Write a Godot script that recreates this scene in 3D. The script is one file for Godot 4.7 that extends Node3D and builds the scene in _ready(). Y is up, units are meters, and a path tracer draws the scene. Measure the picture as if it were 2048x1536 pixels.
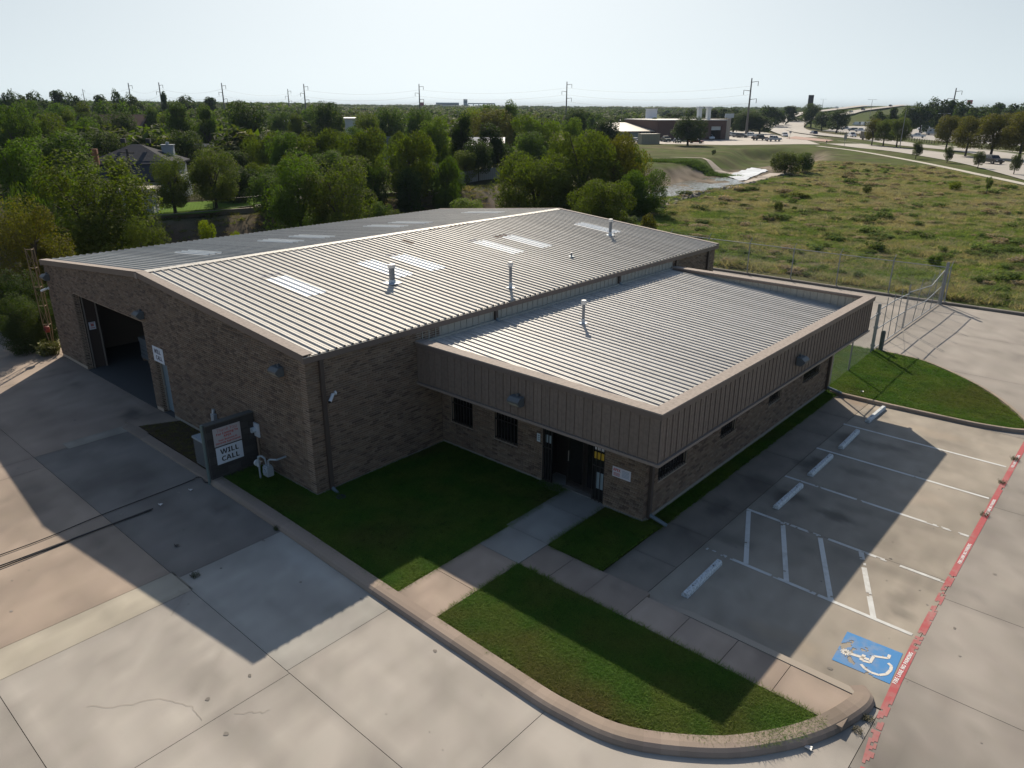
extends Node3D
# An industrial brick building with a metal roof, seen from a drone. Metres, y up.
# x runs along the gable wall, -z runs back along the office wing.

var used := {}
var mats := {}
var rng := RandomNumberGenerator.new()
var nz := FastNoiseLite.new()
var nz2 := FastNoiseLite.new()

class MB:
	var v := PackedVector3Array()
	var n := PackedVector3Array()
	var c := PackedColorArray()
	var i := PackedInt32Array()
	func tri3(a: Vector3, b: Vector3, d: Vector3, na: Vector3, nb: Vector3, nd: Vector3, col := Color.WHITE):
		var k := v.size()
		v.append(a); v.append(b); v.append(d)
		n.append(na); n.append(nb); n.append(nd)
		c.append(col); c.append(col); c.append(col)
		i.append(k); i.append(k + 2); i.append(k + 1)
	func tri(a: Vector3, b: Vector3, d: Vector3, col := Color.WHITE):
		var m := (b - a).cross(d - a).normalized()
		tri3(a, b, d, m, m, m, col)
	func quad(a: Vector3, b: Vector3, d: Vector3, e: Vector3, col := Color.WHITE):
		var m := (b - a).cross(e - a)
		if m.length_squared() < 1e-12:
			m = (d - b).cross(e - b)
		m = m.normalized()
		var k := v.size()
		v.append(a); v.append(b); v.append(d); v.append(e)
		for q in 4:
			n.append(m); c.append(col)
		i.append_array([k, k + 2, k + 1, k, k + 3, k + 2])
	func box(at: Vector3, s: Vector3, b := Basis(), col := Color.WHITE):
		var x := b.x * s.x * 0.5
		var y := b.y * s.y * 0.5
		var z := b.z * s.z * 0.5
		quad(at - x - y + z, at + x - y + z, at + x + y + z, at - x + y + z, col)
		quad(at + x - y - z, at - x - y - z, at - x + y - z, at + x + y - z, col)
		quad(at + x - y + z, at + x - y - z, at + x + y - z, at + x + y + z, col)
		quad(at - x - y - z, at - x - y + z, at - x + y + z, at - x + y - z, col)
		quad(at - x + y + z, at + x + y + z, at + x + y - z, at - x + y - z, col)
		quad(at - x - y - z, at + x - y - z, at + x - y + z, at - x - y + z, col)
	func span(a: Vector3, b: Vector3, col := Color.WHITE):
		box((a + b) * 0.5, (b - a).abs(), Basis(), col)
	func cyl(p: Vector3, q: Vector3, r0: float, r1: float, sides := 8, cap := true, col := Color.WHITE):
		var d := (q - p).normalized()
		var u := d.cross(Vector3.UP if absf(d.y) < 0.9 else Vector3.RIGHT).normalized()
		var w := d.cross(u)
		for k in sides:
			var a0 := TAU * k / sides
			var a1 := TAU * (k + 1) / sides
			var e0 := u * cos(a0) + w * sin(a0)
			var e1 := u * cos(a1) + w * sin(a1)
			tri3(p + e0 * r0, p + e1 * r0, q + e1 * r1, e0, e1, e1, col)
			if r1 > 1e-5:
				tri3(p + e0 * r0, q + e1 * r1, q + e0 * r1, e0, e1, e0, col)
			if cap:
				tri(q, q + e0 * r1, q + e1 * r1, col)
				tri(p, p + e1 * r0, p + e0 * r0, col)
	func tube(pts: Array, r: float, sides := 6, col := Color.WHITE):
		for k in pts.size() - 1:
			cyl(pts[k], pts[k + 1], r, r, sides, true, col)
	# a polygon in the plane o + u*x + w*y, counter-clockwise seen against dir, extruded back along -dir
	func prism(poly: PackedVector2Array, o: Vector3, u: Vector3, w: Vector3, depth: float, col := Color.WHITE):
		var dir := u.cross(w).normalized()
		var pl := poly
		if Geometry2D.is_polygon_clockwise(pl):
			pl = poly.duplicate(); pl.reverse()
		var ix := Geometry2D.triangulate_polygon(pl)
		for k in range(0, ix.size(), 3):
			var t := [pl[ix[k]], pl[ix[k + 1]], pl[ix[k + 2]]]
			if (t[1] - t[0]).cross(t[2] - t[0]) < 0:
				t = [t[0], t[2], t[1]]
			var f := []
			for q in t:
				f.append(o + u * q.x + w * q.y)
			tri(f[0], f[1], f[2], col)
			tri(f[0] - dir * depth, f[2] - dir * depth, f[1] - dir * depth, col)
		for k in pl.size():
			var q0 := o + u * pl[k].x + w * pl[k].y
			var k1 := (k + 1) % pl.size()
			var q1 := o + u * pl[k1].x + w * pl[k1].y
			quad(q0, q0 - dir * depth, q1 - dir * depth, q1, col)
	func mesh() -> ArrayMesh:
		var a := []
		a.resize(Mesh.ARRAY_MAX)
		a[Mesh.ARRAY_VERTEX] = v; a[Mesh.ARRAY_NORMAL] = n; a[Mesh.ARRAY_COLOR] = c; a[Mesh.ARRAY_INDEX] = i
		var m := ArrayMesh.new()
		m.add_surface_from_arrays(Mesh.PRIMITIVE_TRIANGLES, a)
		return m

# ---------- naming, tagging, materials ----------
func numbered(s: String) -> String:
	var k: int = used.get(s, -1) + 1
	used[s] = k
	return s if k == 0 else "%s_%03d" % [s, k]
func tag(o: Node, label: String, category := "", group := "", kind := ""):
	if label != "": o.set_meta("label", label)
	if category != "": o.set_meta("category", category)
	if group != "": o.set_meta("group", group)
	if kind != "": o.set_meta("kind", kind)
	return o
func thing(called: String, label: String, category: String, at := Vector3.ZERO, turn := 0.0, group := "") -> Node3D:
	var o := Node3D.new()
	o.name = numbered(called)
	add_child(o)
	o.position = at
	o.rotation.y = turn
	tag(o, label, category, group)
	return o
func struct(called: String) -> Node3D:
	var o := Node3D.new()
	o.name = numbered(called)
	add_child(o)
	o.set_meta("kind", "structure")
	return o
func part(called: String, mesh, m: Material, parent: Node, kind := "") -> MeshInstance3D:
	var o := MeshInstance3D.new()
	o.name = called if parent != self else numbered(called)
	o.mesh = mesh.mesh() if mesh is MB else mesh
	o.material_override = m
	parent.add_child(o, true)
	if kind != "": o.set_meta("kind", kind)
	return o
func multi(called: String, mesh: Mesh, m: Material, xf: Array, cols: Array, parent: Node, kind := "stuff") -> MultiMeshInstance3D:
	var mm := MultiMesh.new()
	mm.transform_format = MultiMesh.TRANSFORM_3D
	mm.use_colors = true
	mm.mesh = mesh
	mm.instance_count = xf.size()
	for k in xf.size():
		mm.set_instance_transform(k, xf[k])
		mm.set_instance_color(k, cols[k])
	var o := MultiMeshInstance3D.new()
	o.name = called if parent != self else numbered(called)
	o.multimesh = mm
	o.material_override = m
	parent.add_child(o, true)
	o.set_meta("kind", kind)
	return o
func copy(o: Node3D, called: String, label: String, at: Vector3, turn: float, group := "") -> Node3D:
	var d: Node3D = o.duplicate()
	d.name = numbered(called)
	add_child(d)
	d.position = at
	d.rotation.y = turn
	if label != "": d.set_meta("label", label)
	if group != "": d.set_meta("group", group)
	return d
func lin(r: float, g: float, b: float) -> Color:
	return Color(r, g, b).linear_to_srgb()
func mat(key: String, r: float, g: float, b: float, rough := 0.8, metal := 0.0) -> StandardMaterial3D:
	if not mats.has(key):
		var m := StandardMaterial3D.new()
		m.resource_name = key
		m.albedo_color = lin(r, g, b)
		m.roughness = rough
		m.metallic = metal
		mats[key] = m
	return mats[key]
func vmat(key: String, rough := 0.9, tex: Texture2D = null, size := 1.0) -> StandardMaterial3D:
	var m := mat(key, 1, 1, 1, rough)
	m.vertex_color_use_as_albedo = true
	if tex: grain(m, tex, size)
	return m
func grain(m: StandardMaterial3D, tex: Texture2D, size: float):
	m.albedo_texture = tex
	m.uv1_triplanar = true
	m.uv1_world_triplanar = true
	m.uv1_scale = Vector3.ONE / size
	return m
func noise_tex(freq: float, lo: float, mid: float, hi: float, oct := 4, side := 512, sd := 1) -> NoiseTexture2D:
	var f := FastNoiseLite.new()
	f.seed = sd
	f.noise_type = FastNoiseLite.TYPE_SIMPLEX_SMOOTH
	f.frequency = freq
	f.fractal_octaves = oct
	var t := NoiseTexture2D.new()
	t.width = side; t.height = side
	t.seamless = true
	t.noise = f
	var gr := Gradient.new()
	gr.offsets = PackedFloat32Array([0.0, 0.5, 1.0])
	gr.colors = PackedColorArray([lin(lo, lo, lo), lin(mid, mid, mid), lin(hi, hi, hi)])
	t.color_ramp = gr
	return t
func text_part(called: String, s: String, size: float, m: Material, parent: Node, at: Vector3, right: Vector3, up: Vector3, bold := true, squash := 1.0):
	var t := TextMesh.new()
	var f := SystemFont.new()
	f.font_names = PackedStringArray(["Droid Sans"])
	f.font_weight = 700 if bold else 400
	t.font = f
	t.text = s
	t.font_size = 32
	t.pixel_size = size / 23.0
	t.depth = 0.004
	t.horizontal_alignment = HORIZONTAL_ALIGNMENT_CENTER
	var o := part(called, t, m, parent)
	o.transform = Transform3D(Basis(right * squash, up, right.cross(up)), at)
	return o

# ---------- terrain ----------
const CHAN := [Vector2(-46, 60), Vector2(-45, -20), Vector2(-45, -70), Vector2(-47, -105), Vector2(-50, -130), Vector2(-56, -160), Vector2(-66, -190)]
const ROAD_A := [Vector3(24.0, 0.0, -88.0), Vector3(6.0, 0.0, -128.0), Vector3(-7.5, 0.0, -159.0), Vector3(-19.5, 0.0, -183.0), Vector3(-41.0, 0.0, -216.0), Vector3(-61.0, 0.0, -238.0), Vector3(-106.4, 0.0, -306.6), Vector3(-167.3, 2.0, -422.1), Vector3(-210.9, 5.1, -544.8), Vector3(-227.0, 7.6, -613.8), Vector3(-232.9, 9.8, -686.3), Vector3(-239.0, 12.3, -758.2), Vector3(-249.7, 14.2, -838.9), Vector3(-265.8, 14.9, -938.5)]
const ROAD_B := [Vector3(24.0, 0.0, -118.0), Vector3(4.0, 0.0, -160.0), Vector3(-13.0, 0.0, -198.0), Vector3(-29.0, 0.0, -230.0), Vector3(-52.0, 0.0, -257.0), Vector3(-78.0, 0.0, -300.0), Vector3(-113.4, 0.6, -336.0), Vector3(-142.5, 1.2, -389.1), Vector3(-160.2, 2.5, -435.9), Vector3(-184.8, 4.0, -512.2), Vector3(-193.8, 5.6, -572.8), Vector3(-200.1, 7.1, -634.2), Vector3(-208.4, 9.7, -694.6), Vector3(-218.1, 12.9, -806.6), Vector3(-225.0, 14.8, -877.3), Vector3(-236.8, 15.5, -967.3)]
func poly_near(p: Vector2, pl: Array) -> Vector2:   # (distance, index along)
	var best := 1e9
	var at := 0.0
	for k in pl.size() - 1:
		var a: Vector2 = pl[k]
		var d: Vector2 = pl[k + 1] - a
		var t := clampf((p - a).dot(d) / d.length_squared(), 0, 1)
		var q := p.distance_to(a + d * t)
		if q < best:
			best = q; at = k + t
	return Vector2(best, at)
func height(x: float, z: float) -> float:
	var p := Vector2(x, z)
	var dist := p.distance_to(Vector2(16.5, 10.4))
	var h := 0.0
	var left := smoothstep(-0.15, 0.75, (-(x - 16.5)) / maxf(dist, 1.0) - 0.55)
	h += smoothstep(230, 700, dist) * 7.0 * left + smoothstep(500, 1900, dist) * 7.0
	if x > -26.0 or (x < -110.0):
		pass
	elif x < -20 and z < 70:
		var c := poly_near(p, CHAN)
		var w := 13.5 + 1.5 * sin(z * 0.05)
		h -= 2.6 * (1.0 - smoothstep(w * 0.45, w, c.x))
		if c.x < w * 0.62: h += 0.3 * nz.get_noise_2d((x + z * 0.7) * 4.5, (z - x * 0.7) * 1.2)
	if dist > 330:
		for rd in [ROAD_A, ROAD_B]:
			var q := []
			for r in rd: q.append(Vector2(r.x, r.z))
			var c2 := poly_near(p, q)
			var k := int(minf(floorf(c2.y), rd.size() - 2))
			var ry: float = lerpf(rd[k].y, rd[k + 1].y, c2.y - k)
			h = maxf(h, ry - 0.7 - maxf(0.0, c2.x - 9.0) * 0.28) if ry > 0.5 else h
	return h

var CAM := Vector3(16.564, 10.497, 10.383)
const SUN := Vector3(-0.585, 0.548, -0.597)
# a clear autumn sky: deep blue overhead, pale at the horizon, brighter round the sun, which itself is the light below
func sky_image(sun: Vector3) -> Image:
	var w := 512; var h := 256
	var im := Image.create(w, h, false, Image.FORMAT_RGBAF)
	var top := Vector3(0.03, 0.08, 0.175)
	var hor := Vector3(0.45, 0.525, 0.56)
	var glow := Vector3(1.0, 0.96, 0.88)
	var s := sun.normalized()
	for r in h:
		var el := (0.5 - (r + 0.5) / h) * PI
		for k in w:
			var ph := TAU * (k + 0.5) / w - PI / 2
			var d := Vector3(cos(el) * cos(ph), sin(el), cos(el) * sin(ph))
			var c: Vector3
			if el >= 0.0:
				c = top.lerp(hor, pow(1.0 - d.y, 3.2))
				c += glow * 1.58 * exp(-rad_to_deg(d.angle_to(s)) / 18.0)
			else:
				c = Vector3(0.3, 0.33, 0.34).lerp(Vector3(0.13, 0.125, 0.1), clampf(-d.y * 6.0, 0, 1))
			im.set_pixel(k, r, Color(c.x, c.y, c.z, 1.0))
	return im
func _ready():
	rng.seed = 7
	nz.seed = 3; nz.frequency = 0.06; nz.fractal_octaves = 3
	nz2.seed = 9; nz2.frequency = 0.5; nz2.fractal_octaves = 3
	var cam := Camera3D.new()
	cam.name = "camera"
	cam.position = CAM
	cam.rotation = Vector3(-0.35617, 0.72306, 0.00317)
	cam.fov = 54.765
	cam.near = 0.1
	cam.far = 6000
	add_child(cam)
	cam.current = true
	var env := Environment.new()
	env.background_mode = Environment.BG_SKY
	var pm := PanoramaSkyMaterial.new()
	pm.panorama = ImageTexture.create_from_image(sky_image(SUN))
	env.sky = Sky.new()
	env.sky.sky_material = pm
	env.tonemap_mode = Environment.TONE_MAPPER_LINEAR
	env.tonemap_exposure = 1.35
	env.sdfgi_enabled = true
	env.ssao_enabled = true
	env.ssil_enabled = true
	env.fog_enabled = true
	env.fog_density = 0.00009
	env.fog_light_color = lin(0.55, 0.70, 0.9)
	var we := WorldEnvironment.new()
	we.name = "environment"
	we.environment = env
	add_child(we)
	var sun := DirectionalLight3D.new()
	sun.name = "sun"
	sun.light_color = Color(1.0, 0.945, 0.86)
	sun.light_energy = 1.55
	sun.light_angular_distance = 0.5
	sun.shadow_enabled = true
	add_child(sun)
	sun.look_at_from_position(Vector3.ZERO, -SUN)

	t_speck = noise_tex(0.16, 0.55, 0.93, 1.25, 4, 512, 5)
	t_mottle = noise_tex(0.03, 0.72, 0.95, 1.1, 5, 512, 8)
	t_fine = noise_tex(0.3, 0.6, 0.95, 1.25, 3, 256, 11)
	var t0 := Time.get_ticks_msec()
	build_ground()
	build_pavement()
	print("ground ", Time.get_ticks_msec() - t0); t0 = Time.get_ticks_msec()
	build_building()
	print("building ", Time.get_ticks_msec() - t0); t0 = Time.get_ticks_msec()
	build_roads()
	build_far_buildings()
	build_trees()
	print("trees ", Time.get_ticks_msec() - t0); t0 = Time.get_ticks_msec()
	build_site_objects()
	build_fence()
	build_vehicles()
	build_field()
	build_lawn_grass()
	print("rest ", Time.get_ticks_msec() - t0)

var t_speck: Texture2D
var t_mottle: Texture2D
var t_fine: Texture2D

# ---------- ground ----------
func axis(marks: Array) -> PackedFloat32Array:    # [from, step, to, step, to ...]
	var r := PackedFloat32Array()
	var x: float = marks[0]
	for k in range(1, marks.size(), 2):
		var n := int(maxf(1, round(absf(marks[k + 1] - x) / marks[k])))
		for q in n:
			r.append(lerpf(x, marks[k + 1], float(q) / n))
		x = marks[k + 1]
	r.append(x)
	return r
func in_site(x: float, z: float) -> bool:
	return x > -34.0 and x < 30.0 and z > -37.2 and z < 22.0 and (x > -23.5 or z > -3.5)
func ground_color(x: float, z: float) -> Color:
	var a := nz.get_noise_2d(x, z)
	var b := nz2.get_noise_2d(x, z)
	var d := nz.get_noise_2d(x * 0.3 + 40.0, z * 0.3)
	var dry := Color(0.16, 0.14, 0.085)
	var green := Color(0.085, 0.11, 0.035)
	var g := clampf(0.45 + a * 1.2 + d * 0.6 + b * 0.5, 0, 1)
	if z > -62 and x > -40: g = clampf(g + 0.2, 0, 1)
	if z < -110 and x > -90: g = clampf(0.8 + 0.6 * a + 0.3 * b, 0, 1)
	var c := dry.lerp(green, g)
	if x < -30 and x > -62 and z < 40:
		var q := poly_near(Vector2(x, z), CHAN)
		if q.x < 15:
			c = c.lerp((Color(0.13, 0.105, 0.075) if z > -66 else Color(0.25, 0.21, 0.165)) * (0.85 + 0.4 * b), 1.0 - smoothstep(9.0, 15.0, q.x))
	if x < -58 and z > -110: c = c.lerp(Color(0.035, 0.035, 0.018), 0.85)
	return c * (0.85 + 0.5 * b)
func build_ground():
	var ax := axis([-1900, 90, -700, 45, -380, 18, -160, 6, -100, 2.0, 34, 8, 90, 30, 300, 90, 900])
	var az := axis([-2700, 110, -1100, 50, -640, 18, -260, 6, -200, 2.1, 26, 8, 80, 40, 260])
	var m := MB.new()
	var w := ax.size()
	for z in az:
		for x in ax:
			var y := height(x, z)
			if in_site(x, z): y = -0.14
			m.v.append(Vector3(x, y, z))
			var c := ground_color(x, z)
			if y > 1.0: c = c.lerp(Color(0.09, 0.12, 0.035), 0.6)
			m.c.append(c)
	for r in az.size() - 1:
		for k in w - 1:
			var a := r * w + k
			m.i.append_array([a, a + w + 1, a + w, a, a + 1, a + w + 1])
	m.n.resize(m.v.size())
	for r in az.size():
		for k in w:
			var k0 := maxi(k - 1, 0); var k1 := mini(k + 1, w - 1)
			var r0 := maxi(r - 1, 0); var r1 := mini(r + 1, az.size() - 1)
			m.n[r * w + k] = (m.v[r1 * w + k] - m.v[r0 * w + k]).cross(m.v[r * w + k1] - m.v[r * w + k0]).normalized()
	for k in range(0, m.i.size(), 3):
		pass
	vmat("ground", 1.0, t_mottle, 5.0).metallic_specular = 0.1
	part("ground", m, mats["ground"], self, "structure")

# ---------- pavement ----------
const TAN := Color(0.37, 0.295, 0.235)
var tracks := [[3.0, 0.35], [4.9, 0.3], [6.3, 0.35], [8.1, 0.3]]
const GREY := Color(0.37, 0.34, 0.305)
const BLUE := Color(0.37, 0.355, 0.325)
const DARK := Color(0.215, 0.195, 0.175)
const PINK := Color(0.33, 0.262, 0.212)
const LANE := Color(0.285, 0.258, 0.23)
var stains := []
func concrete(x: float, z: float, tone: Color) -> Color:
	var f := 1.0 + 0.22 * nz.get_noise_2d(x * 4.0, z * 2.2) + 0.16 * nz2.get_noise_2d(x * 1.4, z * 1.4) + 0.14 * nz2.get_noise_2d(x * 4.0 + 30, z * 2.0)
	f -= 0.16 * smoothstep(0.15, 0.6, nz.get_noise_2d(x * 1.6 + 70, z * 7.0)) + 0.12 * smoothstep(0.2, 0.55, nz.get_noise_2d(x * 9.0, z * 9.0 + 20))
	var c := tone * f
	if z > 1.9 and x < 14.5:
		for t in tracks:
			var dz: float = (z - t[0] + 0.25 * sin(x * 0.25)) / t[1]
			c *= 1.0 - 0.12 * exp(-dz * dz) * clampf(0.7 + nz2.get_noise_2d(x * 0.5, z * 2.0) * 1.5, 0, 1)
	elif x > 14.6:
		for t in [16.2, 17.9, 20.4, 22.0]:
			var dx: float = (x - t + 0.3 * sin(z * 0.2)) / 0.35
			c *= 1.0 - 0.1 * exp(-dx * dx) * clampf(0.7 + nz2.get_noise_2d(x * 2.0, z * 0.5) * 1.5, 0, 1)
	for s in stains:
		var d: float = Vector2((x - s[0]) / s[2], (z - s[1]) / s[3]).length() + 0.5 * nz2.get_noise_2d(x * 2.5, z * 2.5)
		if d < 1.0:
			c = c.lerp(s[5] if s.size() > 5 else Color(0.07, 0.06, 0.055), s[4] * (1.0 - smoothstep(0.25, 1.0, d)))
	return c
func slab(parent: Node, x0: float, x1: float, z0: float, z1: float, tone: Color, step := 0.3, y := 0.0, gap := 0.006):
	x0 += gap; x1 -= gap; z0 += gap; z1 -= gap
	var m := MB.new()
	var nx := maxi(1, int(ceil((x1 - x0) / step)))
	var nzz := maxi(1, int(ceil((z1 - z0) / step)))
	var tint := tone * rng.randf_range(0.97, 1.03)
	for r in nzz + 1:
		for k in nx + 1:
			var x := lerpf(x0, x1, float(k) / nx)
			var z := lerpf(z0, z1, float(r) / nzz)
			m.v.append(Vector3(x, y, z)); m.n.append(Vector3.UP)
			var e := minf(minf(x - x0, x1 - x), minf(z - z0, z1 - z))
			m.c.append(concrete(x, z, tint) * (0.9 if e < 0.05 else 1.0))
	for r in nzz:
		for k in nx:
			var a := r * (nx + 1) + k
			m.i.append_array([a, a + nx + 2, a + nx + 1, a, a + 1, a + nx + 2])
	var q := tint * 0.75
	m.quad(Vector3(x0, y - 0.1, z1), Vector3(x1, y - 0.1, z1), Vector3(x1, y, z1), Vector3(x0, y, z1), q)
	m.quad(Vector3(x1, y - 0.1, z0), Vector3(x0, y - 0.1, z0), Vector3(x0, y, z0), Vector3(x1, y, z0), q)
	m.quad(Vector3(x1, y - 0.1, z1), Vector3(x1, y - 0.1, z0), Vector3(x1, y, z0), Vector3(x1, y, z1), q)
	m.quad(Vector3(x0, y - 0.1, z0), Vector3(x0, y - 0.1, z1), Vector3(x0, y, z1), Vector3(x0, y, z0), q)
	part("slab", m, vmat("concrete", 0.92, t_speck, 0.7), parent)
func smooth(pts: Array, n := 4) -> Array:
	var r := []
	for k in pts.size() - 1:
		var a: Vector2 = pts[maxi(k - 1, 0)]; var b: Vector2 = pts[k]
		var c: Vector2 = pts[k + 1]; var d: Vector2 = pts[mini(k + 2, pts.size() - 1)]
		for q in n:
			r.append(b.cubic_interpolate(c, a, d, float(q) / n))
	r.append(pts[-1])
	return r
func sweep(path: Array, prof: Array, tone: Color) -> MB:
	var m := MB.new()
	var off := []
	for k in path.size():
		var d: Vector2 = (path[mini(k + 1, path.size() - 1)] - path[maxi(k - 1, 0)]).normalized()
		off.append(Vector2(d.y, -d.x))
	for k in path.size() - 1:
		for j in prof.size() - 1:
			var f := func(q, e): return Vector3(path[q].x + off[q].x * prof[e][0], prof[e][1], path[q].y + off[q].y * prof[e][0])
			var c := concrete(path[k].x, path[k].y, tone)
			m.quad(f.call(k, j), f.call(k + 1, j), f.call(k + 1, j + 1), f.call(k, j + 1), c)
	return m
func ribbon(pts: Array, w: float, y: float, m: MB, col: Color):
	for k in pts.size() - 1:
		var a: Vector2 = pts[k]; var b: Vector2 = pts[k + 1]
		var s := (b - a).normalized() * w * 0.5
		s = Vector2(-s.y, s.x)
		m.quad(Vector3(a.x + s.x, y, a.y + s.y), Vector3(b.x + s.x, y, b.y + s.y), Vector3(b.x - s.x, y, b.y - s.y), Vector3(a.x - s.x, y, a.y - s.y), col)
func worn(pts: Array, w: float, y: float, m: MB, col: Color, wear: float, step := 0.05):    # paint that has flaked away in places
	for k in pts.size() - 1:
		var a: Vector2 = pts[k]; var b: Vector2 = pts[k + 1]
		var n := maxi(1, int(a.distance_to(b) / step))
		var rows := maxi(1, int(w / step))
		var s := (b - a).normalized()
		s = Vector2(-s.y, s.x)
		for q in n:
			for r in rows:
				var o0 := s * (float(r) / rows - 0.5) * w
				var o1 := s * (float(r + 1) / rows - 0.5) * w
				var p0 := a.lerp(b, float(q) / n); var p1 := a.lerp(b, float(q + 1) / n)
				var mid := (p0 + p1 + o0 + o1) * 0.5
				var f := nz2.get_noise_2d(mid.x * 9.0, mid.y * 9.0) * 0.6 + nz.get_noise_2d(mid.x * 14.0, mid.y * 14.0) * 0.9
				if f + wear > 0.62: continue
				var base := concrete(mid.x, mid.y, LANE)
				var cc := col.lerp(base, clampf(wear * 0.9 + f * 0.5, 0.0, 0.9))
				m.quad(Vector3(p0.x + o1.x, y, p0.y + o1.y), Vector3(p1.x + o1.x, y, p1.y + o1.y), Vector3(p1.x + o0.x, y, p1.y + o0.y), Vector3(p0.x + o0.x, y, p0.y + o0.y), cc)
func grid_slabs(p: Node, xs: Array, zs: Array, tone: Color, step := 0.4):
	for a in xs.size() - 1:
		for b in zs.size() - 1:
			slab(p, xs[a], xs[a + 1], zs[b], zs[b + 1], tone, step)
func build_pavement():
	var black := Color(0.05, 0.045, 0.04)
	stains = [[9.9, -9.1, 0.6, 0.5, 0.8, black], [11.4, -8.9, 0.9, 0.35, 0.65, black], [9.7, -11.6, 0.5, 0.9, 0.7, black], [9.9, -14.4, 0.5, 0.9, 0.55, black], [9.95, -17.2, 0.5, 0.9, 0.5, black],
		[10.9, -12.0, 0.8, 0.4, 0.4, black], [11.0, -14.6, 1.0, 0.4, 0.4, black], [8.9, -7.2, 0.5, 0.7, 0.5, black], [9.0, -9.4, 0.5, 0.6, 0.45, black], [8.7, -5.4, 0.45, 0.5, 0.5, black],
		[9.9, -5.9, 0.7, 0.4, 0.35, black], [11.2, -4.0, 0.1, 0.08, 0.9, black], [11.0, -4.05, 0.3, 0.06, 0.5, black], [14.0, -5.6, 0.4, 0.3, 0.4, black], [14.95, -2.2, 0.2, 0.5, 0.5, black], [15.0, -1.2, 0.25, 0.6, 0.6, black],
		[-5, 6.0, 3.0, 1.0, 0.25, black], [4.0, 5.6, 2.6, 0.5, 0.2, black], [6.5, 5.9, 3.0, 0.4, 0.18, black], [-1.6, 2.1, 0.8, 0.3, 0.5, black], [-14.8, 0.9, 0.7, 0.22, 0.8, black], [-10.4, 0.7, 1.1, 0.12, 0.7, black], [-10.2, 1.0, 0.9, 0.12, 0.6, black],
		[2.9, 2.1, 1.6, 0.35, 0.4, Color(0.5, 0.5, 0.48)], [13.9, -6.2, 0.4, 1.2, 0.3, black], [12.4, -3.1, 1.2, 0.4, 0.3, Color(0.36, 0.28, 0.2)], [12.0, -16.9, 1.5, 0.5, 0.35, Color(0.4, 0.32, 0.24)], [9.2, -18.0, 0.8, 0.4, 0.4, Color(0.36, 0.24, 0.15)], [12.8, -11.6, 1.0, 0.7, 0.3, Color(0.42, 0.34, 0.27)]]
	var base := MB.new()
	base.quad(Vector3(-34, -0.035, 22), Vector3(30, -0.035, 22), Vector3(30, -0.035, -37.3), Vector3(-34, -0.035, -37.3))
	part("pavement_bed", base, mat("joint", 0.045, 0.04, 0.036, 1.0), self, "structure")
	var d := struct("driveway")
	slab(d, 0.75, 5.4, 0.4, 4.47, BLUE, 0.25)
	slab(d, 5.4, 9.9, 0.4, 4.47, GREY, 0.25)
	slab(d, 9.9, 14.55, -2.3, 4.47, GREY, 0.25)
	slab(d, 1.45, 5.5, 4.47, 8.47, GREY, 0.25)
	slab(d, 5.5, 9.9, 4.47, 8.47, GREY, 0.25)
	slab(d, 9.9, 14.55, 4.47, 8.47, GREY, 0.3)
	slab(d, 1.45, 5.5, 8.47, 13, GREY * 0.93, 0.3)
	slab(d, 5.5, 14.55, 8.47, 13, GREY, 0.5)
	slab(d, 0.42, 1.45, 4.41, 13, Color(0.41, 0.37, 0.30), 0.25)
	slab(d, -8.0, 0.42, 4.47, 13, TAN * 0.92, 0.3)
	slab(d, -9.0, 0.75, 0.0, 4.47, DARK, 0.25)
	grid_slabs(d, [-33.5, -26, -17, -9.0], [0.0, 4.47, 13.0], PINK, 0.35)
	slab(d, -9.0, -8.0, 4.47, 13, PINK, 0.35)
	grid_slabs(d, [-33.5, -27, -19.62], [-6.5, 0.0], TAN, 0.35)
	var ap := struct("door_apron")
	slab(ap, -9.75, -8.1, 0.02, 1.35, TAN * 0.8, 0.2, 0.05)
	var strip := struct("patched_strip")
	slab(strip, -9.45, -8.85, 1.45, 3.5, Color(0.36, 0.33, 0.28), 0.2, 0.006)
	var lane := struct("fire_lane")
	grid_slabs(lane, [14.55, 19.2, 26.0], [-24.6, -18.4, -12.4, -6.84, -3.5, -0.6, 4.47, 8.47, 13.0], LANE, 0.3)
	var lot := struct("rear_lot")
	grid_slabs(lot, [-12.0, -4.0, 2.6, 7.4, 14.55, 19.2, 26.0], [-37.15, -31.0, -24.6], LANE * 1.02, 0.5)
	grid_slabs(lot, [7.4, 14.55], [-24.6, -18.4], LANE, 0.5)
	var pk := struct("parking_lot")
	grid_slabs(pk, [9.4, 14.55], [-18.4, -12.95, -7.62, -2.33], Color(0.30, 0.265, 0.22), 0.16)
	# walks
	var wk := struct("sidewalk")
	var zj := [-18.4, -16.2, -14.13, -11.6, -9.47, -7.27, -5.58, -3.83, -2.33]
	for k in zj.size() - 1:
		slab(wk, 8.15, 9.4, zj[k], zj[k + 1], Color(0.235, 0.2, 0.165), 0.16, 0.004)
	var ez := [-5.75, -4.0, -2.39, -1.25, 0.24, 1.46]
	for k in ez.size() - 1:
		slab(wk, 5.2 if k > 1 else 5.1, 6.53, ez[k], ez[k + 1], PINK * 1.12 if k > 2 else BLUE * 0.9, 0.25, 0.13)
	var xj := [6.53, 7.4, 8.41, 9.55, 10.65, 11.77, 12.88, 14.2]
	for k in xj.size() - 1:
		slab(wk, xj[k], xj[k + 1], -2.2 if k > 2 else -2.36, -1.25, PINK * (0.85 if k < 3 else 1.12), 0.2, 0.13 if k > 1 else 0.12)
	# kerbs
	var kb := struct("kerb")
	var prof := [[0.0, -0.05], [0.0, 0.03], [0.035, 0.1], [0.1, 0.138], [0.2, 0.147], [0.37, 0.146], [0.38, 0.05]]
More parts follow.
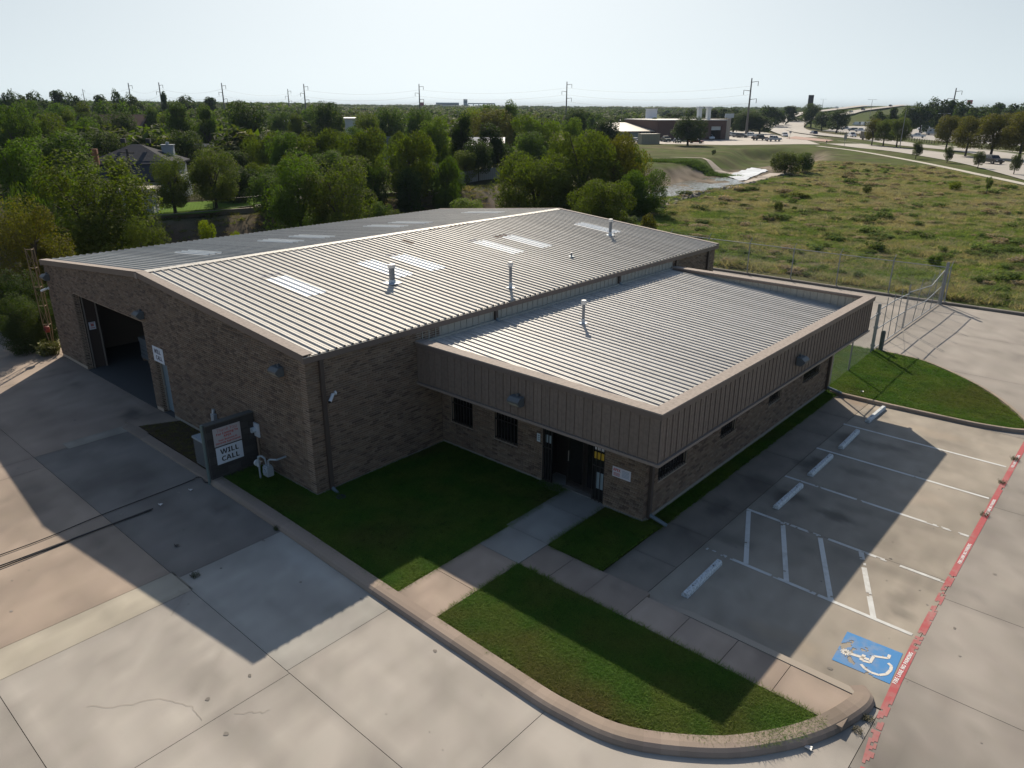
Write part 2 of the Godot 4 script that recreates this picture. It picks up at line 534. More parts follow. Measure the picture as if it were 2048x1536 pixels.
	var street := smooth([Vector2(-3.3, 1.62), Vector2(-2.6, 1.63), Vector2(0.72, 1.68), Vector2(4.7, 1.8), Vector2(8.78, 1.88), Vector2(10.24, 1.86), Vector2(11.5, 1.6), Vector2(12.75, 0.78), Vector2(13.5, -0.05), Vector2(14.05, -0.95), Vector2(14.38, -1.9), Vector2(14.42, -2.4), Vector2(14.2, -2.66)], 5)
	part("kerb_run", sweep(street, prof, PINK * 0.92), vmat("concrete"), kb)
	var lip := MB.new()
	lip.prism(PackedVector2Array([Vector2(9.5, 0.0), Vector2(14.2, 0.0), Vector2(14.2, 0.145), Vector2(10.6, 0.14), Vector2(9.5, 0.02)]), Vector3(0, 0, -2.21), Vector3(1, 0, 0), Vector3(0, 1, 0), 0.17, Color(0.36, 0.31, 0.26))
	part("kerb_run", lip, vmat("concrete"), kb)
	part("kerb_run", sweep(smooth([Vector2(-14, -37.1), Vector2(0, -37.15), Vector2(8, -37.2), Vector2(14, -37.5), Vector2(30, -38.5)], 4), [[0.0, -0.1], [0.0, 0.11], [0.05, 0.14], [0.2, 0.14], [0.22, -0.1]], LANE * 0.7), vmat("concrete"), kb)
	part("kerb_run", sweep(smooth([Vector2(-9.3, 1.62), Vector2(-6.0, 1.62), Vector2(-3.3, 1.62)], 8), [[0.0, -0.05], [0.01, 0.035], [0.06, 0.05], [0.33, 0.06], [0.36, 0.0]], PINK * 0.85), vmat("concrete"), kb)
	var isl := [Vector2(7.9, -18.33), Vector2(9.3, -18.3), Vector2(11.5, -18.38), Vector2(13.04, -18.5), Vector2(14.2, -18.85), Vector2(14.5, -19.3), Vector2(14.25, -20.1), Vector2(13.1, -22.0), Vector2(11.75, -23.5), Vector2(9.7, -25.0), Vector2(7.8, -25.3)]
	part("kerb_run", sweep(smooth(isl, 4), [[0.0, -0.05], [0.0, 0.1], [0.03, 0.125], [0.14, 0.125], [0.15, 0.02]], TAN * 0.85), vmat("concrete"), kb)
	# cracks
	var ck := struct("pavement_crack")
	var cm := MB.new()
	for L in [[Vector2(3.43, 7.51), Vector2(3.88, 7.06), Vector2(4.26, 6.48), Vector2(4.93, 6.18), Vector2(5.44, 6.20)], [Vector2(5.67, 5.73), Vector2(5.99, 5.41), Vector2(6.07, 5.21)], [Vector2(-7.96, 4.49), Vector2(-8.68, 4.18), Vector2(-9.19, 3.79), Vector2(-9.22, 3.41)], [Vector2(8.24, -4.61), Vector2(8.86, -4.44), Vector2(9.29, -4.18)], [Vector2(2.00, 5.18), Vector2(1.51, 4.65), Vector2(1.14, 4.68)]]:
		var pts := []
		for k in L.size() - 1:
			for q in 6:
				pts.append(L[k].lerp(L[k + 1], q / 6.0) + Vector2(rng.randf_range(-0.03, 0.03), rng.randf_range(-0.03, 0.03)))
		ribbon(pts, 0.006, 0.009, cm, Color(0.2, 0.178, 0.155))
	part("crack", cm, vmat("crack", 1.0), ck)
	var sp := MB.new()
	for k in 260:
		var c := Vector2(rng.randf_range(-12, 22), rng.randf_range(1.9, 11)) if k % 2 else Vector2(rng.randf_range(9.5, 22), rng.randf_range(-24, -2.6))
		if c.x > 9 and c.x < 14.6 and c.y > -2.6 and c.y < 2.0: continue
		if c.x < 9.4 and c.y < 1.9: continue
		var rad := 0.012 + 0.05 * pow(rng.randf(), 3.0)
		var dark := concrete(c.x, c.y, LANE) * rng.randf_range(0.5, 0.85)
		var pv := []
		for q in 7: pv.append(Vector3(c.x + cos(TAU * q / 7) * rad * rng.randf_range(0.5, 1.3), 0.007, c.y + sin(TAU * q / 7) * rad * rng.randf_range(0.4, 1.0)))
		for q in 7: sp.tri(Vector3(c.x, 0.007, c.y), pv[(q + 1) % 7], pv[q], dark)
	part("oil_spots", sp, vmat("crack"), ck, "stuff")
	# painted markings
	var pl := struct("parking_markings")
	var white := Color(0.55, 0.56, 0.55)
	for L in [[Vector2(9.37, -15.60), Vector2(14.36, -15.54), 0.1], [Vector2(9.40, -12.96), Vector2(14.38, -12.87), 0.1], [Vector2(9.43, -10.31), Vector2(14.41, -10.19), 0.24], [Vector2(9.44, -7.65), Vector2(14.45, -7.53), 0.34], [Vector2(9.54, -5.08), Vector2(14.45, -4.99), 0.22]]:
		var m := MB.new()
		var mid: Vector2 = L[0].lerp(L[1], 0.62)
		worn([L[0], mid], 0.1, 0.006, m, white, L[2] - 0.1)
		worn([mid, L[1]], 0.1, 0.006, m, white, L[2])
		part("stall_line", m, vmat("paint", 0.8), pl)
	for L in [[Vector2(9.52, -7.58), Vector2(10.59, -5.11), 0.05], [Vector2(10.49, -7.59), Vector2(11.63, -5.06), 0.1], [Vector2(11.50, -7.56), Vector2(12.67, -5.05), 0.12], [Vector2(12.54, -7.54), Vector2(13.61, -5.01), 0.2]]:
		var m := MB.new()
		worn([L[0], L[1]], 0.12, 0.0065, m, white, L[2])
		part("aisle_stripe", m, vmat("paint"), pl)
	var blue := MB.new()
	worn([Vector2(13.36, -3.62), Vector2(14.45, -3.68)], 1.1, 0.006, blue, Color(0.04, 0.2, 0.46), 0.08, 0.028)
	part("blue_square", blue, vmat("paint"), pl)
	var sy := MB.new()
	var ink := Color(0.6, 0.57, 0.52)
	var hd := []
	for k in 13: hd.append(Vector2(13.53, -3.48) + Vector2(cos(TAU * k / 12.0), sin(TAU * k / 12.0)) * 0.055)
	worn(hd, 0.1, 0.0105, sy, ink, -0.2, 0.03)
	worn([Vector2(13.59, -3.49), Vector2(13.96, -3.57)], 0.075, 0.0105, sy, ink, -0.15, 0.03)
	worn([Vector2(13.84, -3.65), Vector2(13.84, -3.44)], 0.07, 0.0105, sy, ink, -0.15, 0.03)
	worn([Vector2(13.87, -3.45), Vector2(14.00, -3.49), Vector2(14.00, -3.74), Vector2(14.24, -3.87), Vector2(14.23, -4.00)], 0.06, 0.0105, sy, ink, -0.1, 0.03)
	worn([Vector2(13.88, -3.32), Vector2(13.98, -3.24), Vector2(14.11, -3.21), Vector2(14.25, -3.24), Vector2(14.35, -3.36), Vector2(14.38, -3.54), Vector2(14.36, -3.67), Vector2(14.28, -3.72)], 0.06, 0.0105, sy, ink, -0.05, 0.03)
	part("wheelchair_symbol", sy, vmat("paint"), pl)
	var rl := struct("fire_lane_line")
	var red := MB.new()
	var rp := [Vector2(14.51, -19.5), Vector2(14.51, -12.8), Vector2(14.515, -7.5), Vector2(14.54, -4.6), Vector2(14.57, -3.3), Vector2(14.62, -2.2), Vector2(14.66, -1.6), Vector2(14.77, -0.76), Vector2(14.9, 0.6), Vector2(15.2, 3.0)]
	for k in rp.size() - 1:
		worn([rp[k], rp[k + 1]], 0.15, 0.006, red, Color(0.36, 0.06, 0.068), [0.1, 0.15, 0.2, 0.08, 0.2, 0.36, 0.46, 0.0, 0.0][k], 0.045)
	part("red_line", red, vmat("paint"), rl)
	for t in [[Vector3(14.545, 0.009, -3.78), 0.0], [Vector3(14.52, 0.009, -9.2), 0.0], [Vector3(14.52, 0.009, -12.3), 0.0], [Vector3(14.51, 0.009, -16.2), 0.0]]:
		text_part("lettering", "FIRE LANE NO PARKING", 0.075, mat("lettering_white", 0.75, 0.73, 0.72), rl, t[0], Vector3(0, 0, -1), Vector3(-1, 0, 0))
	# lawns: the soil under the grass
	var soil := vmat("soil", 1.0, t_fine, 0.6)
	soil.metallic_specular = 0.1
	for k in LAWNS.size():
		var m := MB.new()
		var poly: PackedVector2Array = LAWNS[k][0]
		var top: float = LAWNS[k][1]
		m.prism(poly, Vector3(0, top, 0), Vector3(1, 0, 0), Vector3(0, 0, -1), 0.3, Color(0.04, 0.058, 0.013) if k != 5 else Color(0.09, 0.07, 0.045))
		part("lawn", m, soil, self, "structure")

func neg(a: Array) -> PackedVector2Array:
	var r := PackedVector2Array()
	for q in a: r.append(Vector2(q.x, -q.y))
	return r
# outline (x, -z), height of the soil, tufts per square metre
var LAWNS := [
	[neg([Vector2(-2.95, 1.3), Vector2(0.7, 1.31), Vector2(4.7, 1.43), Vector2(5.2, 1.44), Vector2(5.2, -5.0), Vector2(-0.1, -5.0), Vector2(-0.1, 0.0), Vector2(-2.95, 0.0)]), 0.1, 520],
	[neg([Vector2(6.52, -2.37), Vector2(8.14, -2.37), Vector2(8.14, -5.0), Vector2(6.52, -5.0)]), 0.1, 480],
	[neg([Vector2(6.53, -1.24), Vector2(13.9, -1.24), Vector2(13.72, -0.62), Vector2(13.2, 0.12), Vector2(12.5, 0.6), Vector2(11.3, 1.22), Vector2(10.2, 1.46), Vector2(8.7, 1.48), Vector2(6.53, 1.44)]), 0.105, 620],
	[neg([Vector2(7.6, -4.9), Vector2(8.16, -4.9), Vector2(8.16, -18.4), Vector2(7.6, -18.4)]), 0.03, 420],
	[neg([Vector2(7.7, -18.48), Vector2(9.3, -18.45), Vector2(11.5, -18.53), Vector2(13.0, -18.65), Vector2(14.05, -18.95), Vector2(14.3, -19.3), Vector2(14.1, -20.0), Vector2(12.97, -21.9), Vector2(11.65, -23.4), Vector2(9.6, -24.87), Vector2(7.6, -25.15), Vector2(2.0, -25.0), Vector2(0.0, -25.0), Vector2(0.0, -19.3), Vector2(7.6, -19.3)]), 0.09, 300],
	[neg([Vector2(-8.9, 1.22), Vector2(-3.27, 1.26), Vector2(-3.27, 0.0), Vector2(-8.3, 0.0)]), 0.06, 60]]

# ---------- the building ----------
const SLOPE := 0.0874
var brick_xf := []      # [transform, colour index, wall]
func brick_rows(wall: Node, o: Vector3, u: Vector3, nrm: Vector3, y0: float, y1: float, spans: Callable, sd: int):
	var r := RandomNumberGenerator.new()
	r.seed = sd
	var ch := 0.0695
	var bl := 0.212
	var row := 0
	var y := y0
	while y + ch < y1:
		for s in spans.call(y + ch * 0.5):
			var a: float = s[0]
			var first := true
			while a < s[1] - 0.03:
				var e := a + (bl * 0.5 if first and row % 2 else bl)
				first = false
				if s[1] - e < 0.06: e = s[1]
				e = minf(e, s[1])
				var ctr := o + u * ((a + e) * 0.5) + Vector3.UP * (y + ch * 0.5) - nrm * (0.012 - r.randf() * 0.003)
				var b := Basis(u * (e - a - 0.013), Vector3.UP * (ch - 0.0135), nrm * 0.028)
				brick_xf.append([Transform3D(b, ctr), r.randi() % 7, wall])
				a = e
		y += ch
		row += 1
func minus(from: float, to: float, holes: Array) -> Array:
	var r := [[from, to]]
	for h in holes:
		var q := []
		for s in r:
			if h[1] <= s[0] or h[0] >= s[1]: q.append(s)
			else:
				if h[0] > s[0]: q.append([s[0], h[0]])
				if h[1] < s[1]: q.append([h[1], s[1]])
		r = q
	return r
func roof_top(x: float) -> float:
	return 4.3 + SLOPE * minf(-x, 19.54 + x)
func panel_mesh(length: float, w: float, rib: float, drop: float, col := Color.WHITE) -> MB:   # ribs run along +x; the sheet falls by drop per metre
	var m := MB.new()
	var pr := [[0.0, 0.0], [0.15 * w, 0.0], [0.3 * w, 0.0], [0.33 * w, 0.006], [0.36 * w, 0.0], [0.74 * w, 0.0], [0.815 * w, rib], [0.925 * w, rib], [w, 0.0]]
	for k in pr.size() - 1:
		var a := Vector3(0, pr[k][1], -pr[k][0]); var b := Vector3(0, pr[k + 1][1], -pr[k + 1][0])
		var e := Vector3(length, -drop * length, 0)
		m.quad(a, a + e, b + e, b, col)
	return m
func bars(parent: Node, u: Vector3, at: Vector3, w: float, h: float, m: Material, every := 0.11):
	var n := int(w / every)
	for k in n + 1:
		var mb := MB.new()
		mb.box(at + u * (w * k / n) + Vector3.UP * h * 0.5, Vector3(0.018, h, 0.018))
		part("bar", mb, m, parent)
	for y in [0.06, h * 0.5, h - 0.06]:
		var mb := MB.new()
		mb.box(at + u * w * 0.5 + Vector3.UP * y, (u.abs() * w + Vector3.UP * 0.035 + (Vector3.ONE - u.abs() - Vector3.UP) * 0.012))
		part("rail", mb, m, parent)
func build_building():
	var b := thing("brick_building", "single storey brown brick warehouse with ribbed metal roof and lower flat office wing", "building")
	var mortar := mat("mortar", 0.42, 0.345, 0.275, 1.0)
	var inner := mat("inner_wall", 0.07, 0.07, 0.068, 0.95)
	var conc := mat("foundation", 0.27, 0.26, 0.235, 0.95)
	grain(conc, t_speck, 0.7)
	var trim := mat("brown_trim", 0.15, 0.118, 0.102, 0.5)
	var cap := mat("cap_metal", 0.33, 0.285, 0.255, 0.75)
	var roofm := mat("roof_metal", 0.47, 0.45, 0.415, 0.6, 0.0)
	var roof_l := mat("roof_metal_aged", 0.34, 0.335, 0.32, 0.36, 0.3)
	var roof2 := mat("office_roof_metal", 0.50, 0.485, 0.46, 0.6, 0.0)
	var fasc := mat("fascia_metal", 0.205, 0.165, 0.14, 0.45)
	var grey := mat("pale_panel", 0.34, 0.345, 0.32, 0.5)
	var glass := mat("dark_glass", 0.012, 0.012, 0.013, 0.12)
	var iron := mat("black_iron", 0.02, 0.018, 0.017, 0.5)
	var white := mat("skylight", 0.86, 0.87, 0.86, 0.6)
	for mm in [roofm, roof_l, roof2, cap, fasc]: grain(mm, t_mottle, 2.3)
	for mm in [roofm, roof_l, roof2]: mm.uv1_scale = Vector3(0.12, 1.0, 0.9)
	cap.metallic_specular = 0.2
	roofm.metallic_specular = 0.35
	# gable wall, in pieces round its two openings
	var gw := part("gable_wall", gable_pieces(), mortar, b)
	var gholes := func(y: float) -> Array:
		var h := []
		if y < 3.32: h.append([2.84, 9.39])
		if y < 2.05: h.append([9.92, 10.84])
		var a := 0.0
		var lim := 19.54
		if y > 4.16:
			a = (y - 4.16) / SLOPE; lim = 19.54 - a
		return minus(a, lim, h) if a < lim else []
	brick_rows(gw, Vector3(-19.54, 0, 0), Vector3.RIGHT, Vector3.BACK, 0.14, 5.0, gholes, 21)
	# side wall by the lawn and beyond the office
	var sw := MB.new()
	sw.span(Vector3(-0.3, 0, -0.001), Vector3(-0.014, 4.2, -4.93))
	var side := part("side_wall", sw, mortar, b)
	brick_rows(side, Vector3(0, 0, 0), Vector3(0, 0, -1), Vector3.RIGHT, 0.14, 4.15, func(_y): return [[0.0, 4.93]], 22)
	var rw := MB.new()
	rw.span(Vector3(-0.3, 0, -19.3), Vector3(-0.014, 4.2, -23.35))
	var rear := part("side_wall", rw, mortar, b)
	brick_rows(rear, Vector3(0, 0, -19.3), Vector3(0, 0, -1), Vector3.RIGHT, 2.2, 4.15, func(_y): return [[0.0, 4.05]], 23)
	var ow := MB.new()
	ow.span(Vector3(-0.3, 0, -4.94), Vector3(-0.02, 4.2, -19.3))
	ow.span(Vector3(-19.52, 0, -0.3), Vector3(-19.24, 4.2, -23.35))
	ow.span(Vector3(-19.24, 0, -23.33), Vector3(-0.3, 4.2, -23.05))
	ow.prism(PackedVector2Array([Vector2(-19.5, 4.2), Vector2(-0.02, 4.2), Vector2(-9.77, 5.02)]), Vector3(0, 0, -23.05), Vector3.RIGHT, Vector3.UP, 0.28)
	part("plain_wall", ow, mat("brick_plain", 0.16, 0.125, 0.1, 0.95), b)
	# office walls
	var fw := MB.new()
	for s in [[0.0, 0.41, 0.0, 2.5], [0.41, 1.39, 0.0, 0.93], [1.39, 2.3, 0.0, 2.5], [2.3, 3.27, 0.0, 0.91], [3.27, 4.21, 0.0, 2.5], [6.42, 7.696, 0.0, 2.5]]:
		fw.span(Vector3(s[0], s[2], -5.2), Vector3(s[1], s[3], -4.954))
	fw.span(Vector3(0.41, 2.3, -5.2), Vector3(1.39, 2.5, -4.954))
	fw.span(Vector3(2.3, 2.3, -5.2), Vector3(3.27, 2.5, -4.954))
	fw.span(Vector3(4.21, 2.38, -5.2), Vector3(6.42, 2.5, -4.954))
	var front := part("office_front_wall", fw, mortar, b)
	brick_rows(front, Vector3(0.0, 0, -4.94), Vector3.RIGHT, Vector3.BACK, 0.17, 2.46, func(y):
		var h := []
		if y > 0.86 and y < 2.3: h.append_array([[0.41, 1.39], [2.3, 3.27]])
		if y < 2.38: h.append([4.21, 6.42])
		return minus(0.0, 7.71, h), 24)
	var aw := MB.new()
	var zwin := [[5.6, 7.2, 1.02], [9.22, 10.25, 1.05], [12.7, 13.75, 1.08], [15.7, 17.4, 1.06]]
	var za := 4.955
	for w in zwin:
		aw.span(Vector3(7.45, 0, -za), Vector3(7.696, 2.5, -w[0]))
		aw.span(Vector3(7.45, 0, -w[0]), Vector3(7.696, w[2], -w[1]))
		za = w[1]
	aw.span(Vector3(7.45, 0, -za), Vector3(7.696, 2.5, -18.4))
	aw.span(Vector3(0, 0, -18.4), Vector3(7.45, 2.5, -18.15))
	var aside := part("office_side_wall", aw, mortar, b)
	brick_rows(aside, Vector3(7.71, 0, -4.94), Vector3(0, 0, -1), Vector3.RIGHT, 0.17, 2.46, func(y):
		var h := []
		for w in zwin:
			if y > w[2]: h.append([w[0] - 4.94, w[1] - 4.94])
		return minus(0.0, 13.46, h), 25)
	# brick returns in the two openings of the gable wall (dark headers seen in the jamb)
	brick_rows(gw, Vector3(-16.7, 0, 0), Vector3(0, 0, -1), Vector3.RIGHT, 0.02, 3.3, func(_y): return [[0.01, 0.21]], 31)
	brick_rows(gw, Vector3(-9.62, 0, 0), Vector3(0, 0, -1), Vector3.RIGHT, 0.02, 2.04, func(_y): return [[0.01, 0.2]], 32)
	# the bricks: the 300 nearest to the eye one by one, the others as one part per wall
	var pal := [Color(0.195, 0.142, 0.104), Color(0.165, 0.12, 0.088), Color(0.22, 0.165, 0.12), Color(0.115, 0.083, 0.063), Color(0.2, 0.14, 0.1), Color(0.18, 0.138, 0.106), Color(0.24, 0.182, 0.136)]
	var bm := BoxMesh.new()
	var pm := []
	for k in 7:
		var q := mat("brick_%d" % k, pal[k].r, pal[k].g, pal[k].b, 0.92)
		grain(q, t_fine, 0.35)
		pm.append(q)
	brick_xf.sort_custom(func(x, y): return x[0].origin.distance_squared_to(CAM) < y[0].origin.distance_squared_to(CAM))
	for k in 300:
		var o := part("brick", bm, pm[brick_xf[k][1]], brick_xf[k][2])
		o.transform = brick_xf[k][0]
	for w in [gw, side, rear, front, aside]:
		var xf := []; var cs := []
		for k in range(300, brick_xf.size()):
			if brick_xf[k][2] == w:
				xf.append(brick_xf[k][0])
				var p: Vector3 = brick_xf[k][0].origin
				var f := 1.0 + 0.1 * nz.get_noise_2d(p.x * 5 + p.z * 4, p.y * 5)
				f *= 1.0 - 0.16 * smoothstep(0.45, 0.9, nz.get_noise_2d((p.x + p.z) * 16.0, p.y * 1.2) + 0.25)
				cs.append(pal[brick_xf[k][1]] * f)
		multi("brickwork", bm, vmat("brick_many", 0.92, t_fine, 0.35), xf, cs, w)
	# foundation line
	var fd := MB.new()
	fd.span(Vector3(-8.7, -0.1, -0.1), Vector3(0.012, 0.15, 0.012))
	fd.span(Vector3(-0.1, -0.1, 0.012), Vector3(0.022, 0.15, -4.93))
	fd.span(Vector3(0.022, -0.1, -5.0), Vector3(4.2, 0.185, -4.925))
	fd.span(Vector3(6.43, -0.1, -5.0), Vector3(7.72, 0.16, -4.925))
	fd.span(Vector3(7.6, -0.1, -5.0), Vector3(7.725, 0.16, -18.4))
	part("foundation", fd, conc, b)
	# main roof: deck, ribbed sheets, skylights, trims
	var roof := Node3D.new()
	roof.name = "warehouse_roof"
	b.add_child(roof)
	var dk := MB.new()
	var pf := PackedVector2Array([Vector2(-19.45, 4.15), Vector2(-0.05, 4.15), Vector2(-0.05, 4.28), Vector2(-9.77, 5.135), Vector2(-19.45, 4.28), Vector2(-19.45, 4.15)])
	pf = PackedVector2Array([Vector2(-19.5, 4.16), Vector2(-9.77, 5.0), Vector2(-0.05, 4.16), Vector2(-0.05, 4.285), Vector2(-9.77, 5.135), Vector2(-19.5, 4.285)])
	dk.prism(pf, Vector3(0, 0, 0.0), Vector3.RIGHT, Vector3.UP, 23.4)
	part("roof_deck", dk, inner, roof)
	var pw := 0.2755
	var rm := panel_mesh(9.86, pw, 0.042, SLOPE).mesh()
	var lm := panel_mesh(9.86, pw, 0.042, -SLOPE).mesh()
	var shades := []
	var shades_l := []
	for k in 4:
		var q: StandardMaterial3D = roofm.duplicate()
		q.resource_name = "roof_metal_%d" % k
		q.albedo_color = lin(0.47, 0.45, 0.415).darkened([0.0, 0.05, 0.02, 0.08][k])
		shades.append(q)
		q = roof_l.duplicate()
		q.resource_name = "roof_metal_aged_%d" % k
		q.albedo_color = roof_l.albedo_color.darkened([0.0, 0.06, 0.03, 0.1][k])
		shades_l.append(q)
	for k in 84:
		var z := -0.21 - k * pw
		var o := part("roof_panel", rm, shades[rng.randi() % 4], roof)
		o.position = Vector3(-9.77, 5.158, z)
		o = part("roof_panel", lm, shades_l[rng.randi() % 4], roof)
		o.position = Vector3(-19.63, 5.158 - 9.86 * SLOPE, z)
	var skr := panel_mesh(2.45, pw, 0.046, SLOPE)
	var skl := panel_mesh(2.95, pw, 0.046, -SLOPE)
	var sr := MB.new(); var sl := MB.new()
	for k in 3:
		for t in [[skr, sr], [skl, sl]]:
			for q in t[0].v.size():
				t[1].v.append(t[0].v[q] + Vector3(0, 0, -pw * k)); t[1].n.append(t[0].n[q]); t[1].c.append(Color.WHITE)
			for q in t[0].i: t[1].i.append(q + k * t[0].v.size())
	var srm := sr.mesh(); var slm := sl.mesh()
	for k in [10, 24, 30, 47, 54, 74]:
		var z: float = -0.21 - k * pw
		var o := part("skylight_panel", srm, white, roof)
		o.position = Vector3(-6.68, 5.158 + 0.007 - SLOPE * (9.77 - 6.68), z)
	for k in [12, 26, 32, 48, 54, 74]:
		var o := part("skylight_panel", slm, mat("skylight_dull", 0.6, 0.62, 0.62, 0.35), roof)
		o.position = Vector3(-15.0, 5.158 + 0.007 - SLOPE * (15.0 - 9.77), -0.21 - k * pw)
	var dirt := mat("roof_dirt", 0.2, 0.14, 0.11, 0.8)
	for q in [[-9.68, 0.22, 47, 3], [-9.68, 0.22, 52, 5], [-6.95, 0.25, 53, 3], [-7.0, 0.18, 30, 2], [-7.0, 0.16, 47, 2], [-8.6, 0.7, 38, 1], [-7.1, 0.14, 10, 3]]:
		var o := part("dirt_patch", panel_mesh(q[1], pw * 1.0, 0.044, SLOPE), dirt if q[0] < -8 or q[2] == 53 else mat("roof_grime", 0.27, 0.27, 0.3, 0.7), roof)
		o.position = Vector3(q[0], 5.158 + 0.006 - SLOPE * (q[0] + 9.77), -0.21 - q[2] * pw)
		for k in range(1, q[3]):
			var o2 := part("dirt_patch", o.mesh, o.material_override, roof)
			o2.position = o.position - Vector3(0, 0, pw * k)
	var tr := Basis(Vector3(0, 0, 1), -atan(SLOPE))
	var tl := Basis(Vector3(0, 0, 1), atan(SLOPE))
	for s in [[1, tr, -4.85], [-1, tl, -14.69]]:
		var m := MB.new()
		var cy: float = roof_top(s[2])
		m.box(Vector3(s[2], cy + 0.05, -0.065), Vector3(9.93, 0.012, 0.31), s[1])
		part("rake_trim", m, cap, roof)
		m = MB.new()
		m.box(Vector3(s[2], cy + 0.05, -23.41), Vector3(9.93, 0.012, 0.2), s[1])
		part("rake_trim", m, cap, roof)
		m = MB.new()
		m.box(Vector3(s[2], cy - 0.058, 0.075), Vector3(9.93, 0.19, 0.03), s[1])
		part("rake_fascia", m, trim, roof)
		m = MB.new()
		m.box(Vector3(s[2], cy - 0.058, -23.5), Vector3(9.93, 0.19, 0.03), s[1])
		part("rake_fascia", m, trim, roof)
	var joint := MB.new()
	joint.box(Vector3(-9.77, 5.07, 0.095), Vector3(0.2, 0.2, 0.02))
	part("ridge_plate", joint, mat("ridge_plate", 0.25, 0.21, 0.185, 0.5), roof)
	for k in 12:
		var m := MB.new()
		var z0 := 0.0 - k * 1.955
		m.quad(Vector3(-9.95, 5.192 - 0.18 * SLOPE, z0 - 0.006), Vector3(-9.77, 5.206, z0 - 0.006), Vector3(-9.77, 5.206, z0 - 1.95), Vector3(-9.95, 5.192 - 0.18 * SLOPE, z0 - 1.95))
		m.quad(Vector3(-9.77, 5.206, z0 - 0.006), Vector3(-9.55, 5.192 - 0.22 * SLOPE, z0 - 0.006), Vector3(-9.55, 5.192 - 0.22 * SLOPE, z0 - 1.95), Vector3(-9.77, 5.206, z0 - 1.95))
		part("ridge_cap", m, roofm, roof)
	var eg := MB.new()
	eg.span(Vector3(-0.012, 4.1, 0.085), Vector3(0.105, 4.265, -23.5))
	part("gutter", eg, trim, roof)
	eg = MB.new()
	eg.span(Vector3(-19.65, 4.1, 0.085), Vector3(-19.56, 4.265, -23.5))
	part("gutter", eg, trim, roof)
	eg = MB.new()
	eg.span(Vector3(0.06, 4.266, 0.09), Vector3(0.118, 4.278, -23.5))
	part("gutter_lip", eg, mat("gutter_lip", 0.5, 0.46, 0.4, 0.4), roof)
	eg = MB.new()
	eg.span(Vector3(-19.66, 4.266, 0.09), Vector3(-19.6, 4.278, -23.5))
	part("gutter_lip", eg, mat("gutter_lip", 0.5, 0.46, 0.4, 0.4), roof)
	# vents on the roofs
	for q in [[Vector3(-3.78, 4.63, -6.23), 0.7, 0.105, 0.155, "wide_vent_pipe"], [Vector3(-0.92, 4.37, -9.33), 0.98, 0.052, 0.095, "thin_vent_pipe"], [Vector3(-4.02, 4.65, -20.15), 0.82, 0.07, 0.12, "vent_pipe"], [Vector3(-2.47, 4.52, -15.0), 0.22, 0.04, 0.06, "vent_stub"], [Vector3(2.18, 3.57, -9.58), 0.85, 0.05, 0.1, "thin_vent_pipe"]]:
		var m := MB.new()
		m.cyl(q[0] - Vector3(0, 0.06, 0), q[0] + Vector3(0, q[1] * 0.86, 0), q[2], q[2], 14)
		var o := part(q[4], m, mat("galvanised", 0.2, 0.22, 0.25, 0.5, 0.4), roof)
		m = MB.new()
		m.cyl(q[0] - Vector3(0, 0.02, 0), q[0] + Vector3(0, q[1] * 0.24, 0), q[2] * 1.5, q[2] * 1.08, 14)
		m.box(q[0] + Vector3(0, 0.05, 0), Vector3(q[2] * 5, 0.012, q[2] * 4.5))
		part("flashing", m, mat("lead", 0.4, 0.47, 0.55, 0.5, 0.2), o)
		m = MB.new()
		m.cyl(q[0] + Vector3(0, q[1] * 0.84, 0), q[0] + Vector3(0, q[1] * 0.95, 0), q[3] * 0.86, q[3], 14)
		m.cyl(q[0] + Vector3(0, q[1] * 0.95, 0), q[0] + Vector3(0, q[1] * 1.0, 0), q[3], q[3] * 0.8, 14)
		part("vent_cap", m, mat("vent_cap", 0.72, 0.7, 0.68, 0.5), o)
	# pale panels on the wall above the office roof
	var band := Node3D.new()
	band.name = "upper_panels"
	b.add_child(band)
	var wp := MB.new()
	wp.quad(Vector3(0, 0, 0), Vector3(0, 0, -0.255), Vector3(0, 0.5, -0.255), Vector3(0, 0.5, 0))
	wp.span(Vector3(0, 0, -0.255), Vector3(0.022, 0.5, -0.279))
	var wpm := wp.mesh()
	for k in 55:
		var o := part("wall_panel", wpm, grey, band)
		o.position = Vector3(0.0, 3.6, -3.93 - k * 0.279)
	var fl := MB.new()
	fl.span(Vector3(0.0, 3.66, -4.2), Vector3(0.1, 3.78, -19.2))
	part("wall_flashing", fl, grey, band)
	# office roof
	var oroof := Node3D.new()
	oroof.name = "office_roof"
	b.add_child(oroof)
	var od := MB.new()
	od.prism(PackedVector2Array([Vector2(0.0, 3.4), Vector2(8.5, 2.9), Vector2(8.5, 3.15), Vector2(0.0, 3.69)]), Vector3(0, 0, -4.1), Vector3.RIGHT, Vector3.UP, 15.2)
	part("roof_deck", od, inner, oroof)
	var om := panel_mesh(8.3, 0.257, 0.036, 0.063).mesh()
	var osh := []
	for k in 3:
		var q: StandardMaterial3D = roof2.duplicate()
		q.resource_name = "office_roof_metal_%d" % k
		q.albedo_color = roof2.albedo_color.darkened(0.04 * k)
		osh.append(q)
	for k in 59:
		var o := part("roof_panel", om, osh[rng.randi() % 3], oroof)
		o.position = Vector3(0.06, 3.71, -4.12 - k * 0.257)
	# metal fascia round the office
	var fa := Node3D.new()
	fa.name = "office_fascia"
	b.add_child(fa)
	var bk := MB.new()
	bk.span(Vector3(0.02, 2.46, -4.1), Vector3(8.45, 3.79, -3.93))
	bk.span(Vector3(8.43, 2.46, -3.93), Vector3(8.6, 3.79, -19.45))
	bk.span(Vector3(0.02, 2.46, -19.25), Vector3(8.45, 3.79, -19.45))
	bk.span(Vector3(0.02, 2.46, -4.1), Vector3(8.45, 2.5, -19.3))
	part("fascia_frame", bk, mat("fascia_shadow", 0.1, 0.085, 0.075, 0.8), fa)
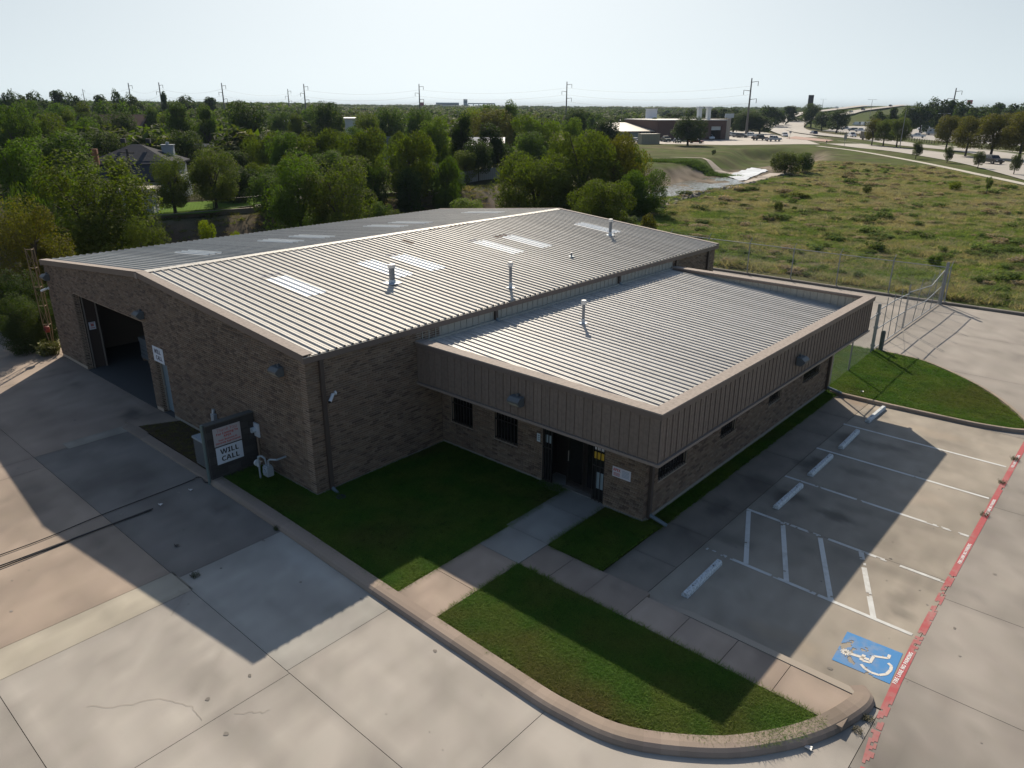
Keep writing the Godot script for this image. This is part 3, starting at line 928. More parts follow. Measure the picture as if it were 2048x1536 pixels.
	var fp := MB.new()
	fp.quad(Vector3(0, 0, 0), Vector3(0.25, 0, 0), Vector3(0.25, 1.27, 0), Vector3(0, 1.27, 0))
	fp.span(Vector3(0.25, 0, 0), Vector3(0.276, 1.27, 0.026))
	fp.span(Vector3(0.11, 0, 0), Vector3(0.125, 1.27, 0.006))
	var fpm := fp.mesh()
	var fsh := []
	for k in 3:
		var q: StandardMaterial3D = fasc.duplicate()
		q.resource_name = "fascia_metal_%d" % k
		q.albedo_color = fasc.albedo_color.darkened(0.02 * k)
		fsh.append(q)
	for k in 31:
		var o := part("fascia_panel", fpm, fsh[rng.randi() % 3], fa)
		o.position = Vector3(0.03 + k * 0.276, 2.52, -3.925)
		o = part("inner_panel", fpm, grey, fa)
		o.position = Vector3(0.03 + k * 0.272, 2.5, -19.245)
	for k in 56:
		var o := part("fascia_panel", fpm, fsh[rng.randi() % 3], fa)
		o.transform = Transform3D(Basis(Vector3.UP, PI / 2), Vector3(8.605, 2.52, -3.95 - k * 0.276))
	var ct := MB.new()
	ct.span(Vector3(0.02, 3.79, -4.24), Vector3(8.66, 3.825, -3.87))
	ct.span(Vector3(8.31, 3.79, -4.241), Vector3(8.66, 3.826, -19.16))
	ct.span(Vector3(0.02, 3.79, -19.161), Vector3(8.66, 3.827, -19.52))
	part("parapet_cap", ct, cap, fa)
	ct = MB.new()
	ct.span(Vector3(0.02, 3.66, -3.885), Vector3(8.655, 3.79, -3.868))
	ct.span(Vector3(8.642, 3.66, -3.886), Vector3(8.657, 3.79, -19.51))
	ct.span(Vector3(0.02, 3.71, -19.17), Vector3(8.3, 3.79, -19.155))
	part("cap_edge", ct, trim, fa)
	ct = MB.new()
	ct.span(Vector3(0.02, 2.43, -3.93), Vector3(8.66, 2.505, -3.872))
	ct.span(Vector3(8.6, 2.43, -3.931), Vector3(8.661, 2.504, -19.5))
	part("drip_trim", ct, mat("drip_trim", 0.24, 0.2, 0.175, 0.5), fa)
	# downspouts
	for q in [[Vector3(0.055, 0.1, -0.47), 4.1, 0.5, Vector3(0.3, 0, 0)], [Vector3(0.055, 3.72, -7.5), 4.1, 0.5, Vector3(0.12, 0, 0)], [Vector3(0.055, 3.72, -14.95), 4.1, 0.5, Vector3(0.12, 0, 0)], [Vector3(0.055, 3.75, -19.6), 4.1, 1.0, Vector3.ZERO], [Vector3(0.055, 0.1, -22.6), 4.1, 0.5, Vector3.ZERO], [Vector3(7.765, 0.15, -5.18), 2.46, 0.5, Vector3(0.55, 0, 0)], [Vector3(7.765, 0.15, -18.3), 2.46, 0.5, Vector3(0.6, 0, 0)]]:
		var m := MB.new()
		var f: float = q[2]
		m.span(q[0] + Vector3(-0.045, 0, 0.06 * f * 2), Vector3(q[0].x + 0.045, q[1], q[0].z - 0.06 * f * 2))
		var o := part("downspout", m, mat("downspout", 0.075, 0.058, 0.05, 0.5), b)
		if q[3] != Vector3.ZERO:
			m = MB.new()
			m.cyl(q[0] + Vector3(0, 0.1, 0), q[0] + q[3] + Vector3(0, -0.02, 0), 0.055, 0.055, 6)
			part("elbow", m, mat("elbow", 0.13, 0.17, 0.2, 0.5), o)
	# office windows with iron bars
	for w in [[0.41, 1.39, 0.93], [2.3, 3.27, 0.91]]:
		var gm := MB.new()
		gm.span(Vector3(w[0], w[2], -5.1), Vector3(w[1], 2.3, -5.07))
		var o := part("window", gm, glass, b)
		bars(o, Vector3.RIGHT, Vector3(w[0] + 0.03, w[2] + 0.02, -4.97), w[1] - w[0] - 0.06, 1.34, iron, 0.12)
		for k in 13:
			var sb := MB.new()
			sb.box(Vector3(w[0] + (k + 0.5) * (w[1] - w[0]) / 13.0, w[2] - 0.035, -4.985), Vector3(0.062, 0.06, 0.15), Basis(Vector3.RIGHT, 0.3))
			part("sill_brick", sb, pm[k % 7], o)
	for w in zwin:
		var gm := MB.new()
		gm.span(Vector3(7.55, w[2], -w[0]), Vector3(7.58, 2.45, -w[1]))
		var o := part("window", gm, glass, b)
		bars(o, Vector3(0, 0, -1), Vector3(7.66, w[2] + 0.01, -w[0] - 0.03), w[1] - w[0] - 0.06, 1.35, iron, 0.13)
	# entrance recess
	var en := MB.new()
	en.span(Vector3(4.0, 0.1, -5.75), Vector3(6.6, 2.46, -5.68))
	en.span(Vector3(4.05, 0.1, -5.68), Vector3(4.2, 2.46, -4.97))
	en.span(Vector3(6.43, 0.1, -5.68), Vector3(6.6, 2.46, -4.97))
	part("entrance_lining", en, mat("bronze", 0.022, 0.018, 0.015, 0.5), b)
	en = MB.new()
	en.span(Vector3(4.2, 0.02, -5.7), Vector3(6.43, 0.12, -4.7))
	part("entrance_floor", en, conc, b)
	for k in 2:
		var x := 4.95 + k * 0.66
		var m := MB.new()
		m.span(Vector3(x, 0.14, -5.22), Vector3(x + 0.64, 2.2, -5.18))
		var o := part("door", m, mat("door_bronze", 0.02, 0.016, 0.014, 0.3), b)
		m = MB.new()
		m.span(Vector3(x + 0.08, 0.35, -5.178), Vector3(x + 0.56, 2.1, -5.17))
		part("pane", m, glass, o)
		m = MB.new()
		m.cyl(Vector3(x + (0.1 if k == 0 else 0.54), 0.98, -5.13), Vector3(x + (0.1 if k == 0 else 0.54), 1.3, -5.13), 0.014, 0.014, 6)
		part("handle", m, mat("steel", 0.5, 0.48, 0.45, 0.3, 0.8), o)
	var th := MB.new()
	th.span(Vector3(4.93, 0.12, -5.2), Vector3(6.3, 0.15, -5.02))
	part("threshold", th, mat("steel", 0.5, 0.48, 0.45, 0.3, 0.8), b)
	for s in [[4.24, 0.32, "side_grille"], [6.02, 0.38, "side_grille"]]:
		var m := MB.new()
		m.span(Vector3(s[0], 0.15, -5.03), Vector3(s[0] + s[1], 2.35, -5.0))
		var o := part(s[2], m, mat("sidelight", 0.02, 0.02, 0.02, 0.2), b)
		bars(o, Vector3.RIGHT, Vector3(s[0], 0.15, -4.96), s[1], 2.2, iron, 0.1)
		if s[0] > 5:
			for t in [[0.03, 1.72, 0.14, 0.3, 0.7, 0.68, 0.68], [0.18, 1.72, 0.15, 0.3, 0.62, 0.6, 0.62], [0.02, 1.45, 0.33, 0.2, 0.6, 0.38, 0.03], [0.1, 0.55, 0.24, 0.5, 0.25, 0.32, 0.36]]:
				m = MB.new()
				m.span(Vector3(s[0] + t[0], t[1], -4.998), Vector3(s[0] + t[0] + t[2], t[1] + t[3], -4.994))
				part("paper_notice", m, mat("paper_%.2f" % t[6], t[4], t[5], t[6], 0.7), o)
		else:
			for t in [[0.06, 1.4, 0.1, 0.24], [0.19, 1.4, 0.08, 0.24]]:
				m = MB.new()
				m.span(Vector3(s[0] + t[0], t[1], -4.998), Vector3(s[0] + t[0] + t[2], t[1] + t[3], -4.994))
				part("paper_notice", m, mat("paper_blue", 0.3, 0.38, 0.42, 0.7), o)
	# warehouse door opening and what shows inside
	var jb := MB.new()
	jb.span(Vector3(-16.74, 0, -0.23), Vector3(-16.7, 3.4, -0.8))
	jb.span(Vector3(-16.95, 0, -0.8), Vector3(-16.66, 3.4, -0.84))
	part("door_jamb", jb, mat("jamb_brown", 0.06, 0.042, 0.034, 0.7), b)
	jb = MB.new()
	jb.span(Vector3(-16.66, 0, -0.26), Vector3(-16.63, 3.4, -0.31))
	jb.span(Vector3(-16.66, 0, -0.74), Vector3(-16.62, 3.4, -0.79))
	part("door_track", jb, mat("track_steel", 0.3, 0.27, 0.24, 0.5, 0.4), b)
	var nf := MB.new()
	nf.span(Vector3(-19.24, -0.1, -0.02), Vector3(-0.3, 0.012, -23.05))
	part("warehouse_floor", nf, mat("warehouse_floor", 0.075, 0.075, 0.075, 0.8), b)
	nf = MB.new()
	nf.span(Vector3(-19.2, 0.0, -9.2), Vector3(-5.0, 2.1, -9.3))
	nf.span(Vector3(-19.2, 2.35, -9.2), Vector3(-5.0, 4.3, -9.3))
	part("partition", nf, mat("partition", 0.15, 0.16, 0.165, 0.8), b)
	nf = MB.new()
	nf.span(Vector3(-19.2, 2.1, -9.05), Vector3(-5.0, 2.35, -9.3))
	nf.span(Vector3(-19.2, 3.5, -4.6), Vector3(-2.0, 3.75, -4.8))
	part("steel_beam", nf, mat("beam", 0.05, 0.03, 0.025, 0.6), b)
	# metal side door
	var dm := MB.new()
	dm.span(Vector3(-9.6, 0.06, -0.26), Vector3(-8.72, 2.03, -0.21))
	var dr := part("side_door", dm, mat("side_door", 0.17, 0.23, 0.27, 0.5), b)
	dm = MB.new()
	dm.span(Vector3(-9.62, 0.05, -0.2), Vector3(-9.57, 2.05, -0.15))
	dm.span(Vector3(-8.75, 0.05, -0.2), Vector3(-8.7, 2.05, -0.15))
	part("door_frame", dm, mat("door_frame", 0.3, 0.28, 0.24, 0.5), dr)
	dm = MB.new()
	dm.cyl(Vector3(-9.5, 1.0, -0.21), Vector3(-9.5, 1.0, -0.14), 0.03, 0.035, 8)
	part("handle", dm, mat("steel", 0.5, 0.48, 0.45, 0.3, 0.8), dr)
func gable_pieces() -> MB:
	var m := MB.new()
	var put := func(pts): m.prism(PackedVector2Array(pts), Vector3(0, 0, -0.014), Vector3.RIGHT, Vector3.UP, 0.286)
	var t := func(x): return roof_top(x) - 0.13
	put.call([Vector2(-19.54, 0), Vector2(-16.7, 0), Vector2(-16.7, t.call(-16.7)), Vector2(-19.54, t.call(-19.54))])
	put.call([Vector2(-16.7, 3.32), Vector2(-10.15, 3.32), Vector2(-10.15, t.call(-10.15)), Vector2(-16.7, t.call(-16.7))])
	put.call([Vector2(-10.15, 0), Vector2(-9.62, 0), Vector2(-9.62, t.call(-9.62)), Vector2(-9.77, t.call(-9.77)), Vector2(-10.15, t.call(-10.15))])
	put.call([Vector2(-9.62, 2.05), Vector2(-8.7, 2.05), Vector2(-8.7, t.call(-8.7)), Vector2(-9.62, t.call(-9.62))])
	put.call([Vector2(-8.7, 0), Vector2(-0.014, 0), Vector2(-0.014, t.call(0.0)), Vector2(-8.7, t.call(-8.7))])
	return m

# ---------- roads, channel ----------
func strip(path: Array, half: float, lift: float, m: MB, tone: Color, side := 0.0):
	for k in path.size() - 1:
		var f := func(q):
			var d: Vector3 = (path[mini(q + 1, path.size() - 1)] - path[maxi(q - 1, 0)])
			d.y = 0
			d = d.normalized()
			return Vector3(-d.z, 0, d.x)
		var o0: Vector3 = f.call(k); var o1: Vector3 = f.call(k + 1)
		var a: Vector3 = path[k] + o0 * side + Vector3.UP * lift; var b: Vector3 = path[k + 1] + o1 * side + Vector3.UP * lift
		var c := tone * (1.0 + 0.15 * nz.get_noise_2d(a.x, a.z))
		m.quad(a - o0 * half, a + o0 * half, b + o1 * half, b - o1 * half, c)
func smooth3(pts: Array, n := 6) -> Array:
	var r := []
	for k in pts.size() - 1:
		var a: Vector3 = pts[maxi(k - 1, 0)]; var b: Vector3 = pts[k]
		var c: Vector3 = pts[k + 1]; var d: Vector3 = pts[mini(k + 2, pts.size() - 1)]
		for q in n: r.append(b.cubic_interpolate(c, a, d, float(q) / n))
	r.append(pts[-1])
	return r
func drape(poly: PackedVector2Array, step: float, lift: float, tone: Color) -> MB:
	var m := MB.new()
	var r := Rect2(poly[0], Vector2.ZERO)
	for q in poly: r = r.expand(q)
	var x := r.position.x
	while x < r.end.x:
		var z := r.position.y
		while z < r.end.y:
			var cell := PackedVector2Array([Vector2(x, z), Vector2(x + step, z), Vector2(x + step, z + step), Vector2(x, z + step)])
			for c in Geometry2D.intersect_polygons(poly, cell):
				var ix := Geometry2D.triangulate_polygon(c)
				for k in range(0, ix.size(), 3):
					var t := []
					for q in 3:
						var s: Vector2 = c[ix[k + q]]
						t.append(Vector3(s.x, height(s.x, s.y) + lift, s.y))
					if (t[1] - t[0]).cross(t[2] - t[0]).y < 0: t.reverse()
					m.tri(t[0], t[1], t[2], tone * (1.0 + 0.25 * nz.get_noise_2d(x * 2, z * 2)))
			z += step
		x += step
	return m
func build_roads():
	var ra := smooth3(ROAD_A)
	var rb := smooth3(ROAD_B)
	var road := struct("road")
	var rmat := vmat("road_concrete", 0.85, t_mottle, 4.0)
	for q in [[ra, 5.6], [rb, 5.0]]:
		var m := MB.new()
		strip(q[0], q[1], 0.05, m, Color(0.34, 0.315, 0.285))
		part("carriageway", m, rmat, road)
		m = MB.new()
		for s in [-1, 1]: strip(q[0], 0.16, 0.14, m, Color(0.42, 0.40, 0.36), s * (q[1] + 0.1))
		part("road_kerb", m, rmat, road)
	var side := MB.new()
	strip(smooth3([Vector3(14, 0, -98), Vector3(-2.6, 0, -128), Vector3(-10.5, 0, -141.4), Vector3(-18.0, 0, -154.4), Vector3(-30, 0, -174), Vector3(-52.3, 0, -207), Vector3(-70, 0, -227)]), 0.8, 0.06, side, Color(0.42, 0.39, 0.33))
	strip(ra.slice(0, 32), 0.9, 0.06, side, Color(0.42, 0.39, 0.33), 27.0)
	part("roadside_walk", side, rmat, self, "structure")
	var cross := MB.new()
	cross.prism(neg([Vector2(-108.21, -305.21), Vector2(-81.97, -274.99), Vector2(-79.31, -259.79), Vector2(-102.00, -281.00)]), Vector3(0, 0.12, 0), Vector3.RIGHT, Vector3(0, 0, -1), 0.02, Color(0.3, 0.17, 0.13))
	part("brick_crossing", cross, rmat, self, "structure")
	var cl := MB.new()
	cl.prism(neg([Vector2(-124.41, -197.60), Vector2(-114.72, -204.41), Vector2(-91.85, -213.55), Vector2(-78.99, -236.19), Vector2(-73.72, -239.07), Vector2(-90.92, -272.11), Vector2(-99.55, -283.56), Vector2(-115.01, -306.43), Vector2(-152.70, -371.34), Vector2(-185.34, -392.37), Vector2(-185.95, -287.98)]), Vector3(0, 0.06, 0), Vector3.RIGHT, Vector3(0, 0, -1), 0.08, Color(0.36, 0.325, 0.29))
	part("shop_car_park", cl, rmat, self, "structure")
	cl = MB.new()
	cl.prism(neg([Vector2(-154.19, -427.33), Vector2(-108.47, -371.65), Vector2(-76.94, -329.95), Vector2(-48.40, -291.44), Vector2(-24.20, -274.89), Vector2(-54.89, -478.85), Vector2(-111.13, -548.42), Vector2(-193.58, -628.35), Vector2(-215.07, -602.06)]), Vector3(0, 0.05, 0), Vector3.RIGHT, Vector3(0, 0, -1), 0.08, Color(0.3, 0.285, 0.265))
	part("van_yard", cl, rmat, self, "structure")
	# the concrete channel with its wet chute
	part("channel_bank", drape(PackedVector2Array([Vector2(-74.48, -146.24), Vector2(-72.88, -147.61), Vector2(-68.00, -149.84), Vector2(-59.69, -145.93), Vector2(-57.76, -153.66), Vector2(-59.91, -173.93), Vector2(-58.04, -154.63), Vector2(-56.23, -143.67), Vector2(-57.37, -139.07), Vector2(-67.18, -148.73)]), 2.0, 0.09, Color(0.30, 0.25, 0.205)), rmat, self, "structure")
	part("channel_bank", drape(PackedVector2Array([Vector2(-47.06, -128.47), Vector2(-51.49, -150.38), Vector2(-50.19, -156.33), Vector2(-42.58, -143.78), Vector2(-38.67, -124.72), Vector2(-36.50, -107.84)]), 2.0, 0.09, Color(0.33, 0.275, 0.225)), rmat, self, "structure")
	var chute := part("wet_chute", drape(PackedVector2Array([Vector2(-55.31, -137.64), Vector2(-61.81, -164.66), Vector2(-54.56, -156.77), Vector2(-47.74, -129.26)]), 2.0, 0.16, Color(0.8, 0.8, 0.8)), vmat("wet_concrete", 0.16), self, "structure")
	var wt := MB.new()
	var wp := [Vector2(-58.91, -117.57), Vector2(-55.01, -136.59), Vector2(-45.76, -127.19), Vector2(-44.31, -113.17), Vector2(-42.12, -92.41), Vector2(-42.99, -81.38), Vector2(-59.41, -106.32)]
	wt.prism(neg(wp), Vector3(0, -2.56, 0), Vector3.RIGHT, Vector3(0, 0, -1), 0.05)
	var wm := mat("creek_water", 0.1, 0.09, 0.07, 0.08)
	var fl := FastNoiseLite.new()
	fl.frequency = 0.02; fl.seed = 4
	var nt := NoiseTexture2D.new()
	nt.noise = fl; nt.seamless = true; nt.as_normal_map = true; nt.bump_strength = 3.0; nt.width = 256; nt.height = 256
	wm.normal_enabled = true
	wm.normal_texture = nt
	wm.normal_scale = 0.5
	wm.uv1_triplanar = true; wm.uv1_world_triplanar = true
	wm.uv1_scale = Vector3(0.25, 0.25, 0.08)
	part("creek_water", wt, wm, self, "structure")
	var rr := MB.new()
	var path := [Vector2(-26.39, -60.80), Vector2(-29.28, -70.58), Vector2(-30.59, -79.84), Vector2(-32.32, -93.51), Vector2(-34.31, -108.27), Vector2(-36.21, -125.64)]
	for k in path.size() - 1:
		for q in 90:
			var c: Vector2 = path[k].lerp(path[k + 1], rng.randf()) + Vector2(rng.randf_range(-0.9, 0.9), rng.randf_range(-0.9, 0.9))
			var s := rng.randf_range(0.15, 0.5)
			rr.box(Vector3(c.x, height(c.x, c.y) + s * 0.2, c.y), Vector3(s, s * 0.7, s * 0.8), Basis(Vector3(rng.randf(), rng.randf(), 0.3).normalized(), rng.randf() * 3), Color(0.17, 0.15, 0.135) * rng.randf_range(0.7, 1.3))
	tag(part("riprap", rr, vmat("riprap"), self, "stuff"), "grey riprap stones along the creek edge of the field", "stones")
	# yard strips of grass on the far side of the creek
	var yl := drape(PackedVector2Array([Vector2(-58.84, -21.09), Vector2(-57.02, -27.12), Vector2(-63.98, -41.77), Vector2(-54.64, -58.97), Vector2(-63.26, -65.39), Vector2(-59.91, -50.83), Vector2(-65.67, -37.38), Vector2(-68.20, -25.48)]), 3.0, 0.45, Color(0.10, 0.17, 0.03))
	vmat("yard_grass", 1.0, t_fine, 0.9).metallic_specular = 0.1
	part("yard_lawn", yl, mats["yard_grass"], self, "structure")

# ---------- buildings beyond ----------
func window(parent: Node, at: Vector3, w: float, h: float, turn := 0.0):
	var m := MB.new()
	m.box(Vector3.ZERO, Vector3(w, h, 0.1))
	var o := part("window", m, mat("house_frame", 0.6, 0.6, 0.58, 0.6), parent)
	o.position = at
	o.rotation.y = turn
	m = MB.new()
	m.box(Vector3(-w * 0.24, 0, 0.045), Vector3(w * 0.42, h * 0.86, 0.03))
	m.box(Vector3(w * 0.24, 0, 0.045), Vector3(w * 0.42, h * 0.86, 0.03))
	part("pane", m, mat("house_glass", 0.03, 0.035, 0.04, 0.1), o)
func gable_house(called: String, label: String, at: Vector3, turn: float, w: float, d: float, h: float, rise: float, wall: Material, roofm: Material, hip := false, chimney := Vector3.ZERO, cmat: Material = null) -> Node3D:
	var t := thing(called, label, "house", at, turn)
	var m := MB.new()
	m.span(Vector3(-w / 2, -1, -d / 2), Vector3(w / 2, h, d / 2))
	if not hip:
		m.prism(PackedVector2Array([Vector2(-d / 2, h), Vector2(d / 2, h), Vector2(0, h + rise)]), Vector3(w / 2, 0, 0), Vector3(0, 0, -1), Vector3.UP, w)
	part("wall", m, wall, t)
	m = MB.new()
	var e := 0.45
	var hw := w / 2 + e; var hd := d / 2 + e
	var lo := h - e * rise / (d / 2)
	var in_ := hw - hd if hip else hw
	in_ = maxf(in_, 0.15)
	var r0 := Vector3(-in_, h + rise, 0); var r1 := Vector3(in_, h + rise, 0)
	var a := Vector3(-hw, lo, hd); var b := Vector3(hw, lo, hd); var c := Vector3(hw, lo, -hd); var f := Vector3(-hw, lo, -hd)
	m.quad(a, b, r1, r0); m.quad(c, f, r0, r1)
	if hip:
		m.tri(b, c, r1); m.tri(f, a, r0)
	var dn := Vector3(0, -0.16, 0)
	for q in [[a, b], [b, c], [c, f], [f, a]]:
		m.quad(q[0] + dn, q[1] + dn, q[1], q[0])
	m.quad(f + dn, c + dn, b + dn, a + dn)
	var ro := part("roof", m, roofm, t)
	if chimney != Vector3.ZERO:
		m = MB.new()
		m.span(chimney + Vector3(-0.65, -3.5, -0.45), chimney + Vector3(0.65, 0, 0.45))
		m.span(chimney + Vector3(-0.75, 0, -0.55), chimney + Vector3(0.75, 0.1, 0.55))
		m.cyl(chimney + Vector3(0, 0.1, 0), chimney + Vector3(0, 0.4, 0), 0.2, 0.2, 8)
		part("chimney", m, cmat, ro)
	for k in 3:
		window(t, Vector3((k - 1) * w * 0.3, h * 0.55, d / 2 + 0.03), 1.3, 1.2)
	window(t, Vector3(w / 2 + 0.03, h * 0.55, 0), 1.3, 1.2, PI / 2)
	return t
func block(t: Node, called: String, a: Vector3, b: Vector3, m: Material) -> MeshInstance3D:
	var mb := MB.new()
	mb.span(a, b)
	return part(called, mb, m, t)
func build_far_buildings():
	var shingle := mat("shingle_grey", 0.06, 0.062, 0.072, 0.85)
	grain(shingle, t_fine, 0.8)
	shingle.metallic_specular = 0.1
	var shingle2 := mat("shingle_brown", 0.11, 0.095, 0.085, 0.9)
	grain(shingle2, t_fine, 0.8)
	shingle2.metallic_specular = 0.1
	var pale := mat("pale_siding", 0.30, 0.33, 0.35, 0.8)
	var redbrick := mat("red_brick_far", 0.11, 0.055, 0.045, 0.95)
	grain(redbrick, t_fine, 0.5)
	var whitew := mat("white_wall", 0.62, 0.64, 0.66, 0.8)
	# the grey house behind the creek: two hipped parts and a small sun room
	var c: Vector3 = Vector3(-79.36, 3.02, -29.79)
	var hs := gable_house("grey_roof_house", "two storey pale house with grey hipped roof and white chimney among trees", Vector3(c.x, 0, c.z), 0.9, 9.0, 8.0, 4.5, 1.8, pale, shingle, true, Vector3(3.2, 6.1, -1.5), mat("white_chimney", 0.3, 0.33, 0.36, 0.8))
	var lowr := MB.new()
	var a := Vector3(-10.5, 2.6, 6.3); var b := Vector3(5.3, 2.6, 6.3); var d0 := Vector3(5.3, 4.6, 3.9); var e0 := Vector3(-6.5, 4.6, 3.9)
	lowr.quad(a, b, d0, e0)
	lowr.quad(Vector3(-10.5, 2.6, -3.8), a, e0, Vector3(-6.5, 4.6, -1.5))
	lowr.quad(a + Vector3(0, -0.2, 0), b + Vector3(0, -0.2, 0), b, a)
	lowr.quad(b + Vector3(0, -0.2, 0), Vector3(5.3, 2.6, 3.0), d0, b)
	part("lower_roof", lowr, shingle, hs)
	block(hs, "lower_wall", Vector3(-10, -1, -3.5), Vector3(4.9, 2.7, 5.9), pale)
	window(hs, Vector3(1.5, 1.7, 5.95), 1.4, 1.2); window(hs, Vector3(-2.5, 1.7, 5.95), 1.6, 1.2)
	var cb := MB.new()
	cb.span(Vector3(-3.6, 3.0, 4.2), Vector3(-3.0, 6.0, 4.7))
	part("brick_chimney", cb, mat("orange_brick", 0.28, 0.12, 0.06, 0.9), hs)
	var vb := MB.new()
	for q in [Vector3(-1.2, 6.75, 0.5), Vector3(1.6, 6.7, 0.6)]: vb.box(q, Vector3(0.5, 0.5, 0.5))
	part("roof_vent", vb, mat("roof_vent", 0.03, 0.03, 0.035), hs)
	var s: Vector3 = Vector3(-62.90, 0.27, -22.51)
	var sr := thing("garden_room", "small pale garden room with flat tan roof and sliding window above the creek wall", "garden room", Vector3(s.x, 0, s.z), 0.98)
	block(sr, "wall", Vector3(-1.5, -0.5, -1.6), Vector3(1.3, 2.5, 1.2), pale)
	block(sr, "roof", Vector3(-1.8, 2.5, -1.9), Vector3(1.75, 2.85, 1.65), mat("tan_roof", 0.30, 0.27, 0.225, 0.8))
	window(sr, Vector3(-0.3, 1.55, 1.22), 1.25, 1.0)
	for q in [Vector3(1.6, 0, 1.4), Vector3(1.6, 0, -1.6)]:
		block(sr, "porch_post", q - Vector3(0.07, 0.5, 0.07), q + Vector3(0.07, 2.5, 0.07), whitew)
	# the wall that holds the yards up, with its iron fence
	var yw := thing("creek_wall", "low pale retaining wall along the yards above the creek", "wall")
	var yf := thing("yard_fence", "thin dark iron fence on top of the creek retaining wall", "fence")
	var wpts := [Vector2(-58.29, -17.58), Vector2(-59.36, -21.07), Vector2(-58.93, -23.87), Vector2(-58.44, -27.87), Vector2(-57.55, -31.93), Vector2(-59.35, -36.10), Vector2(-61.78, -41.70), Vector2(-59.99, -46.23), Vector2(-58.08, -51.76), Vector2(-56.06, -57.63)]
	for k in wpts.size() - 1:
		var p: Vector2 = wpts[k]; var q: Vector2 = wpts[k + 1]
		var dl := p.distance_to(q)
		var m := MB.new()
		m.box(Vector3((p.x + q.x) / 2, -0.25, (p.y + q.y) / 2), Vector3(dl - 0.02, 1.3, 0.3), Basis(Vector3.UP, -atan2(q.y - p.y, q.x - p.x)))
		m.box(Vector3((p.x + q.x) / 2, 0.44, (p.y + q.y) / 2), Vector3(dl - 0.02, 0.1, 0.42), Basis(Vector3.UP, -atan2(q.y - p.y, q.x - p.x)))
		part("wall_panel", m, mat("creek_wall", 0.2, 0.175, 0.14, 0.95), yw)
		m = MB.new()
		m.cyl(Vector3(p.x, 0.45, p.y), Vector3(p.x, 1.75, p.y), 0.05, 0.05, 5)
		part("post", m, mat("black_iron", 0.02, 0.018, 0.017, 0.5), yf)
		m = MB.new()
		for y in [0.65, 1.6]: m.cyl(Vector3(p.x, y, p.y), Vector3(q.x, y, q.y), 0.02, 0.02, 4)
		part("rail", m, mat("black_iron", 0.02, 0.018, 0.017, 0.5), yf)
		m = MB.new()
		for j in int(dl / 0.14): m.cyl(Vector3(lerpf(p.x, q.x, j * 0.14 / dl), 0.5, lerpf(p.y, q.y, j * 0.14 / dl)), Vector3(lerpf(p.x, q.x, j * 0.14 / dl), 1.62, lerpf(p.y, q.y, j * 0.14 / dl)), 0.009, 0.009, 3)
		part("pickets", m, mat("black_iron", 0.02, 0.018, 0.017, 0.5), yf, "stuff")
	# board fence and rust coloured screen farther along the creek
	var bf := thing("board_fence", "grey weathered board fence in shade beyond the creek bed", "fence")
	var fpts := [Vector2(-58.12, -59.94), Vector2(-63.01, -67.66), Vector2(-65.58, -75.07), Vector2(-66.29, -80.44)]
	for k in fpts.size() - 1:
		for j in 30:
			var p: Vector2 = fpts[k].lerp(fpts[k + 1], (j + 0.5) / 30.0)
			var q: Vector2 = fpts[k + 1] - fpts[k]
			var m := MB.new()
			m.box(Vector3(p.x, 0.75 + rng.randf_range(-0.03, 0.03), p.y), Vector3(q.length() / 30.0 - 0.02, 1.9, 0.04), Basis(Vector3.UP, -atan2(q.y, q.x)))
			part("board", m, mat("board_%d" % (j % 3), 0.15 + 0.02 * (j % 3), 0.155 + 0.02 * (j % 3), 0.14 + 0.02 * (j % 3), 0.95), bf)
	# houses whose roofs show between the crowns
	for q in [
		["long_roof_house", "long low house with plain grey brown roof high on the wooded slope", Vector3(-201.75, 8.23, -76.59), 0.8, 17.0, 10.0, 3.2, 2.6, redbrick, shingle2],
		["barn_roof_house", "red brick house with steep tan gable behind the grey roofed house", Vector3(-135.16, 5.31, -54.47), 0.25, 12.0, 9.0, 3.0, 3.0, redbrick, shingle2],
		["pale_gable_house", "pale house with sunlit grey gable roof under dark pine crowns", Vector3(-116.11, 3.95, -59.60), 0.75, 10.0, 8.0, 2.6, 2.0, pale, shingle2],
		["hidden_roof_house", "brown roofed house mostly hidden left of the grey hipped roof", Vector3(-103.59, 3.10, -33.73), 0.5, 11.0, 8.0, 2.4, 1.8, redbrick, shingle2],
		["corner_roof_house", "dark grey roofed house behind the olive trees beyond the creek", Vector3(-107.17, 4.67, -91.05), 0.6, 7.0, 6.0, 2.8, 2.2, pale, shingle],
		["white_roof_house", "small white roofed house between two dark trees beyond the creek", Vector3(-104.15, 4.00, -116.32), 0.7, 9.0, 7.0, 2.6, 1.4, whitew, mat("white_roof", 0.45, 0.47, 0.5, 0.6)],
		["slope_house", "low grey house left of centre on the wooded slope", Vector3(-169.28, 5.35, -63.52), 0.7, 10.0, 9.0, 2.6, 1.6, pale, shingle]]:
		var at: Vector3 = q[2]
		gable_house(q[0], q[1], Vector3(at.x, at.y - q[6] - q[7] + 0.4, at.z), q[3], q[4], q[5], q[6], q[7], q[8], q[9])
	# the car workshop across the channel
	var wa: Vector3 = Vector3(-126.84, 0.00, -228.74); var wb: Vector3 = Vector3(-112.92, 0.00, -252.62)
	var u := (wb - wa).normalized(); var nn := Vector3(-u.z, 0, u.x)
	if nn.dot(CAM - wa) < 0: nn = -nn
	var tw := atan2(-u.z, u.x)
	var L := wa.distance_to(wb)
	var ws := thing("brick_workshop", "brown brick car workshop with open bay and white roof stacks", "building", wa, tw)
	var ir := redbrick.duplicate() as StandardMaterial3D
	ir.resource_name = "workshop_brick"
	ir.albedo_color = lin(0.12, 0.072, 0.06)
	block(ws, "wall", Vector3(0, -0.5, -26), Vector3(L * 0.28, 6.6, 0), ir)
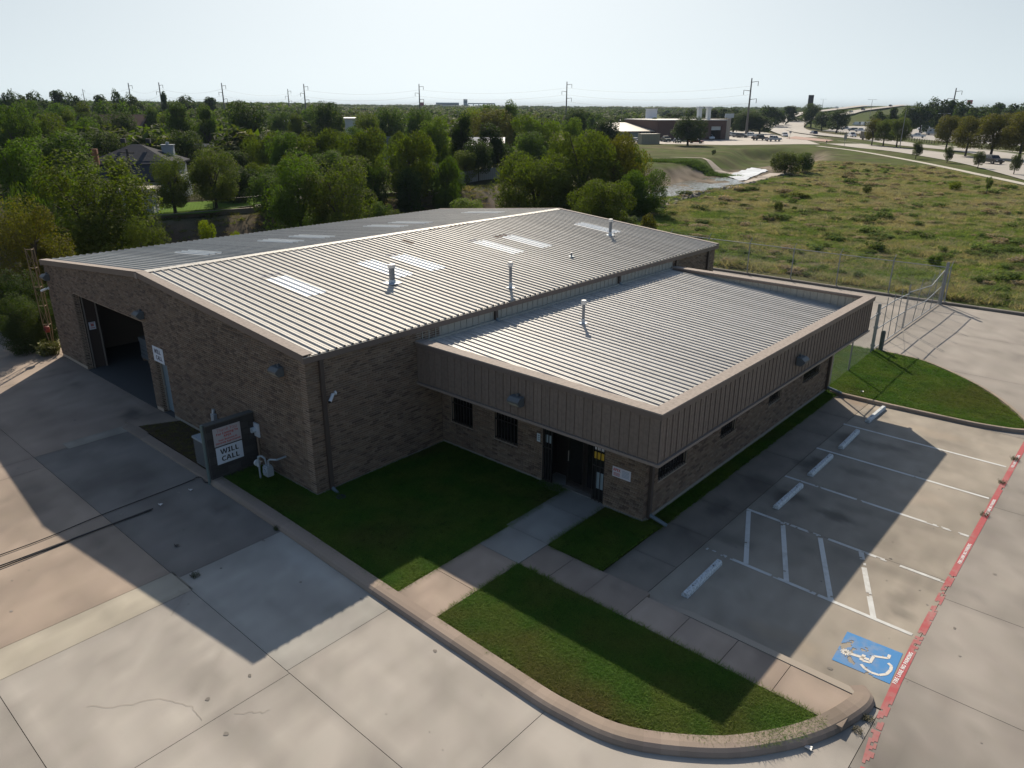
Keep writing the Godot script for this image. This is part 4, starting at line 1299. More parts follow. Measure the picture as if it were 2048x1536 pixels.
	block(ws, "wall", Vector3(L * 0.36, -0.5, -26), Vector3(L * 0.78, 6.6, 0), ir)
	block(ws, "wall", Vector3(L * 0.28, 3.4, -26), Vector3(L * 0.36, 6.6, 0), ir)
	block(ws, "wall", Vector3(L * 0.78, 4.6, -26), Vector3(L * 0.93, 6.6, 0), ir)
	block(ws, "wall", Vector3(L * 0.93, -0.5, -26), Vector3(L, 6.6, 0), ir)
	block(ws, "bay_opening", Vector3(L * 0.28, -0.4, -25), Vector3(L * 0.36, 3.4, -3), mat("bay_dark", 0.015, 0.02, 0.02))
	block(ws, "bay_opening", Vector3(L * 0.78, -0.4, -25), Vector3(L * 0.93, 3.3, -4), mat("bay_dark", 0.015, 0.02, 0.02))
	block(ws, "roller_door", Vector3(L * 0.785, 3.3, -0.5), Vector3(L * 0.925, 4.6, -0.3), mat("roller", 0.45, 0.47, 0.46, 0.6))
	block(ws, "roof", Vector3(-0.2, 6.6, -26.2), Vector3(L + 0.25, 6.85, 0.2), mat("coping", 0.5, 0.5, 0.48, 0.6))
	block(ws, "pilaster", Vector3(L, -0.5, -26), Vector3(L + 1.6, 7.2, 0.1), mat("tan_stone", 0.34, 0.30, 0.25, 0.9))
	for k in [0.655, 0.79]:
		var m := MB.new()
		m.span(Vector3(L * k, 6.8, -5), Vector3(L * k + 1.3, 10.6, -3.7))
		m.span(Vector3(L * k - 0.3, 10.6, -5.3), Vector3(L * k + 1.6, 11.2, -3.4))
		part("roof_stack", m, mat("stack_white", 0.6, 0.62, 0.63, 0.5), ws)
	var wl := thing("low_workshop_wing", "low workshop wing with pale sloping metal roof beside the brick workshop", "building", wa, tw)
	block(wl, "wall", Vector3(-15, -0.5, -20), Vector3(-0.1, 3.2, -3), ir)
	var rf := MB.new()
	rf.quad(Vector3(-15.8, 3.1, -2), Vector3(-0.05, 3.1, -2), Vector3(-0.05, 5.6, -24), Vector3(-13, 5.6, -24))
	rf.quad(Vector3(-15.8, 2.9, -2), Vector3(-0.05, 2.9, -2), Vector3(-0.05, 3.1, -2), Vector3(-15.8, 3.1, -2))
	part("roof", rf, mat("pale_metal_roof", 0.55, 0.5, 0.42, 0.4), wl)
	for k in 3: block(wl, "bay_door", Vector3(-13.5 + k * 4.4, 0, -3), Vector3(-10.2 + k * 4.4, 2.8, -2.9), mat("bay_grey", 0.2, 0.24, 0.23))
	var rv := MB.new()
	rv.cyl(Vector3(-9.5, 4.6, -18), Vector3(-9.5, 5.9, -18), 0.5, 0.5, 8)
	part("roof_fan", rv, mat("roof_fan", 0.06, 0.06, 0.07), wl)
	# white warehouses behind it
	for q in [["white_warehouse", "large stepped white warehouse behind the brick workshop", Vector3(-168.41, 4.64, -262.90), Vector3(-150.77, 4.77, -274.04), 5.6], ["white_block", "tall white block standing on the stepped warehouse", Vector3(-160.90, 4.61, -274.93), Vector3(-156.83, 4.64, -277.42), 10.2], ["white_long_shed", "long low white shed right behind the workshop roof", Vector3(-155.99, 4.73, -270.91), Vector3(-142.73, 4.83, -278.63), 5.2], ["white_shed", "white shed between dark trees in the wooded suburb", Vector3(-156.25, 4.62, -117.53), Vector3(-154.51, 4.61, -119.85), 7.6], ["pale_shed", "small white roofed shed at the foot of the horizon", Vector3(-263.82, 6.33, -163.64), Vector3(-260.51, 6.33, -168.86), 5.2]]:
		var p0: Vector3 = q[2]; var p1: Vector3 = q[3]
		var du := p1 - p0; du.y = 0
		var t := thing(q[0], q[1], "warehouse", Vector3(p0.x, 0, p0.z), atan2(-du.z, du.x))
		var ln := du.length()
		block(t, "wall", Vector3(0, -1, -18), Vector3(ln, q[4], 0), mat("white_wall", 0.62, 0.64, 0.66, 0.8))
		block(t, "roof", Vector3(-0.3, q[4], -18.3), Vector3(ln + 0.3, q[4] + 0.3, 0.3), mat("white_roof2", 0.7, 0.7, 0.7, 0.6))
		for k in 3: block(t, "bay_door", Vector3(ln * (0.15 + 0.3 * k), 0, 0), Vector3(ln * (0.27 + 0.3 * k), q[4] * 0.5, 0.08), mat("shed_door", 0.35, 0.38, 0.42, 0.7))
	for q in [["distant_office", "hazy long office block far off on the horizon", Vector3(-1080.04, 13.04, -1013.07), Vector3(-1050.05, 13.18, -1044.29), 20.0], ["distant_tower", "square pale tower beside a steel frame on the horizon", Vector3(-1029.92, 13.17, -1036.17), Vector3(-1024.64, 13.19, -1041.43), 26.0], ["distant_stadium", "thin stadium roof on the horizon beside the square tower", Vector3(-1031.01, 13.21, -1049.19), Vector3(-994.32, 13.37, -1084.24), 20.5]]:
		var p0: Vector3 = q[2]; var p1: Vector3 = q[3]
		var du := p1 - p0; du.y = 0
		var t := thing(q[0], q[1], "building", Vector3(p0.x, 0, p0.z), atan2(-du.z, du.x))
		var ln := du.length()
		if q[0] == "distant_stadium":
			block(t, "roof", Vector3(0, 17.5, -14), Vector3(ln, 19.3, 0), mat("far_wall", 0.35, 0.4, 0.45, 0.9))
			for k in 6: block(t, "column", Vector3(ln * k / 5.0 - 0.8, 0, -2), Vector3(ln * k / 5.0 + 0.8, 17.5, 0), mat("far_wall", 0.35, 0.4, 0.45, 0.9))
		else:
			block(t, "wall", Vector3(0, 0, -25), Vector3(ln, q[4], 0), mat("far_wall", 0.35, 0.4, 0.45, 0.9))
			for k in 4: block(t, "window_band", Vector3(0.5, 2 + k * q[4] * 0.23, 0), Vector3(ln - 0.5, 4 + k * q[4] * 0.23, 0.2), mat("far_glass", 0.12, 0.15, 0.18, 0.4))
	# transmission poles and their wires
	var tops := []
	for q in [[Vector3(-753.0, 25.6, -272.8), "faint power pole, the first from the left edge of the horizon"], [Vector3(-416.5, 22.4, -172.2), "power pole rising behind the woods, left of the round oak crown"], [Vector3(-396.9, 22.5, -179.5), "power pole standing directly behind the round oak crown on the horizon"], [Vector3(-370.0, 22.3, -199.8), "power pole above the dark dense tree on the left"], [Vector3(-454.2, 22.2, -292.9), "shorter power pole just left of the tall dark pole"], [Vector3(-340.4, 22.0, -229.4), "tall dark power pole between the two dark dense trees"], [Vector3(-303.7, 22.5, -276.6), "power pole with a small red board at its foot"], [Vector3(-227.3, 23.0, -306.7), "power pole above the pale green dome shaped tree"], [Vector3(-122.0, 21.9, -289.1), "tall leaning power pole behind the oaks at the road junction"], [Vector3(-73.5, 19.8, -399.9), "power pole above the woods at the far right"]]:
		var at: Vector3 = q[0]
		var h0 := height(at.x, at.z)
		var lab: String = q[1]
		var t := thing("transmission_pole", lab, "power pole", Vector3(at.x, h0, at.z), 0.3, "tall power poles on the horizon")
		var ht := at.y - h0
		var m := MB.new()
		m.cyl(Vector3(0, 0, 0), Vector3(0, ht, 0), 0.48, 0.22, 8)
		part("pole", m, mat("pole_steel", 0.13, 0.12, 0.11, 0.7), t)
		for k in 3:
			m = MB.new()
			var y := ht - 1.5 - k * 3.2
			var sx := 1.0 if k % 2 == 0 else -1.0
			m.cyl(Vector3(0, y, 0), Vector3(sx * 2.6, y + 0.3, 0), 0.13, 0.08, 5)
			m.cyl(Vector3(sx * 2.6, y - 1.4, 0), Vector3(sx * 2.6, y + 0.3, 0), 0.12, 0.12, 5)
			part("cross_arm", m, mat("pole_steel", 0.13, 0.12, 0.11, 0.7), t)
		tops.append(Vector3(at.x, h0 + ht, at.z))
	var wires := [[0, 1], [1, 2], [2, 3], [3, 4], [4, 5], [5, 6], [6, 7], [7, 8]]
	for q in wires:
		var t := thing("power_line", "faint sagging power lines strung between the tall horizon poles", "power line", Vector3.ZERO, 0.0, "power lines along the horizon")
		for k in 3:
			var m := MB.new()
			var pts := []
			for j in 13:
				var f := j / 12.0
				var p: Vector3 = tops[q[0]].lerp(tops[q[1]], f)
				p.y -= 2.9 + k * 3.2 + 9.0 * f * (1 - f)
				pts.append(p)
			m.tube(pts, 0.035, 3)
			part("wire", m, mat("wire", 0.2, 0.2, 0.2, 0.6), t)
	for q in [[Vector3(-163.48, 5.72, -50.30), 8.0, "leaning dark utility pole among the trees on the left slope"], [Vector3(-61.25, 6.73, -21.25), 9.4, "dark utility pole in front of the grey hipped roof"], [Vector3(-121.00, 7.17, -49.42), 8.5, "utility pole beside the tan gabled house"]]:
		var at: Vector3 = q[0]
		var t := thing("utility_pole", q[2], "utility pole", Vector3(at.x, 0, at.z), 0.4)
		var m := MB.new()
		m.cyl(Vector3.ZERO, Vector3(0, at.y, 0), 0.17, 0.11, 7)
		part("pole", m, mat("old_wood", 0.05, 0.045, 0.042, 0.9), t)
		m = MB.new()
		m.box(Vector3(0, at.y - 0.4, 0), Vector3(1.6, 0.12, 0.1))
		part("cross_arm", m, mat("old_wood", 0.05, 0.045, 0.042, 0.9), t)

# ---------- trees ----------
func crown(sd: int, lumps: int, leaves: int, leaf: float, style: int, soft := 0.0) -> ArrayMesh:
	var r := RandomNumberGenerator.new()
	r.seed = sd
	var L := []
	for k in lumps:
		var a := r.randf() * TAU
		var y := r.randf_range(-0.38, 0.40)
		if style == 1: y = r.randf_range(-0.45, 0.36)
		var w := 0.36 * sqrt(maxf(0.06, 1.0 - pow(y / 0.5, 2.0)))
		if style == 2: w = 0.34 * (0.5 - y) + 0.08
		var rr := w * sqrt(r.randf_range(0.15, 1.0))
		L.append([Vector3(cos(a) * rr, y, sin(a) * rr), r.randf_range(0.11, 0.2) * (1.1 if style != 2 else 0.85), r.randf_range(0.75, 1.2), r.randf()])
	var m := MB.new()
	var made := 0
	while made < leaves:
		var l: Array = L[r.randi() % lumps]
		var d := Vector3(r.randfn(), r.randfn() * 0.9 + 0.12, r.randfn()).normalized()
		var p: Vector3 = l[0] + d * l[1] * (0.55 + 0.5 * sqrt(r.randf()))
		made += 1
		if p.y < -0.5: p.y = -0.5 + r.randf() * 0.1
		var nr := (d * 0.55 + Vector3(r.randfn(), r.randfn(), r.randfn()) * 0.55 + Vector3(0, 0.75, 0)).normalized()
		var t := nr.cross(Vector3(r.randfn(), r.randfn(), r.randfn())).normalized()
		if style == 1: t = (t + Vector3(0, -0.9, 0)).normalized()
		var s := nr.cross(t).normalized()
		var z: float = leaf * r.randf_range(0.6, 1.35)
		var wd := 0.42 if style != 1 else 0.26
		var g: float = l[2] * r.randf_range(0.72, 1.28)
		var cc := Color(g * (1.0 + 0.35 * l[3] * r.randf()), g, g * 0.9)
		var a0 := p - t * z; var a1 := p + s * z * wd - nr * z * 0.1; var a2 := p + t * z; var a3 := p - s * z * wd - nr * z * 0.1
		m.tri(a0, a1, a2, cc)
		m.tri(a0, a2, a3, cc)
	for k in m.n.size():
		if soft == 0.0: break
		var q: Vector3 = m.n[k] if m.n[k].y >= 0 else -m.n[k]
		m.n[k] = (q + Vector3.UP * soft).normalized()
	return m.mesh()
func limbs(sd: int, spread: float) -> ArrayMesh:    # trunk base at 0, top of limbs near y = 1
	var r := RandomNumberGenerator.new()
	r.seed = sd
	var m := MB.new()
	var k0 := Vector3(r.randf_range(-0.02, 0.02), 0.42, r.randf_range(-0.02, 0.02))
	m.cyl(Vector3(0, -0.05, 0), Vector3(0, 0.06, 0), 0.05, 0.032, 8, false)
	m.cyl(Vector3(0, 0.05, 0), k0, 0.033, 0.024, 8, false)
	for k in 7:
		var a := TAU * k / 7.0 + r.randf()
		var b := k0 * Vector3(1, r.randf_range(0.75, 1.0), 1)
		var e := Vector3(cos(a) * spread * r.randf_range(0.4, 1.0), r.randf_range(0.6, 0.92), sin(a) * spread * r.randf_range(0.4, 1.0))
		var md := b.lerp(e, 0.5) + Vector3(0, 0.05, 0)
		m.cyl(b, md, 0.017, 0.011, 6, false)
		m.cyl(md, e, 0.011, 0.004, 5, false)
		for q in 3:
			var f := md + Vector3(r.randf_range(-0.16, 0.16), r.randf_range(0.05, 0.22), r.randf_range(-0.16, 0.16)) * (0.5 + spread)
			m.cyl(md.lerp(e, 0.3 * q), f, 0.006, 0.002, 4, false)
	return m.mesh()
var crowns := {}
var limb_meshes := []
var leaf_mats := {}
func leafmat(t: String) -> StandardMaterial3D:
	if not leaf_mats.has(t):
		var tint: Array = {"olive": [0.125, 0.15, 0.034], "rust": [0.145, 0.128, 0.034], "dark": [0.055, 0.082, 0.03], "bright": [0.105, 0.16, 0.025], "mid": [0.095, 0.14, 0.038], "blue": [0.075, 0.1, 0.045], "yellow": [0.24, 0.27, 0.02], "lime": [0.15, 0.2, 0.035], "silver": [0.10, 0.115, 0.06]}[t]
		var m := StandardMaterial3D.new()
		m.resource_name = "leaf_" + t
		m.albedo_color = lin(tint[0], tint[1], tint[2])
		m.vertex_color_use_as_albedo = true
		m.roughness = 0.75
		m.metallic_specular = 0.25
		m.backlight_enabled = true
		m.backlight = Color(0.85, 0.95, 0.28)
		leaf_mats[t] = m
	return leaf_mats[t]
func tree(called: String, label: String, category: String, x: float, z: float, y: float, top: float, w: float, shape: int, tint: String, clear: float, group := "", near := 1):
	# clear: the share of the height that is bare trunk
	var t := thing(called, label, category, Vector3(x, y, z), 0.0, group)
	var h := top - y
	var key := "%d_%d" % [shape, near]
	var o := part("crown", crowns[key], leafmat(tint), t)
	var ch := h * (1.0 - clear)
	o.rotation.y = fmod(x * 1.7 + z, TAU)
	o.scale = Vector3(w, ch * 0.98, w)
	o.position.y = h - ch * 0.5
	if clear > 0.02 or near > 0:
		var q := part("trunk", limb_meshes[int(absf(x) * 3) % 3], mat("bark", 0.055, 0.045, 0.036, 0.95), t)
		q.scale = Vector3(maxf(w * 0.9, h * 0.7), h * 0.93, maxf(w * 0.9, h * 0.7))
		q.rotation.y = x
func build_trees():
	for s in 4:
		var st: int = [0, 1, 0, 2][s]
		crowns["%d_2" % s] = crown(50 + s, 34, 26000, 0.0145 if s != 1 else 0.019, st)
		crowns["%d_1" % s] = crown(60 + s, 30, 11000, 0.022 if s != 1 else 0.028, st)
		crowns["%d_0" % s] = crown(70 + s, 20, 2600, 0.042, st)
	for k in 3: limb_meshes.append(limbs(80 + k, 0.3))
	for q in [
		["broad_tree", "huge olive green shrubby tree filling the left side beside the building", -34.3, -7.6, 7.5, 8.0, 0, "olive", 0.00, "", 2],
		["broad_tree", "rust tinged leafy tree at the left picture edge above the bushes", -28.7, -2.2, 5.9, 4.2, 0, "rust", 0.00, "", 2],
		["broad_tree", "low olive tree between the big left tree and the roof edge", -29.7, -8.6, 4.2, 3.0, 0, "olive", 0.00, "", 2],
		["broad_tree", "dark shaded tree low at the left picture edge", -24.2, 0.1, 3.1, 2.9, 0, "dark", 0.00, "", 2],
		["broad_tree", "rounded bright topped tree behind the huge olive tree", -70.8, -18.4, 8.2, 8.1, 0, "mid", 0.05, "", 1],
		["broad_tree", "bright green leafy tree at the left edge above the rust tinged one", -60.4, -11.5, 8.0, 5.5, 0, "bright", 0.00, "", 1],
		["broad_tree", "tall green tree at the far left edge", -98.7, -23.0, 11.0, 6.0, 0, "mid", 0.00, "", 1],
		["broad_tree", "soft olive tree right of the tall left edge tree", -112.0, -30.8, 9.7, 7.0, 0, "olive", 0.00, "", 1],
		["broad_tree", "small bright green dome tree on the left slope", -124.5, -40.7, 9.0, 6.6, 0, "bright", 0.00, "", 1],
		["spreading_oak", "wide spreading oak with visible limbs behind the utility pole", -93.8, -31.4, 7.5, 7.1, 0, "blue", 0.25, "", 1],
		["yard_tree", "first of two yard trees above the creek wall, beside the garden room", -59.9, -24.5, 6.0, 4.4, 0, "olive", 0.16, "", 2],
		["yard_tree", "second yard tree with a clear trunk on the creek wall lawn", -59.9, -28.9, 6.5, 5.8, 0, "olive", 0.20, "", 2],
		["pine_tree", "pine like tree with airy crown left of the dark dense tree", -141.4, -64.9, 11.4, 8.6, 3, "mid", 0.10, "", 1],
		["pine_tree", "second airy pine like tree touching the dark dense tree", -134.5, -67.6, 10.9, 7.5, 3, "mid", 0.10, "", 1],
		["dense_tree", "very dark dense round tree above the suburb", -126.6, -71.7, 11.8, 10.5, 0, "dark", 0.00, "", 1],
		["spreading_oak", "dark low oak right behind the white chimney", -98.8, -45.1, 7.3, 7.0, 0, "blue", 0.05, "", 1],
		["dense_tree", "dark dense tree standing alone in front of the white shed", -150.8, -108.0, 12.1, 9.6, 0, "dark", 0.00, "", 1],
		["feathery_tree", "feathery olive tree below the dark dense tree", -84.9, -49.9, 7.7, 6.2, 1, "olive", 0.00, "", 1],
		["broad_tree", "yellow green tree behind the near creek thicket", -78.2, -49.3, 7.5, 6.0, 0, "bright", 0.00, "", 1],
		["feathery_tree", "tall feathery olive tree in the middle of the creek row", -75.8, -52.9, 8.4, 7.4, 1, "olive", 0.00, "", 1],
		["feathery_tree", "wide feathery olive tree in the creek row", -70.8, -56.4, 8.7, 8.8, 1, "olive", 0.00, "", 1],
		["thicket_tree", "near creek thicket tree with large shiny leaves at the roof line", -47.3, -30.9, 6.2, 6.9, 0, "bright", 0.00, "", 2],
		["thicket_tree", "near creek thicket tree standing at the roof line", -43.5, -32.9, 5.8, 7.8, 0, "olive", 0.00, "", 2],
		["thicket_tree", "shaded thicket tree left of the near creek thicket", -55.7, -32.5, 4.1, 4.5, 0, "mid", 0.00, "", 1],
		["thicket_tree", "dark thicket right of the yard trees", -64.1, -33.9, 4.4, 5.9, 0, "dark", 0.00, "", 1],
		["feathery_tree", "tall feathery tree with dark trunks over the creek lawn", -55.2, -51.9, 8.6, 7.8, 1, "olive", 0.12, "", 1],
		["broad_tree", "pale lime tree behind the tall feathery creek tree", -75.0, -74.8, 9.3, 6.3, 0, "lime", 0.00, "", 1],
		["feathery_tree", "weeping green tree right of the tall feathery tree", -53.0, -55.8, 5.6, 4.3, 1, "mid", 0.00, "", 1],
		["dark_tree", "tall dark tree left of the rust coloured board fence gap", -74.1, -80.0, 9.7, 6.5, 3, "dark", 0.15, "", 1],
		["dark_tree", "tall dark tree right of the board fence gap", -68.8, -80.9, 8.1, 7.6, 3, "dark", 0.15, "", 1],
		["dark_tree", "dark shaded tree above the weathered board fence", -65.4, -74.5, 6.0, 5.3, 0, "dark", 0.20, "", 1],
		["broad_tree", "brownish round tree behind the dark pair", -112.8, -128.8, 10.5, 12.1, 0, "rust", 0.00, "", 1],
		["broad_tree", "yellowing tree at the skyline behind the brownish tree", -133.7, -143.4, 10.5, 7.5, 0, "yellow", 0.00, "", 1],
		["broad_tree", "pointed green tree that breaks the skyline in the middle", -116.3, -139.1, 12.1, 7.6, 3, "bright", 0.00, "", 1],
		["broad_tree", "bright row tree left of the pointed skyline tree", -141.6, -156.6, 11.7, 13.2, 0, "bright", 0.00, "", 1],
		["broad_tree", "green tree below the red board on the horizon", -125.3, -116.0, 10.6, 8.4, 0, "mid", 0.00, "", 1],
		["broad_tree", "green tree right of the white shed", -141.5, -120.2, 10.9, 10.2, 0, "mid", 0.00, "", 1],
		["broad_tree", "olive tree beside the white shed", -125.0, -100.8, 9.4, 7.8, 0, "olive", 0.00, "", 1],
		["dome_tree", "pale green dome shaped tree behind the big round creek tree", -88.3, -117.0, 10.0, 12.6, 1, "lime", 0.00, "", 1],
		["dome_tree", "small lime tree right of the pale dome tree", -79.9, -117.2, 8.9, 5.6, 0, "lime", 0.00, "", 1],
		["broad_tree", "dark tree under the middle power pole", -124.1, -177.9, 10.6, 8.9, 0, "dark", 0.00, "", 1],
		["broad_tree", "dark tree left of the low workshop wing", -99.8, -158.4, 8.2, 9.1, 0, "dark", 0.05, "", 1],
		["creek_tree", "large round olive tree directly behind the roof ridge", -37.2, -54.2, 6.7, 10.3, 1, "olive", 0.00, "", 2],
		["creek_tree", "tallest olive creek tree rising behind the roof", -35.6, -60.5, 9.1, 10.6, 1, "olive", 0.03, "", 2],
		["creek_tree", "right shoulder of the creek trees with brown tinged leaves", -34.7, -66.0, 8.6, 8.7, 1, "rust", 0.05, "", 2],
		["creek_tree", "shaded lower creek tree beside the concrete channel", -25.5, -57.7, 5.1, 5.3, 1, "mid", 0.00, "", 2],
		["creek_tree", "sunlit lime sapling at the right of the creek trees", -37.2, -73.9, 6.3, 4.4, 0, "lime", 0.00, "", 1],
		["creek_tree", "low creek tree at the far roof corner", -24.5, -48.8, 4.7, 6.5, 1, "olive", 0.00, "", 2],
		["street_oak", "dark oak standing in front of the brick workshop", -100.5, -202.8, 8.5, 11.8, 0, "dark", 0.12, "", 1],
		["street_oak", "oak at the left end of the junction group", -147.4, -330.1, 8.7, 13.4, 0, "dark", 0.10, "", 1],
		["street_oak", "middle oak of the junction group", -136.2, -321.4, 9.6, 14.1, 0, "dark", 0.10, "", 1],
		["street_oak", "oak at the right end of the junction group over parked cars", -132.4, -325.4, 7.6, 13.2, 0, "dark", 0.12, "", 1],
		["street_oak", "left oak of three before the raised highway", -146.3, -421.9, 13.6, 13.3, 0, "blue", 0.12, "", 1],
		["street_oak", "middle oak of three before the raised highway", -130.9, -396.2, 9.6, 11.0, 0, "blue", 0.15, "", 1],
		["street_oak", "right oak of three before the raised highway", -113.3, -367.5, 10.6, 12.1, 0, "dark", 0.15, "", 1],
		["median_tree", "leftmost median tree with brown leaves", -59.8, -244.4, 8.0, 5.9, 0, "rust", 0.20, "", 1],
		["median_tree", "middle median tree left of the street lamp", -55.2, -240.1, 7.8, 7.0, 0, "olive", 0.20, "", 1],
		["median_tree", "median tree with yellow green leaves at the street lamp", -50.4, -236.4, 8.4, 7.9, 0, "olive", 0.20, "", 1],
		["autumn_tree", "autumn tinted median tree at the left of the large group", -35.5, -228.3, 9.2, 7.8, 0, "rust", 0.20, "", 1],
		["autumn_tree", "autumn tinted median tree with forked trunk in the large group", -25.1, -201.0, 9.2, 8.2, 0, "rust", 0.20, "", 1],
		["autumn_tree", "largest autumn tinted median tree near the right picture edge", -19.1, -196.6, 9.9, 10.6, 0, "rust", 0.20, "", 1],
		["autumn_tree", "autumn tinted tree cut by the right picture edge", -12.6, -191.1, 10.3, 9.9, 0, "rust", 0.20, "", 1],
		["young_tree", "young street tree left of the other three along the field walk", -31.0, -181.4, 3.8, 2.9, 0, "silver", 0.20, "", 1],
		["young_tree", "young street tree leaning on the field walk, second from the left", -22.4, -171.5, 3.4, 2.2, 0, "silver", 0.18, "", 1],
		["young_tree", "young street tree in front of the dark car", -14.2, -158.5, 3.2, 2.3, 0, "silver", 0.20, "", 1],
		["young_tree", "young street tree at the right picture edge", -6.5, -147.1, 3.4, 2.2, 0, "silver", 0.20, "", 1],
		["channel_bush", "round bush with visible stems at the end of the channel", -35.6, -119.1, 3.8, 6.0, 0, "olive", 0.10, "", 1],
		["channel_bush", "second round bush merging with the one at the channel end", -34.6, -124.4, 3.5, 4.1, 0, "mid", 0.05, "", 1],
		["yellow_shrub", "long yellow flowering weed shrub in the middle of the field", -19.5, -84.8, 0.8, 3.2, 0, "yellow", 0.00, "", 0],
		["yellow_shrub", "yellow flowering shrub at the right of the field", -7.4, -108.6, 1.2, 1.9, 0, "yellow", 0.00, "", 0],
		["field_bush", "small olive field bush with a twin beside it", -16.2, -70.3, 1.1, 1.1, 0, "olive", 0.00, "", 0],
		["field_bush", "smallest olive field bush right of its twin", -15.2, -72.4, 0.5, 0.6, 0, "olive", 0.00, "", 0],
		["field_bush", "thin sprig like bush in the middle right of the field", -14.8, -95.5, 1.1, 1.3, 0, "olive", 0.00, "", 0],
		["field_bush", "dark low bush in the far part of the field", -25.3, -118.1, 0.5, 1.0, 0, "dark", 0.00, "", 0],
		["field_bush", "dark tuft bush below the yellow field shrub", -15.4, -72.7, 0.3, 0.5, 0, "dark", 0.00, "", 0],
		["field_bush", "bright green weed bush behind the rear fence", 4.3, -48.9, 0.8, 1.1, 0, "bright", 0.00, "", 0],
		["field_bush", "green weed bush close to the rear fence posts", 1.8, -40.7, 0.5, 0.9, 0, "mid", 0.00, "", 0],
		["field_sapling", "slim sapling standing in the right of the field", -3.0, -106.0, 2.4, 1.2, 1, "mid", 0.35, "", 0],
		["yellow_shrub", "yellow green shrub peeking over the left roof edge", -34.5, -14.9, 3.1, 1.5, 0, "yellow", 0.00, "", 1],
		["yellow_shrub", "second yellow shrub just showing over the left roof edge", -31.9, -15.6, 2.5, 1.1, 0, "yellow", 0.00, "", 1],
		["bank_bush", "rounded green bush on the creek bank behind the roof", -45.9, -39.6, 1.4, 3.1, 0, "mid", 0.00, "", 1],
		["bank_bush", "pale green bush on the bank left of the round creek tree", -36.3, -42.8, 2.2, 4.5, 0, "lime", 0.00, "", 1],
		["bank_bush", "grey green bush at the roof line in the middle", -40.3, -36.9, 1.3, 2.9, 0, "silver", 0.00, "", 1],
		["bank_bush", "dry brown bush behind the far roof corner", -15.5, -42.7, 2.4, 1.6, 0, "rust", 0.00, "", 0],
		["bank_bush", "lone dark bush on the grass slope below the workshop", -71.3, -162.8, 1.2, 1.2, 0, "dark", 0.00, "", 0],
		["drive_bush", "grey green bush at the edge of the drive, left picture edge", -21.3, 0.9, 2.6, 2.0, 0, "blue", 0.00, "", 2],
		["drive_bush", "dark bush at the edge of the drive behind the lattice mast", -22.0, -0.2, 2.1, 1.6, 0, "dark", 0.00, "", 2],
		["drive_bush", "tall dark shrub behind the far gable corner", -23.7, -1.6, 2.6, 1.9, 0, "dark", 0.00, "", 2],
		["drive_bush", "dark bush cut by the left picture edge", -26.2, 0.1, 2.5, 2.4, 0, "dark", 0.00, "", 2],
		["creek_row_tree", "leafy tree filling the thick growth along the far creek bank", -70.1, -39.6, 4.6, 4.7, 1, "olive", 0.00, "trees of the thick growth along the far creek bank", 1],
		["creek_row_tree", "leafy tree filling the thick growth along the far creek bank", -65.5, -39.4, 4.1, 4.0, 0, "mid", 0.00, "trees of the thick growth along the far creek bank", 1],
		["creek_row_tree", "leafy tree filling the thick growth along the far creek bank", -88.5, -47.6, 4.7, 5.5, 0, "dark", 0.00, "trees of the thick growth along the far creek bank", 1],
		["creek_row_tree", "leafy tree filling the thick growth along the far creek bank", -70.4, -46.6, 5.4, 5.0, 1, "olive", 0.00, "trees of the thick growth along the far creek bank", 1],
		["creek_row_tree", "leafy tree filling the thick growth along the far creek bank", -65.2, -47.2, 5.5, 5.5, 0, "mid", 0.00, "trees of the thick growth along the far creek bank", 1],
		["creek_row_tree", "leafy tree filling the thick growth along the far creek bank", -61.8, -48.4, 5.0, 4.9, 0, "olive", 0.00, "trees of the thick growth along the far creek bank", 1],
		["creek_row_tree", "leafy tree filling the thick growth along the far creek bank", -55.6, -46.6, 4.9, 4.1, 1, "dark", 0.00, "trees of the thick growth along the far creek bank", 1],
		["creek_row_tree", "leafy tree filling the thick growth along the far creek bank", -81.4, -67.2, 5.4, 4.7, 0, "mid", 0.00, "trees of the thick growth along the far creek bank", 1],
		["creek_row_tree", "leafy tree filling the thick growth along the far creek bank", -57.6, -56.7, 4.2, 5.2, 0, "dark", 0.00, "trees of the thick growth along the far creek bank", 1],
		["creek_row_tree", "leafy tree filling the thick growth along the far creek bank", -58.1, -62.0, 3.3, 4.1, 1, "mid", 0.00, "trees of the thick growth along the far creek bank", 1],
		["creek_row_tree", "leafy tree filling the thick growth along the far creek bank", -51.4, -48.6, 4.0, 4.1, 0, "dark", 0.00, "trees of the thick growth along the far creek bank", 1],
		["creek_row_tree", "leafy tree filling the thick growth along the far creek bank", -76.8, -47.7, 5.1, 4.6, 0, "bright", 0.00, "trees of the thick growth along the far creek bank", 1],
		["creek_row_tree", "leafy tree filling the thick growth along the far creek bank", -90.6, -79.7, 7.2, 4.4, 1, "olive", 0.00, "trees of the thick growth along the far creek bank", 1],
		["creek_row_tree", "leafy tree filling the thick growth along the far creek bank", -102.9, -80.3, 7.3, 5.6, 0, "mid", 0.00, "trees of the thick growth along the far creek bank", 1],
		["creek_row_tree", "leafy tree filling the thick growth along the far creek bank", -92.5, -69.2, 6.8, 5.0, 0, "olive", 0.00, "trees of the thick growth along the far creek bank", 1],
		["creek_row_tree", "leafy tree filling the thick growth along the far creek bank", -104.8, -59.5, 4.9, 5.7, 1, "mid", 0.00, "trees of the thick growth along the far creek bank", 1],
		["creek_row_tree", "leafy tree filling the thick growth along the far creek bank", -111.1, -58.4, 5.6, 4.9, 0, "mid", 0.00, "trees of the thick growth along the far creek bank", 1],
		["creek_row_tree", "leafy tree filling the thick growth along the far creek bank", -55.8, -18.8, 4.9, 2.4, 0, "mid", 0.00, "trees of the thick growth along the far creek bank", 1],
